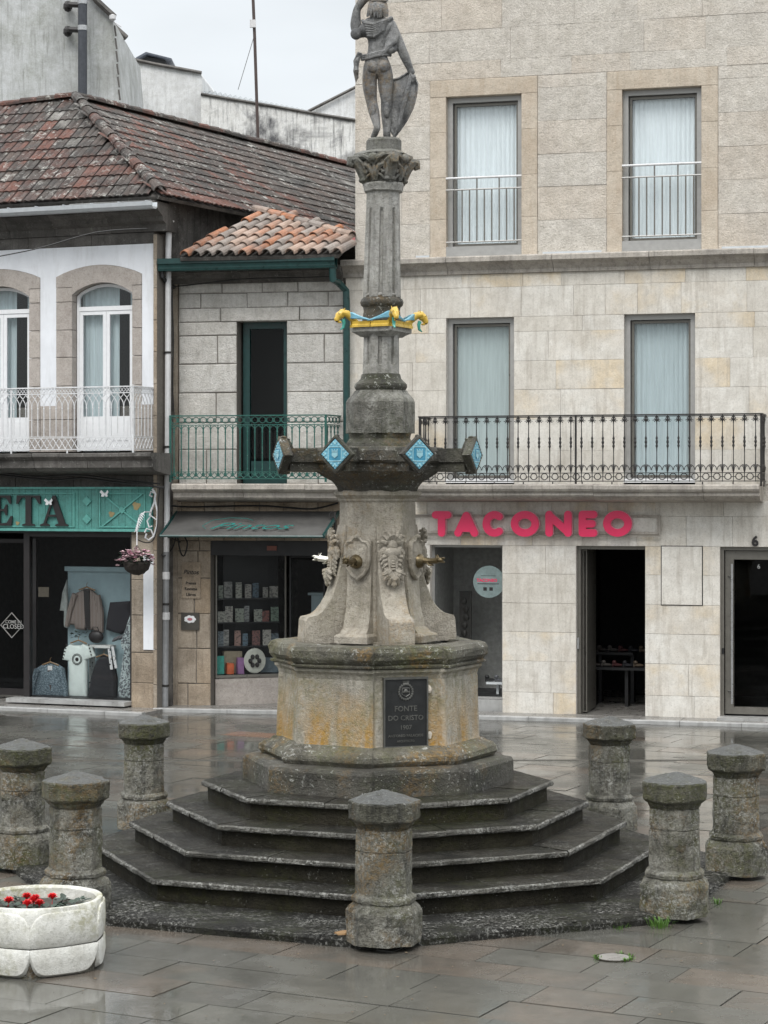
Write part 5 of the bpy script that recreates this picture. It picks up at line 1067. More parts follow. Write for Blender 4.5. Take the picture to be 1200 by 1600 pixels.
b = BM(); pts = [c_+Vector((x, z_*.8, z_*.36)) for x, z_ in ((-.62, .0), (-.70, .12), (-.60, .34), (-.35, .44), (-.1, .42), (.02, .34))]; tube(b, pts, .005, 4); part('flourish', b, plain('green_swash', (.02,.17,.15), .5), aw)
# scrolled iron bracket beside the awning
b = BM()
def scroll(b, c, r, a0, a1, tw, F, y, rad=.01):
    pts = [];
    for i in range(18): f = i/17; a = R_(a0+(a1-a0)*f); rr = r*(1-f*.75); pts.append((c[0]+rr*math.cos(a), y, c[1]+rr*math.sin(a)))
    tube(b, pts, rad, 5)
cx_ = MB.u(523, .2)
for zz, r in ((VM(806), .07), (VM(818), .06), (VM(832), .05)): scroll(b, (cx_, zz), r, 90, 500, 1, MB, -.3)
box(b, MB.u(529), MB.u(532), -.33, -.30, VM(842), VM(800)); solo('iron_bracket', 'dark scrolled iron bracket at the right end of the awning', 'bracket', b, M['black'], at=(cx_, -.3, VM(820)), frame=MB)
# gutters and downpipes
gt = thing('green_gutter', 'dark green gutter and downpipe along the eave of the narrow house', 'gutter', at=(MB.u(248), -.4, VM(410)), frame=MB)
GW = .5; ga, gb_ = MB.v(390, 402, GW), MB.v(390, 421, GW); b = BM(); profile(b, MB.u(248, GW), MB.u(524, GW), [(-.36, ga), (-.36, ga-.03), (-.34, gb_+.03), (-.38, gb_), (-GW-.04, gb_), (-GW-.06, gb_+.09), (-GW-.08, gb_+.1), (-GW-.08, ga), (-GW-.06, ga), (-GW-.05, gb_+.03), (-.38, gb_+.02), (-.37, ga)]); part('trough', b, M['dkgreen'], gt)
b = BM(); tube(b, [(MB.u(519, GW), -GW+.02, gb_+.02), (MB.u(520, GW), -GW+.02, MB.v(520, 437, GW)), (MB.u(530, .2), -.25, VM(447)), (MB.u(541, .12), -.14, VM(458)), (MB.u(542, .12), -.14, VM(480)), (MB.u(542, .12), -.14, VM(700))], .052, 10); part('downpipe', b, M['dkgreen'], gt)
b = BM(); tube(b, [(MB.u(252, GW), -GW+.02, gb_+.02), (MB.u(253, GW), -GW+.02, MB.v(253, 432, GW)), (MB.u(262, .3), -.30, VM(444)), (MB.u(275), -.1, VM(447))], .03, 8); part('side_pipe', b, M['cable'], gt)
dp = thing('white_downpipe', 'long white and grey downpipe in the corner between the two left houses', 'downpipe', at=(MB.u(262, .3), -.3, 0), frame=MB)
ux = lambda px: MB.u(px, .35)
b = BM(); tube(b, [(ux(268), -.35, VM(345)), (ux(264), -.35, VM(358)), (ux(263), -.35, VM(395)), (ux(262), -.35, VM(700)), (ux(260), -.35, VM(862))], .045, 10); part('upper_pipe', b, M['pvc'], dp)
b = BM(); tube(b, [(ux(260), -.352, VM(862)), (ux(258), -.352, .05)], .048, 10); part('lower_pipe', b, M['pipe_grey'], dp)
for y in (553, 700, 738, 945, 1072):
    b = BM(); lathe(b, [(.056, 0), (.056, .03)], 10); x_ = ux(262-4*(y-345)/760); box(b, x_, x_+.16, -.006, .006, .008, .022) if False else None; move(b, (ux(262-3*(y-500)/600), -.351, VM(y))); part('clamp', b, M['black'], dp)
for y in (905, 968): b = BM(); lathe(b, [(.055, 0), (.058, .01), (.058, .10), (.055, .11)], 10); move(b, (ux(259.5), -.352, VM(y))); part('pipe_socket', b, M['pvc'], dp)
# ================= white house on the left
wb = thing('white_house', 'white plastered house on the left with arched windows, tiled roof and clothes shop', 'building', at=(WB.u(243), 0, 0), frame=WB)
VW = lambda y, px=160: WB.v(px, y)
wl, wr = WB.u(-70), WB.u(240.5)
def arched(x0, x1, ox0, ox1):
    cx_ = (x0+x1)/2; return dict(U0=WB.u(x0), U1=WB.u(x1), O0=WB.u(ox0), O1=WB.u(ox1))
wins = [arched(88, 222, 113, 207), arched(-70, 63, -48, 46)]
zf = VW(706); zpl = VW(633); zt = VW(384); zsp = VW(447); zo = VW(459)
# plaster panels between surrounds (rectangular), then curved spandrels
b = BM()
for u0, u1 in ((WB.u(63), WB.u(88)), (WB.u(222), wr)): box(b, u0, u1, 0, .35, zpl, zt)
ztop = VW(412); box(b, WB.u(88), WB.u(222), 0, .349, ztop, zt); box(b, wl, WB.u(63), 0, .349, ztop, zt)
for w in wins:
    W_ = w['U1']-w['U0']; zr = VW(430); n = 12
    top = [(w['U0']+W_*i/n, zr+(ztop-.012-zr)*math.sin(math.pi*i/n)**.85 if 0 < i < n else zr) for i in range(n+1)]
    poly(b, [(w['U0']+.0005, ztop-.0005)]+[(min(max(x, w['U0']+.0005), w['U1']-.0005), z) for x, z in top]+[(w['U1']-.0005, ztop-.0005)], .0, .34)
    w['top'] = top; w['zr'] = zr
part('plaster_wall', b, M['plaster'], wb)
for w in wins:
    U0, U1, O0, O1 = w['U0'], w['U1'], w['O0'], w['O1']; W_ = O1-O0; n = 12; zi = VW(441)
    inner = [(O0+W_*i/n, zo+(zi-zo)*math.sin(math.pi*i/n)**.8 if 0 < i < n else zo) for i in range(n+1)]; w['inner'] = inner; w['zi'] = zi
    out = [(U0+.003, zsp), (U0+.003, w['zr']-.003)]+[(x, z-.004) for x, z in w['top'][1:-1]]+[(U1-.003, w['zr']-.003), (U1-.003, zsp), (O1, zsp)]
    b = BM(); poly(b, out+[(x, z) for x, z in inner[::-1]]+[(O0, zsp)], -.014, .3); part('arch_stone', b, M['jamb'], wb)
    ys = [zsp-.004, VW(470), VW(514), VW(557), VW(602), VW(655), zf]
    for a, c in ((U0+.003, O0), (O1, U1-.003)):
        for p, q in zip(ys, ys[1:]): b = BM(); block(b, a, c, -.012, .3, q+.004, p-.004, .004, .002); part('jamb_stone', b, M['jamb'], wb)
for u0, u1 in ((WB.u(63), WB.u(88)), (WB.u(222), wr)):
    for p, q in ((zf, VW(655)), (VW(655), zpl)): b = BM(); block(b, u0+.003, u1-.003, -.006, .3, p+.003, q-.003, .004, .002); part('base_stone', b, M['jamb'], wb)
# arched windows
for w in wins:
    O0, O1 = w['O0'], w['O1']; inner = w['inner']; zi = w['zi']; cz = zf; c_ = ((O0+O1)/2, (zo+zf)/2)
    def inset(d): return [(O0+d, zf+.01)]+[(min(max(x, O0+d), O1-d), z-d) for x, z in inner]+[(O1-d, zf+.01)]
    b = BM(); a = inset(.012); c = inset(.055); 
    va = [[b.verts.new((x, y, z)) for x, z in a] for y in (.12, .17)]; vc = [[b.verts.new((x, y, z)) for x, z in c] for y in (.12, .17)]
    for i in range(len(a)-1): b.faces.new((va[0][i], va[0][i+1], vc[0][i+1], vc[0][i])); b.faces.new((vc[0][i], vc[0][i+1], vc[1][i+1], vc[1][i])); b.faces.new((va[0][i], va[0][i+1], va[1][i+1], va[1][i]))
    tz = VW(481); box(b, O0+.055, O1-.055, .118, .17, tz-.03, tz+.035); um = (O0+O1)/2
    fr = part('arched_window', b, M['whitep'], wb)
    for s, (a0, a1) in enumerate(((O0+.056, um-.002), (um+.002, O1-.056))):
        b = BM(); frame_rect(b, a0, a1, zf+.02, tz-.034, .128, .168, .055, .08); box(b, a0+.055, a1-.055, .135, .16, zf+.10, VW(650)); box(b, a0+.09, a1-.09, .128, .135, zf+.17, VW(650)-.06); sub(fr, 'door_leaf', b, M['whitep'], wb)
        sub(fr, 'pane', B(a0+.055, a1-.055, .146, .152, VW(650), tz-.09), M['glass'], wb)
    b = BM(); poly(b, [(O0+.055, tz+.035), (O1-.055, tz+.035)]+[(min(max(x, O0+.055), O1-.055), z-.055) for x, z in inner[::-1]], .146, .152); sub(fr, 'pane', b, M['glass'], wb)
    b = BM(); wavy(b, O0+.03, um+.16, zf, zi+.05, .26, .02, 50, .09); wavy(b, um+.34, O1, zf, zi+.05, .26, .02, 30, .09); sub(fr, 'curtain', b, M['curtain_d' if 0 else 'curtain_b'], wb, True)
    b = BM(); box(b, O0-.3, O1+.3, 1.2, 1.25, zf-.1, zi+.2); box(b, O0-.3, O0-.28, .36, 1.2, zf-.1, zi+.2); box(b, O1+.28, O1+.3, .36, 1.2, zf-.1, zi+.2); box(b, O0-.3, O1+.3, .36, 1.2, zi+.2, zi+.23); sub(fr, 'room_wall', b, M['dark2'], wb)
# quoin, band, cornice
masonry(wb, [0]+[VW(y, 250) for y in (1070, 1015, 960, 905, 860, 805, 750, 700, 650, 600, 550, 500, 450, 405, 366)], wr+.002, WB.u(246.5), [], M['pier'], lo=.5, hi=.9, gap=.003, ch=.006, jit=.003, proud=.03)
masonry(wb, [zt, VW(366)], wl, wr, [], M['dark_cornice'], lo=.8, hi=1.4, gap=.003, ch=.005, jit=.002)
e0 = VW(366); ev = 7.62; moulding(wb, 'cornice_stone', wl, WB.u(262), [(.3, e0), (-.03, e0), (-.05, e0+.10), (-.14, e0+.14), (-.16, e0+.2), (-.30, e0+.27), (-.32, e0+.32), (-.42, e0+.34), (-.42, e0+.40), (.3, e0+.40)], M['dark_cornice'], .7, 1.2)
gu = thing('eave_gutter', 'pale zinc gutter along the eave of the white house', 'gutter', at=(WB.u(100), -.5, VW(325)), frame=WB)
gz = WB.v(120, 321, .58); b = BM(); profile(b, WB.u(-70, .58), WB.u(240, .58), [(-.46, gz), (-.46, gz-.07), (-.50, gz-.10), (-.60, gz-.10), (-.64, gz-.06), (-.65, gz), (-.635, gz), (-.62, gz-.07), (-.48, gz-.07), (-.47, gz)]); part('trough', b, M['zinc'], gu)
for i in range(6): x = WB.u(15+i*43, .58); b = BM(); box(b, x, x+.025, -.655, -.45, gz-.002, gz+.012); part('clip', b, M['zinc'], gu)
# side wall running back, partly above the small roof
us = WB.u(246.5); sd_ = (.353, .935); k1 = (us, .36); k2 = (us, .62); wr_ = Vector((.6, 1)).normalized(); eux, eix = Vector((WB.eu.x, WB.eu.y)), Vector((WB.ei.x, WB.ei.y)); k3 = (us+wr_.dot(eux)*6.3, .62+wr_.dot(eix)*6.3)
b = BM(); q = [k1, k2, k3, (k3[0]-.3, k3[1]), (us-.3, .62), (us-.3, .36)]; loft(b, [[(x, y, z) for x, y in q] for z in (0, e0+.62)]); box(b, wl, us-.31, 5.2, 5.5, 0, e0+.42)
part('side_wall', b, M['old_wall'], wb)
part('end_wall', B(wl-.16, wl-.40, -.0, 5.5, 0, e0+.42), M['plaster'], wb)
part('upper_core', B(wl, wr-.001, .30, .35, VW(757), zpl-.003), M['mortar'], wb)
b = BM(); box(b, wl, WB.u(246.5), .36, 5.2, e0+.25, e0+.3); box(b, wl, WB.u(246.5), .40, 5.2, VW(750), VW(740)); part('floor_slab', b, M['dark2'], wb)
# white balcony
WW = .62; q0, q1 = WB.v(120, 736, WW), WB.v(120, 708, WW)
def slab_poly(Tt, name, cuts, prof_in, m):
    pass
moulding(wb, 'balcony_stone', wl, WB.u(236, WW), [(.02, q0-.06), (-.25, q0-.03), (-WW+.14, q0+.0), (-WW+.06, q0+.05), (-WW+.05, q0+.15), (-WW, q0+.19), (-WW-.02, q0+.21), (-WW-.02, q1-.01), (-WW, q1), (.02, q1)], M['dark_cornice'], .35, .75, am=.003)
def mod_white(b, s, h):
    def t(pts, r=.0065): tube(b, [(x, 0, z) for x, z in pts], r, 5, cap=False)
    t([(0, .20), (0, h-.27)], .0075)
    for s_ in (-1, 1):
        t([(0, h-.29), (s_*s*.12, h-.225), (s_*s*.5, h-.16), (s_*s*.85, h-.125), (s_*s, h-.09)], .006)
        t([(s_*s/2, .02), (0, .10), (s_*-s/2, .17)] if s_ > 0 else [(-s/2, .02), (0, .10), (s/2, .17)], .006)
    t([(-.028, h-.045), (0, h-.012), (.028, h-.045), (0, h-.078), (-.028, h-.045)], .006); t([(-s/2, h-.012), (-.03, h-.045), (-s/2, h-.078)], .005); t([(s/2, h-.012), (.03, h-.045), (s/2, h-.078)], .005)
    lathe(b, [(.006, h-.33), (.013, h-.31), (.006, h-.29)], 6)
wv0, wv1 = WB.v(120, 703, WW), WB.v(120, 605, WW)
def wht(b, L_, v0, v1):
    bars(b, L_, v0, v1, .02, .012, [(v1-.09, .007, .014), (v0+.18, .006, .012), (v0+.20, .006, .006)])
    for p in (L_[0][1],): tube(b, [(p.x, p.y, v0-.07), (p.x, p.y, v1)], .016, 6)
    x = WB.u(15.5, WW); tube(b, [(x, -WW+.04, v0-.07), (x, -WW+.04, v1)], .014, 6); x = WB.u(103, WW); tube(b, [(x, -WW+.04, v0-.09), (x, -WW+.04, v0)], .02, 6, r1=.008)
railing(wb, 'balcony_railing', [(wl, -WW+.04), (WB.u(206, WW), -WW+.04), (WB.u(240), -.02)], wv0, wv1, .102, mod_white, M['white_iron'], wht)
masonry(wb, [VW(763), VW(743)], wl, wr, [], M['dark_cornice'], lo=.8, hi=1.4, gap=.003)
# teal shop fascia with boards
fa = thing('shop_fascia', 'teal wooden fascia with charcoal letters ETA over the clothes shop', 'sign', at=(WB.u(120), -.08, VW(798)), frame=WB)
f0, f1, fz0, fz1 = WB.u(-70, .08), WB.u(236, .08), WB.v(120, 829, .08), WB.v(120, 764, .08); x = f0
while x < f1-.02:
    q = min(f1, x+.112); b = BM(); box(b, x+.002, q-.002, -.078-random.uniform(0, .004), -.04, fz0+.03, fz1); part('board', b, M['teal'], fa); x = q
part('backing', B(f0, f1, -.04, .05, fz0+.02, fz1-.01), M['teal_trim'], fa)
b = BM(); box(b, f0, f1, -.12, .0, fz0-.01, fz0+.028); box(b, f0, f1, -.115, .0, fz1, fz1+.03); part('edge_moulding', b, M['teal_trim'], fa)
px_ = lambda p: WB.u(p, .09)
b = BM(); a, c, d_, e_ = px_(117), px_(-60), VW(770), VW(824)
frame_rect(b, c, a, e_, d_, -.098, -.083, .02); frame_rect(b, px_(155), px_(227), e_, d_, -.098, -.083, .02)
ribbon(b, [(px_(160), VW(822)), (px_(222), VW(772))], .022, -.100, -.084, caps=False); ribbon(b, [(px_(160), VW(772)), (px_(222), VW(822))], .022, -.1008, -.0845, caps=False)
for cx_, cz_, s in ((px_(191), VW(797), .055), (px_(136), VW(783), .075), (px_(136), VW(811), .075)):
    for s_, y_ in ((s, -.103),): poly(b, [(cx_, cz_-s), (cx_+s, cz_), (cx_, cz_+s), (cx_-s, cz_)], y_, -.082)
part('raised_strips', b, M['teal_trim'], fa)
b = BM()
for cx_, cz_, r in ((px_(213), VW(790), .07), (px_(174), VW(803), .05), (px_(27), VW(818), .035)):
    pts = [(cx_+r*(1+.3*math.sin(i*2.3))*math.cos(i*.7), cz_+r*.8*(1+.3*math.cos(i*1.9))*math.sin(i*.7)) for i in range(9)]; b = BM(); poly(b, pts, -.0845, -.08); part('bare_wood', b, M['ochre_patch'], fa)
Lz0, Lz1 = VW(822), VW(774); H_ = Lz1-Lz0
def glyph(px0, px1, polys):
    u0, u1 = px_(px0), px_(px1); b = BM()
    for i, p in enumerate(polys): poly(b, [(u0+x*(u1-u0), Lz0+z*H_) for x, z in p], -.125-.0007*i, -.104)
    part('letter', b, M['letter'], fa)
glyph(-18, 21, [[(0,0),(.96,0),(1,.32),(.93,.32),(.78,.1),(.52,.07),(.52,.48),(.66,.48),(.74,.34),(.79,.34),(.79,.70),(.74,.70),(.66,.55),(.52,.55),(.52,.93),(.74,.92),(.90,.72),(.95,.72),(.93,1),(0,1),(0,.96),(.13,.92),(.13,.08),(0,.04)]])
glyph(27, 65, [[(.24,0),(.76,0),(.76,.04),(.62,.08),(.62,.94),(.78,.92),(.93,.72),(1,.72),(.98,1),(.02,1),(0,.72),(.07,.72),(.22,.92),(.38,.94),(.38,.08),(.24,.04)]])
glyph(64, 108, [[(0,0),(.34,0),(.34,.04),(.22,.09),(.29,.30),(.60,.30),(.57,.37),(.315,.37),(.43,.74),(.66,.08),(.54,.04),(.54,0),(1,0),(1,.04),(.90,.08),(.55,1),(.45,1),(.13,.09),(0,.04)]])
for i, (px, py) in enumerate(((80, 785), (167, 772))):
    b = BM(); u, z = px_(px), VW(py)
    for s in (-1, 1): poly(b, [(u, z), (u+s*.05, z+.06), (u+s*.075, z+.03), (u+s*.045, z), (u+s*.055, z-.035), (u+s*.02, z-.04)], -.150-.001*s, -.146)
    tube(b, [(u, -.148, z-.03), (u, -.148, z+.03)], .005, 5)
    for v in b.verts: v.co.y -= abs(v.co.x-u)*.4
    solo('butterfly', ['white paper butterfly on the letter A of the teal fascia', 'white paper butterfly on the right panel of the teal fascia'][i], 'butterfly', b, M['whitep'], at=(u, -.1, z), frame=WB)
# ground floor: shop front
sho = (wl-.0, WB.u(205), -.1, VW(834)); 
masonry(wb, [0, VW(1065), VW(1018), VW(960), VW(905), VW(868), VW(834), VW(763)], WB.u(205), wr, [], M['pier'], lo=.5, hi=.9, gap=.004, ch=.008, jit=.004)
part('lintel_core', B(wl, WB.u(205), .02, .3, VW(834), VW(763)), M['dark2'], wb)
part('white_panel', B(WB.u(225), WB.u(243), -.022, -.006, VW(1013), VW(865)), M['plaster'], wb)
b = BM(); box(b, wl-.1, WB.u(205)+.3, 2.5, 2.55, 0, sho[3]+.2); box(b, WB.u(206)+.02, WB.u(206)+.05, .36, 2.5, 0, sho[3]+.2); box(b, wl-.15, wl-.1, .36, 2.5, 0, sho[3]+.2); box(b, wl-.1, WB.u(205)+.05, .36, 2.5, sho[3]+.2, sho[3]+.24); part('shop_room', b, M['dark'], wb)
s0_, s1_ = WB.u(34), WB.u(205); b = BM(); frame_rect(b, s0_, s1_, VW(1107), sho[3], .06, .14, .05, .13); box(b, s0_, s0_+.10, .055, .145, .1, sho[3]); wn_ = part('shop_window', b, M['letter'], wb)
sub(wn_, 'pane', B(s0_+.1, s1_-.05, .10, .107, VW(1107)+.13, sho[3]-.05), M['glass_dk'], wb)
part('window_base', B(s0_, s1_, .08, .3, 0, VW(1108)), M['pier'], wb); part('window_sill', B(WB.u(21), WB.u(205), -.22, .06, .07, .13), M['kerb'], wb)
part('display_floor', B(s0_, s1_, .15, 1.3, VW(1100), VW(1094)), M['dark2'], wb)
b = BM(); frame_rect(b, WB.u(-60), WB.u(30), .1, sho[3]-.1, .5, .56, .06, .1); dl = part('shop_door', b, M['letter'], wb); sub(dl, 'pane', B(WB.u(-58)+.05, WB.u(30)-.06, .525, .532, .2, sho[3]-.16), M['glass_dk'], wb); b = BM(); tube(b, [(WB.u(26), .44, .30), (WB.u(25), .44, 1.55)], .012, 6); sub(dl, 'pull_bar', b, M['steel'], wb)
part('door_floor', B(wl, s0_-.01, -.0, 2.4, 0, .04), M['walk'], wb)
def gz(px, py, y): return WB.u(px, -y), WB.v(px, py, -y)
ds = thing('closed_sign', 'dark diamond sign reading CLOSED hanging inside the shop door', 'sign', at=(WB.u(20, -.45), .45, VW(975)), frame=WB)
c = gz(18, 977, .45); b = BM(); frame_rect(b, c[0]-.14, c[0]+.14, c[1]-.14, c[1]+.14, .45, .47, .008); bmesh.ops.rotate(b, cent=(c[0], .45, c[1]), matrix=Matrix.Rotation(R_(45), 3, 'Y'), verts=b.verts); part('frame', b, M['alu'], ds)
for s, dz in (('COME IN', .03), ('CLOSED', -.05)): b = text_bm(s, .07 if dz > 0 else .1, .004, .001); move(b, (c[0]+.04, .44, c[1]+dz)); part('lettering', b, M['alu'], ds)
b = BM(); q = gz(68, 925, .5); box(b, q[0]-.09, q[0]+.09, .5, .51, q[1]-.075, q[1]+.075); solo('paper_notice', 'small beige notice inside the clothes shop window', 'notice', b, plain('beige_paper', (.12,.10,.075), .7), at=(q[0], .5, q[1]), frame=WB)
# window display
def clo(name, lb, cat, outline, m, y, puff=.05, nz=.012, extra=None, hanger=None, sleeves=None):
    pts = [gz(px, py, y) for px, py in outline]; cx_ = sum(p[0] for p in pts)/len(pts); cz_ = sum(p[1] for p in pts)/len(pts)
    b = BM(); R2 = [[(cx_+(p[0]-cx_)*s, y-d, cz_+(p[1]-cz_)*s) for p in pts] for s, d in ((.97, -.02), (1, 0), (.97, puff*.5), (.85, puff*.85), (.6, puff))]
    loft(b, R2); bmesh.ops.subdivide_edges(b, edges=b.edges, cuts=2, use_grid_fill=True)
    for v in b.verts: v.co.y += nz*noise.noise(Vector((v.co.x*22, 0, v.co.z*5)))*(1 if v.co.y < y else 0)
    t = thing(name, lb, cat, at=(cx_, y, pts[0][1]), frame=WB); part('cloth', b, m, t, smooth=True)
    for sl in (sleeves or ()): b = BM(); q3 = [gz(px, py, y) for px, py in sl]; tube(b, [(p_[0], y-puff*.9, p_[1]) for p_ in q3], [.055, .05, .04][:len(q3)] if len(q3) <= 3 else .045, 8); part('sleeve', b, m, t, smooth=True)
    if hanger:
        hx, hz = gz(*hanger, y-.03); b = BM(); tube(b, [(hx-.14, y-.05, hz-.05), (hx, y-.06, hz), (hx+.14, y-.05, hz-.05)], .012, 6); tube(b, [(hx, y-.06, hz), (hx, y-.06, hz+.05), (hx+.02, y-.06, hz+.07)], .004, 5); part('hanger', b, plain('wooden_hanger', (.22,.13,.06), .5), t)
    if extra: extra(t, y)
    return t
def stripes(name, c1, c2, sc, ax=(1, 1, 0)):
    k = NT(name); w = k.n('ShaderNodeTexWave'); w.wave_type = 'BANDS'; w.bands_direction = 'X'; k.L(k.P, w.inputs['Vector']); w.inputs['Scale'].default_value = sc; w.inputs['Distortion'].default_value = .4; return k.fin(k.mix(k.rng(w.outputs['Fac'], .4, .6), c1, c2), .85)
def speck(name, c1, c2, sc, th=.5): k = NT(name); return k.fin(k.mix(k.rng(k.noise(sc, 2), th, th+.05), c1, c2), .85)
b = BM(); p0, p1 = gz(106, 892, .85), gz(206, 1094, .85); box(b, p0[0], p1[0]+.05, .85, .88, p1[1], p0[1]); box(b, p0[0]-.03, p1[0]+.05, .80, .9, p0[1], p0[1]+.07)
solo('clothes_backdrop', 'tall pale blue board behind the clothes', 'backdrop', b, plain('pale_blue_board', (.30,.40,.43), .7, var=.12, sc=5), at=(p0[0], .85, p1[1]), frame=WB)
clo('striped_jacket', 'brown striped jacket hanging on the blue panel', 'jacket', [(132,920),(143,920),(153,930),(158,952),(162,985),(154,990),(150,976),(148,985),(138,984),(137,975),(134,985),(119,983),(116,976),(104,976),(108,955),(116,928)], stripes('brown_stripe_cloth', (.13,.10,.085), (.26,.22,.20), 14), .78, .05, hanger=(137, 917), sleeves=[[(120,928),(113,950),(107,978)],[(154,930),(160,958),(160,988)]],
    extra=lambda t, y: part('dark_lining', (lambda b_: (poly(b_, [gz(*p, y-.055) for p in ((131,922),(140,922),(141,982),(134,982))], y-.068, y-.05), b_)[1])(BM()), M['letter'], t))
clo('dark_skirt', 'dark pleated skirt hanging on the right of the blue panel', 'skirt', [(172,941),(204,939),(206,955),(207,975),(203,985),(190,991),(178,988),(166,984),(169,960)], plain('charcoal_wool', (.022,.021,.026), .9), .76, .05)
clo('pale_shirt', 'pale shirt hanging left of the blue panel', 'shirt', [(105,905),(106,945),(106,982),(101,980),(101,955),(94,954),(98,925)], plain('pale_grey_cloth', (.27,.29,.28), .85), .74, .03)
def tee(t, y):
    c = gz(121, 1030, y-.05); b = BM()
    for r in (.082, .064): tube(b, [(c[0]+r*math.sin(a*.3142), y-.068, c[1]+r*math.cos(a*.3142)) for a in range(21)], .0045, 4)
    ell(b, (c[0], y-.068, c[1]), (.03, .006, .03)); part('round_print', b, M['letter'], t)
    for px in (104, 139):
        b = BM()
        for i in range(5): p = gz(px+(2 if px > 120 else -2)*i*.6, 1008+i*5, y-.05); ell(b, (p[0], y-.055, p[1]), (.013, .01, .013), seg=6)
        part('sleeve_dots', b, M['letter'], t)
clo('white_dress', 'white t-shirt dress with round black print in front of the blue panel', 'dress', [(112,1005),(117,1008),(127,1008),(133,1004),(144,1012),(150,1025),(140,1030),(137,1022),(137,1050),(137,1094),(108,1093),(109,1050),(107,1024),(106,1032),(98,1030),(102,1012)], plain('white_jersey', (.60,.66,.63), .85, var=.06), .5, .06, hanger=(124, 1000), extra=tee)
def lap(t, y):
    b = BM(); poly(b, [gz(*p, y-.05) for p in ((75,1040),(84,1040),(82,1064),(80,1080),(76,1060))], y-.072, y-.06); part('inner_blouse', b, plain('brown_blouse', (.05,.035,.03), .8), t)
    b = BM(); poly(b, [gz(*p, y-.05) for p in ((76,1040),(83,1040),(83,1047),(76,1047))], y-.078, y-.073); part('care_label', b, M['pvc'], t)
clo('tweed_blazer', 'blue grey tweed blazer at lower left of the shop window', 'blazer', [(70,1036),(80,1034),(90,1037),(101,1044),(104,1065),(108,1090),(54,1090),(49,1089),(54,1060),(57,1044)], speck('blue_tweed', (.06,.09,.11), (.19,.24,.27), 60), .45, .07, hanger=(80, 1034), extra=lap, sleeves=[[(62,1046),(56,1068),(54,1088)],[(97,1044),(103,1066),(106,1088)]])
def spot(t, y):
    b = BM()
    for a, c_ in (((171, 1014), (175, 1046)), ((176, 1010), (182, 1044))): p = gz(*a, y-.07); q = gz(*c_, y-.07); ribbon(b, [p, q], .045, y-.085, y-.075, caps=False)
    part('dotted_ribbon', b, speck('dotted_cloth', (.6,.6,.6), (.02,.02,.02), 28, .58), t)
clo('black_dress', 'long black dress beside the white dress', 'dress', [(152,1032),(160,1024),(172,1024),(180,1036),(184,1060),(183,1096),(138,1094),(143,1060)], plain('black_jersey', (.012,.012,.015), .85), .48, .07, hanger=(164, 1022), extra=spot)
clo('floral_dress', 'grey floral dress at the right edge of the shop window', 'dress', [(204,960),(207,962),(207,1090),(199,1098),(184,1095),(188,1065),(193,1030),(197,1010),(190,1000),(198,980)], speck('floral_cloth', (.38,.44,.44), (.10,.11,.12), 34, .47), .5, .05)
b = BM(); q0_, q1_ = gz(138, 1010, .6), gz(165, 1004, .6); box(b, q0_[0], gz(172, 0, .6)[0], .6, .8, q0_[1]-.02, q0_[1]+.02); box(b, q0_[0], q0_[0]+.02, .62, .78, gz(140, 1094, .6)[1], q0_[1]-.02); solo('display_shelf', 'small white patterned shelf between the dresses', 'shelf', b, speck('patterned_white', (.6,.6,.58), (.05,.05,.05), 20, .6), at=(q0_[0], .6, q0_[1]), frame=WB)
b = BM(); q = gz(150, 995, .68); ell(b, (q[0], .68, q[1]), (.13, .06, .10), seg=12, rings=8); tube(b, [(q[0]-.07, .66, q[1]+.06), (q[0]-.04, .65, q[1]+.15), (q[0]+.04, .65, q[1]+.15), (q[0]+.07, .66, q[1]+.06)], .007, 6); solo('handbag', 'black handbag with hoop handle on the white shelf', 'handbag', b, M['letter'], at=(q[0], .68, q[1]-.1), frame=WB, smooth=True)
b = BM(); q = gz(118, 992, .66)
for _ in range(26): leaf(b, Vector((q[0]+random.uniform(-.1, .18), .66+random.uniform(-.04, .04), q[1]+random.uniform(-.05, .05))), .06, random.random()*6.28, random.uniform(-.3, .6))
solo('ivy_sprig', 'dark green leafy sprig below the striped jacket', 'plant', b, M['leafdk'], at=(q[0], .66, q[1]), frame=WB)
b = BM(); q = gz(182, 998, .6)
for s in (0, 1): ell(b, (q[0]+s*.10, .6, q[1]+s*.03), (.09, .03, .028), Matrix.Rotation(-.5, 3, 'Y').to_quaternion(), 8)
solo('pair_of_shoes', 'grey shoes below the dark skirt', 'shoes', b, plain('grey_suede', (.10,.10,.105), .8), at=(q[0], .6, q[1]), frame=WB, smooth=True)
# hanging basket on a white scrolled bracket
hb_ = thing('wall_bracket', 'ornate white iron bracket with feather shape holding the flower basket', 'bracket', at=(WB.u(240), -.1, VW(800)), frame=WB)
def wq(px, py, w): return (WB.u(px, w), -w, WB.v(px, py, w))
b = BM(); tube(b, [wq(238, 764, .1), wq(243, 772, .1), wq(241, 786, .1), wq(236, 798, .1), wq(234, 806, .12)], .016, 6); tube(b, [wq(240, 770, .1), wq(236, 768, .1), wq(234, 774, .1), wq(238, 776, .1)], .013, 6)
tube(b, [wq(242, 780, .1), wq(246, 800, .1), wq(245, 822, .1), wq(240, 838, .1), wq(232, 844, .14), wq(227, 840, .18), wq(229, 834, .18)], .014, 6); tube(b, [wq(244, 812, .1), wq(236, 806, .12), wq(230, 814, .14), wq(233, 824, .14), wq(238, 822, .12)], .012, 6); tube(b, [wq(240, 838, .1), wq(236, 828, .12), wq(229, 826, .16), wq(226, 832, .18)], .012, 6)
tube(b, [wq(236, 800, .12), wq(226, 800, .3), wq(217, 810, .45), wq(214, 826, .5), wq(214, 838, .5), wq(214, 852, .5)], .010, 6); part('scrolls', b, M['white_iron'], hb_)
b = BM()
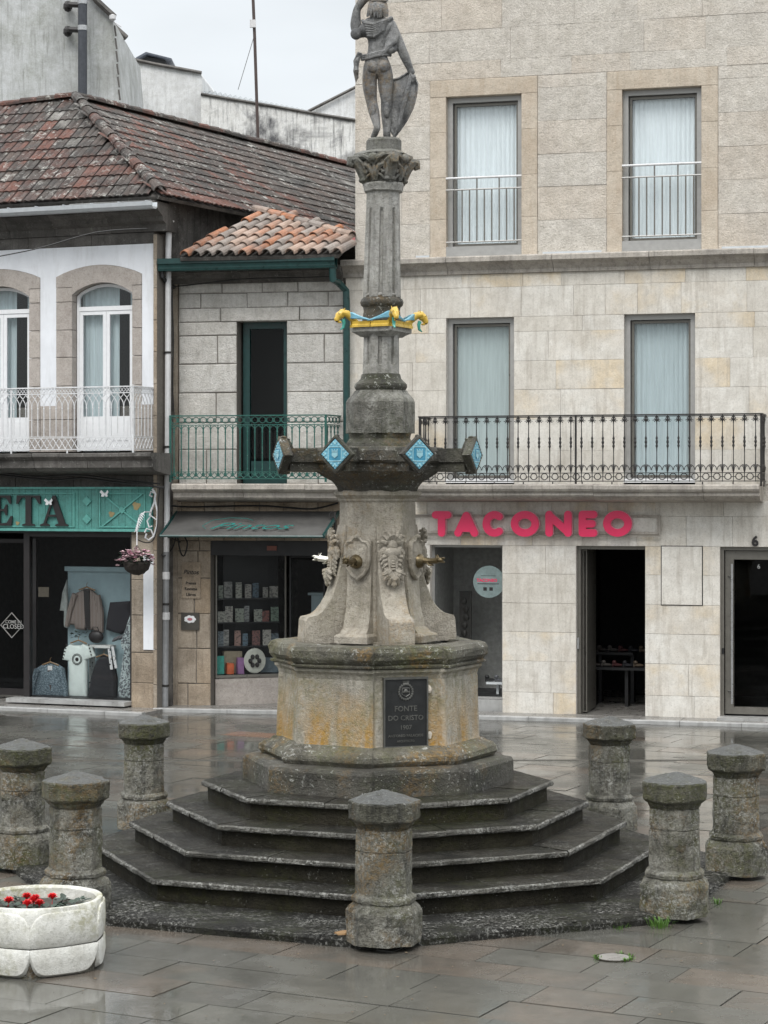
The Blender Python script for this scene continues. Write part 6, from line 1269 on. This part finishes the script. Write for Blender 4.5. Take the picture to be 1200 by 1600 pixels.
for i in range(9):
    f = i/8; px = 222-9*f; py = 802+26*f
    for s in (-1, 1): a = Vector(wq(px, py, .45)); tube(b, [a, a+Vector((s*.045*(1-.4*f), -.01, -.035))], .012, 5, r1=.003)
part('feather', b, M['white_iron'], hb_)
bk = thing('hanging_basket', 'dark hanging basket overflowing with pale pink flowers', 'flower basket', at=wq(214, 880, .5), frame=WB); c = Vector(wq(214, 880, .5))
b = BM(); lathe(b, [(.03, -.175), (.10, -.15), (.17, -.09), (.205, .0), (.20, .02), (.1, .03)], 18); rough(b, .012, 16, 1); move(b, c); part('basket', b, M['basket'], bk)
b = BM(); 
for a in (0, 2.1, 4.2): tube(b, [c+Vector((.19*math.cos(a), .19*math.sin(a), .0)), c+Vector((0, 0, .27))], .004, 4)
part('chain', b, M['cable'], bk)
b = BM()
for _ in range(170): a = random.random()*6.28; r = random.random()**.5*.26; leaf(b, c+Vector((r*math.cos(a), r*math.sin(a)*.8, .05+random.uniform(-.06, .12)*(1-r))), .055, random.random()*6.28, random.uniform(-.4, .6))
part('foliage', b, M['leafdk'], bk)
for i in range(78):
    a = random.random()*6.28; r = random.random()**.5*.29; b = BM(); p = c+Vector((r*math.cos(a), r*math.sin(a)*.85-.02, .10+.10*(1-r/.3)+random.uniform(-.07, .03)-max(0, r-.22)*1.2))
    for q in range(5): leaf(b, p, random.uniform(.04, .06), q*1.256+a, random.uniform(.2, .8))
    leaf(b, p, .03, a+1, 1.2); part('blossom', b, M['pink_petal'] if i % 3 else M['mauve_petal'], bk)
# cables
cb = [('black cable sagging along the underside of the white balcony', [(WB, 0, 742, .3), (WB, 80, 750, .25), (WB, 130, 747, .2), (WB, 170, 752, .2), (WB, 215, 757, .3), (WB, 256, 762, .35)], .016),
      ('second black cable under the white balcony', [(WB, 0, 738, .32), (WB, 60, 745, .28), (WB, 120, 742, .25), (WB, 190, 750, .25), (WB, 250, 756, .3)], .012),
      ('thin overhead wire crossing the white house eave', [(WB, -20, 404, 1.5), (WB, 60, 388, 1.2), (WB, 150, 363, .9), (WB, 230, 357, .6)], .009),
      ('loose loop of cable behind the awning bracket left', [(MB, 268, 800, .2), (MB, 276, 830, .2), (MB, 282, 862, .2), (MB, 288, 868, .2), (MB, 293, 850, .2), (MB, 288, 838, .2)], .012),
      ('second cable loop left of the newsagent', [(MB, 276, 835, .22), (MB, 270, 855, .22), (MB, 258, 868, .4), (MB, 252, 866, .4)], .010),
      ('cable sagging above the awning', [(MB, 268, 790, .15), (MB, 300, 792, .12), (MB, 400, 790, .12), (MB, 450, 793, .12), (MB, 490, 795, .12), (MB, 528, 786, .12)], .014),
      ('cable running under the green gutter', [(MB, 268, 448, .1), (MB, 300, 445, .1), (MB, 380, 436, .2), (MB, 460, 434, .2), (MB, 520, 432, .2)], .010),
      ('cable dropping beside the white downpipe', [(MB, 267, 446, .15), (MB, 271, 520, .12), (MB, 270, 600, .12), (MB, 272, 650, .12)], .009),
      ('cable coiling down the pier beside the bracket', [(WB, 250, 760, .2), (WB, 247, 790, .18), (WB, 246, 820, .18), (WB, 240, 843, .2), (WB, 228, 848, .25), (WB, 212, 842, .3)], .009)]
for lb, pts, r in cb:
    F = pts[0][0]; P3 = [Vector((F.u(px, w), -w, F.v(px, py, w))) for _, px, py, w in pts]; 
    sm = []
    for i in range(len(P3)-1):
        a0, a1, a2, a3 = P3[max(i-1, 0)], P3[i], P3[i+1], P3[min(i+2, len(P3)-1)]
        for q in range(4): t_ = q/4; sm.append(.5*((2*a1)+(a2-a0)*t_+(2*a0-5*a1+4*a2-a3)*t_*t_+(3*a1-a0-3*a2+a3)*t_**3))
    sm.append(P3[-1]); b = BM(); tube(b, sm, r, 5); solo('cable', lb, 'cable', b, M['cable'], at=tuple(sm[0]), frame=F)
# ---------------------------------------------------------------- roofs
def wp(px, py, z): return Vector(((px-CX)/F_PX*z, z, EYE+(HY-py)*z/F_PX))
def inpoly(p, pl):
    c = False; j = len(pl)-1
    for i in range(len(pl)):
        if (pl[i][1] > p[1]) != (pl[j][1] > p[1]) and p[0] < (pl[j][0]-pl[i][0])*(p[1]-pl[i][1])/(pl[j][1]-pl[i][1])+pl[i][0]: c = not c
        j = i
    return c
def tile_me(w=.232, L_=.40):
    b = BM(); xs = [i/10 for i in range(11)]; zf_ = lambda f: .020*abs(math.sin(f*math.pi*2))**.7 + (.012 if f > .9 else 0)
    r = [[b.verts.new(((f-.5)*w, y, zf_(f)+z+t)) for f in xs] for y, z, t in ((-.02, .030, -.018), (-.02, .030, 0), (L_, .004, 0))]
    for a, c in zip(r, r[1:]):
        for i in range(10): b.faces.new((a[i], a[i+1], c[i+1], c[i]))
    return b
def barrel_me(r=.075, L_=.42):
    b = BM(); rr = [[b.verts.new((q*math.cos(math.pi*i/7), y, z+q*math.sin(math.pi*i/7))) for i in range(8)] for q, y, z in ((r-.014, -.02, .03), (r, -.02, .03), (r*.8, L_, .0))]
    for a, c in zip(rr, rr[1:]):
        for i in range(7): b.faces.new((a[i], a[i+1], c[i+1], c[i]))
    return b
def orient(o_, e1, e2): n = e1.cross(e2).normalized(); m = Matrix((e1, e2, n)).transposed().to_4x4(); m.translation = o_; return m
def tiles(par, inv, planes, w, L_, me_b, m, name, skew=None, lim=300, vis=lambda p: True):
    al = []
    for O, E, Tp, pl in planes:
        e1 = (E-O).normalized(); n = (E-O).cross(Tp-O).normalized(); e2 = n.cross(e1)
        if e2.z < 0: e2 = -e2
        sd = skew(e1, e2) if skew else e2
        P2 = [((p-O).dot(e1), (p-O).dot(e2)) for p in pl]; k = sd.dot(e1)/sd.dot(e2)
        js = int(max(p[1] for p in P2)/(L_*sd.dot(e2)))+1
        for j in range(js):
            for i in range(-60, 70):
                v = j*L_*sd.dot(e2); u = (i+.5)*w + v*k + (0 if skew else (j % 2)*0)
                if inpoly((u, v+L_*.4), P2):
                    p = O+e1*u+e2*v; x_ = sd.cross(n if n.z < 0 else -n).normalized(); 
                    nn = n if n.z > 0 else -n; x_ = sd.cross(nn).normalized()
                    mt = Matrix((x_, sd, nn)).transposed().to_4x4(); mt.translation = p+nn*random.uniform(0, .006)
                    mt = mt @ Matrix.Rotation(random.uniform(-.02, .02), 4, 'Z'); al.append((p.y, mt, p))
    al.sort(key=lambda q: (not vis(q[2]), q[0])); me = mesh_of(name, me_b, m, False, recalc=False)
    for _, mt, p in al[:lim]:
        o = bpy.data.objects.new(name, me); COL.objects.link(o); o.parent = par; o.matrix_basis = inv @ mt
    if al[lim:]:
        nb = BM(); 
        for _, mt, p in al[lim:]:
            s = len(nb.verts); nb.from_mesh(me); nb.verts.ensure_lookup_table(); bmesh.ops.transform(nb, matrix=inv @ mt, verts=nb.verts[s:])
        o = bpy.data.objects.new('far_tiles', mesh_of('far_tiles', nb, m, recalc=False)); COL.objects.link(o); o.parent = par; o['kind'] = 'stuff'
    return len(al)
rf = thing('tiled_roof', 'old mossy hipped clay tile roof over the white house', 'roof', at=tuple(WB.world(WB.u(245), -.5, 7.5)))
# the roof moves with the house, so it is a part: swap the empty for a mesh deck parented to the house
bpy.data.objects.remove(rf.ob)
E1 = wp(250, 306, 30.7); E1.z = 7.55; e1d = WB.eu; E0 = E1-e1d*3.45; P1 = wp(118, 156, 34.0); P0 = P1-e1d*1.95; P0.z -= .10
rd = Vector((.60, 1, 0)); E2x = E1+rd*5.6; P2x = P1+rd*8.6
b = BM(); dn = Vector((0, 0, -.06))
for q in ([E0, E1, P1, P0], [E1, E2x, P2x, P1]):
    n = (q[1]-q[0]).cross(q[3]-q[0]).normalized(); n = n if n.z > 0 else -n
    loft(b, [[p-n*.02 for p in q], [p-n*.07 for p in q]])
back = Vector((-.6, 3, -2)); q = [P0, P1, P1+back, P0+back]; loft(b, [[p for p in q], [p+dn for p in q]])
wbm = Matrix.Translation(wb.ob.location) @ Matrix.Rotation(WB.rot, 4, 'Z'); bmesh.ops.transform(b, matrix=wbm.inverted(), verts=b.verts)
deck = bpy.data.objects.new('roof', mesh_of('roof', b, M['dark_cornice'])); COL.objects.link(deck); deck.parent = wb.ob
tiles_under = tiles
vis = lambda p: -.01 < (p.x*F_PX/p.y+CX)/600 and p.x*F_PX/p.y+CX < 556
tiles_under(deck, wbm.inverted(), [(E0, E1, P1, [E0, E1, P1, P0]), (E1, E2x, P2x, [E1, E2x, P2x, P1])], .235, .31, tile_me(), M['tilered'], 'roof_tile', vis=vis)
def caps(a, c, m, name, par, inv, r=.10, L_=.38):
    d = (c-a); n = int(d.length/(L_*.85)); dn_ = d.normalized(); b0 = BM(); rr = [[(q*math.cos(math.pi*i/6-.15+.3*i/6), y, q*math.sin(math.pi*i/6)) for i in range(7)] for q, y in ((r*.85, -.0), (r, 0), (r*.82, L_))]
    vs_ = [[b0.verts.new(p) for p in q] for q in rr]
    for x, y in zip(vs_, vs_[1:]):
        for i in range(6): b0.faces.new((x[i], x[i+1], y[i+1], y[i]))
    me = mesh_of(name, b0, m, recalc=False)
    for i in range(n):
        p = a+dn_*(i*L_*.85); x_ = dn_.cross(Vector((0, 0, 1))).normalized(); mt = Matrix((x_, dn_, x_.cross(dn_))).transposed().to_4x4(); mt.translation = p+Vector((0, 0, .01+random.uniform(0, .01))); mt = mt @ Matrix.Rotation(random.uniform(-.04, .04), 4, 'Z')
        o = bpy.data.objects.new(name, me); COL.objects.link(o); o.parent = par; o.matrix_basis = inv @ mt
up = Vector((0, 0, .03))
for a, c in ((E1+up, P1+up), (P0+up, P1+up), (P2x+up, P1+up)): caps(a, c, M['tilered'], 'ridge_tile', deck, wbm.inverted())
# small barrel tile roof of the middle house
mbm = Matrix.Translation(mb.ob.location) @ Matrix.Rotation(MB.rot, 4, 'Z')
G1 = wp(281, 402, 30.95); G2 = wp(529, 401, 30.55); T1 = wp(398, 332, 32.3); T2 = wp(560, 379, 31.3); G2.z = G1.z
b = BM(); n = (G2-G1).cross(T1-G1).normalized(); n = n if n.z > 0 else -n; eye = Vector((0, 0, EYE)); rd_ = (wp(550, 374, 31)-eye); T2 = eye+rd_*((G1-eye).dot(n)/rd_.dot(n))
for q in ([G1, G2, T2, T1],): loft(b, [[p-n*.01 for p in q], [p-n*.06 for p in q]])
q = [G1, T1, T1+Vector((.3, 1.5, -.6)), G1+Vector((.3, 2.5, -.9))]; loft(b, [[p-n*.01 for p in q], [p-n*.05 for p in q]])
q = [T1, T2, T2+Vector((.6, 3, -.2)), T1+Vector((.6, 3, -.2))]; loft(b, [[p-Vector((0,0,.03)) for p in q], [p-Vector((0,0,.1)) for p in q]])
bmesh.ops.transform(b, matrix=mbm.inverted(), verts=b.verts); dk2 = bpy.data.objects.new('roof', mesh_of('roof', b, M['dark_cornice'])); COL.objects.link(dk2); dk2.parent = mb.ob
tiles_under(dk2, mbm.inverted(), [(G1, G2, T1, [G1-(G2-G1)*.01, G2, T2, T1])], .175, .33, barrel_me(.082), M['tilepale'], 'barrel_tile', skew=lambda e1, e2: (T1-G1).normalized().lerp(e2, .12).normalized())
caps(T2+up, T1+up, M['tilepale'], 'ridge_tile', dk2, mbm.inverted(), .085, .34)
b = BM(); q = [wp(505, 355, 32.8), wp(560, 362, 32.3), wp(560, 392, 31.3), wp(540, 376, 31.6)]; loft(b, [q, [p-Vector((0, 0, .03)) for p in q]]); bmesh.ops.transform(b, matrix=mbm.inverted(), verts=b.verts); o = bpy.data.objects.new('red_sheet', mesh_of('red_sheet', b, M['redmetal'])); COL.objects.link(o); o.parent = dk2
# ---------------------------------------------------------------- buildings beyond
def slabw(pts, z, dz, sh=.0): 
    b = BM(); loft(b, [[wp(x, y, z+t) if t == 0 else wp(x, y, z)+Vector((sh, t, 0)) for x, y in pts] for t in (0, dz)]); return b
t = thing('grey_gable_house', 'tall streaked grey rendered house behind the tiled roof at top left', 'building', at=tuple(wp(90, 400, 44)))
gpt = [(-90, 700), (-90, -80), (120, -60), (150, 2), (176, 30), (187, 165), (188, 700)]
def tp(Tt, name, b, m, **k): bmesh.ops.translate(b, verts=b.verts, vec=-Vector(Tt.ob.location)); return part(name, b, m, Tt, **k)
tp(t, 'wall', slabw(gpt, 44, 5), M['grey_render'])
b = BM(); pts = [wp(x, y, 43.9) for x, y in ((140, -15), (152, 2), (168, 17), (179, 27))]; tube(b, pts, .07, 5); tube(b, [p+Vector((0, 2, 0)) for p in pts], .07, 5); tp(t, 'verge', b, M['dark_cornice'])
b = BM()
for z in range(7): a = wp(179+z*1.3, 40+z*20, 43.95); tube(b, [a, a+Vector((.03, 0, -.22))], .02, 5)
tp(t, 'edge_stones', b, M['dark_cornice'])
b = BM(); a = wp(176, 33, 43.8); lathe(b, [(.03, 0), (.07, .04), (.07, .12), (.02, .14)], 10); move(b, a); tube(b, [a, a+Vector((.15, 0, -.1)), a+Vector((.18, 0, -.12))], .012, 5); tp(t, 'lamp', b, M['pvc'])
fl = thing('flue_pipe', 'dark metal flue pipe fixed to the grey gable wall', 'flue', at=tuple(wp(129, 150, 43.6)))
b = BM(); tube(b, [wp(129, 165, 43.6), wp(129, -60, 43.6)], .095, 12); tp(fl, 'pipe', b, plain('dark_flue_metal', (.06,.065,.075), .4, .3))
for y in (3, 44): b = BM(); lathe(b, [(.105, -.05), (.105, .05)], 12); move(b, wp(129, y, 43.6)); tp(fl, 'band', b, M['steel'])
for y in (8, 47): b = BM(); tube(b, [wp(104, y+2, 43.9), wp(110, y-1, 43.7), wp(129, y, 43.6)], .06, 7); ell(b, wp(106, y+2, 43.85), (.10, .1, .12)); tp(fl, 'bracket', b, M['black'])
t = thing('white_wall_house', 'stained white house wall with dark coping beyond the roof', 'building', at=tuple(wp(250, 400, 50)))
tp(t, 'wall', slabw([(165, 700), (165, 84), (180, 88), (313, 114), (316, 120), (316, 700)], 50, 6, .4), M['whitewash'])
b = BM(); tube(b, [wp(170, 85, 49.95), wp(240, 100, 49.95), wp(315, 114, 49.95)], .045, 5); tp(t, 'coping', b, M['dark_cornice'])
t = thing('roof_vent', 'small dark pitched roof vent on the white wall', 'roof vent', at=tuple(wp(240, 97, 51)))
b = BM(); loft(b, [[wp(x, y, 51)+Vector((0, q, 0)) for x, y in ((222, 99), (222, 88), (258, 93), (258, 103))] for q in (0, 1)]); tp(t, 'housing', b, M['dark2'])
b = BM(); loft(b, [[wp(x, y, 50.8)+Vector((0, q, 0)) for x, y in ((212, 90), (228, 81), (268, 91), (268, 93.5), (230, 84), (214, 92.5))] for q in (0, 1.4)]); tp(t, 'hood', b, plain('slate_hood', (.07,.08,.10), .5))
t = thing('parapet_wall', 'mouldy white parapet wall streaked black behind the tiled roof', 'wall', at=tuple(wp(430, 400, 47)))
tp(t, 'wall', slabw([(314, 700), (314, 148), (420, 166), (500, 180), (640, 202), (640, 700)], 47, .5), M['parapet']); b = BM(); tube(b, [wp(314, 147, 46.98), wp(420, 165, 46.98), (wp(500, 179, 46.98)), wp(640, 201, 46.98)], .035, 5); tp(t, 'coping', b, M['dark_cornice'])
b = BM(); n_ = 60
A_, C_ = wp(316, 150, 48.), wp(500, 182, 48.); A2, C2 = wp(318, 140, 52), wp(478, 172, 52)
r0_ = [[b.verts.new(a.lerp(c, i/n_)+Vector((0, 0, .04*math.sin(i*2.1)))) for i in range(n_+1)] for a, c in ((A_, C_), (A2, C2))]
for i in range(n_): b.faces.new((r0_[0][i], r0_[0][i+1], r0_[1][i+1], r0_[1][i]))
solo('corrugated_roof', 'strip of grey corrugated roof behind the parapet', 'roof', b, M['corr'])
t = thing('distant_gable', 'pale distant gable wall beside the right building', 'building', at=tuple(wp(540, 400, 62)))
tp(t, 'wall', slabw([(470, 700), (470, 180), (478, 176), (560, 134), (640, 170), (640, 700)], 62, 6), M['whitewash']); b = BM(); tube(b, [wp(476, 177, 61.9), wp(560, 134, 61.9), wp(640, 168, 61.9)], .05, 5); tp(t, 'verge', b, M['dark_cornice'])
t = thing('antenna_mast', 'thin rusty mast rising behind the tiled roof', 'mast', at=tuple(wp(402, 210, 39.)))
b = BM(); tube(b, [wp(403, 215, 39), wp(398, 60, 39), wp(393, -60, 39)], .032, 6); tp(t, 'pole', b, plain('rusty_pole', (.07,.05,.045), .6)); b = BM(); a = wp(395, 38, 39); box(b, a.x-.05, a.x+.06, a.y-.08, a.y-.03, a.z-.07, a.z+.07); tp(t, 'mast_box', b, M['pvc'])
b = BM(); tube(b, [wp(396, 60, 39), wp(372, 140, 40)], .006, 4); tp(t, 'guy_wire', b, M['alu'])
# ---------------------------------------------------------------- pavement in front of the shops
sw_ = thing('sidewalk', 'wet pale stone pavement along the shop fronts', None, kind='structure')
for F, x0, x1, d in ((RB, 636, 1240, .62), (MB, 258, 640, .62), (WB, -90, 258, .75)):
    u = F.u(x0); u1_ = F.u(x1)
    while u < u1_-.05:
        q = min(u1_, u+random.uniform(.8, 1.2)); b = BM(); block(b, u+.003, q-.003, 0, .1, 0, d-.13, .004, .001)
        bmesh.ops.rotate(b, cent=(0, 0, 0), matrix=Matrix.Rotation(R_(90), 3, 'X'), verts=b.verts)
        for v in b.verts: v.co = Vector((v.co.x, -(v.co.y)*-1, v.co.z)); 
        b.free(); b = BM(); z = random.uniform(-.002, .002)+.045
        loft(b, [[(u+.003, -d+.13, -.03), (q-.003, -d+.13, -.03), (q-.003, .05, -.03), (u+.003, .05, -.03)], [(u+.003, -d+.13, z), (q-.003, -d+.13, z), (q-.003, .05, z), (u+.003, .05, z)]])
        bmesh.ops.transform(b, matrix=Matrix.Translation(F.O) @ Matrix.Rotation(F.rot, 4, 'Z'), verts=b.verts); part('pavement_slab', b, M['walk'], sw_)
        b = BM(); loft(b, [[(u+.003, -d, -.03), (q-.003, -d, -.03), (q-.003, -d+.125, -.03), (u+.003, -d+.125, -.03)], [(u+.003, -d, z), (q-.003, -d, z), (q-.003, -d+.125, z), (u+.003, -d+.125, z)], [(u+.003, -d+.01, z+.01), (q-.003, -d+.01, z+.01), (q-.003, -d+.12, z+.01), (u+.003, -d+.12, z+.01)]])
        bmesh.ops.transform(b, matrix=Matrix.Translation(F.O) @ Matrix.Rotation(F.rot, 4, 'Z'), verts=b.verts); part('kerb_stone', b, M['kerb'], sw_); u = q
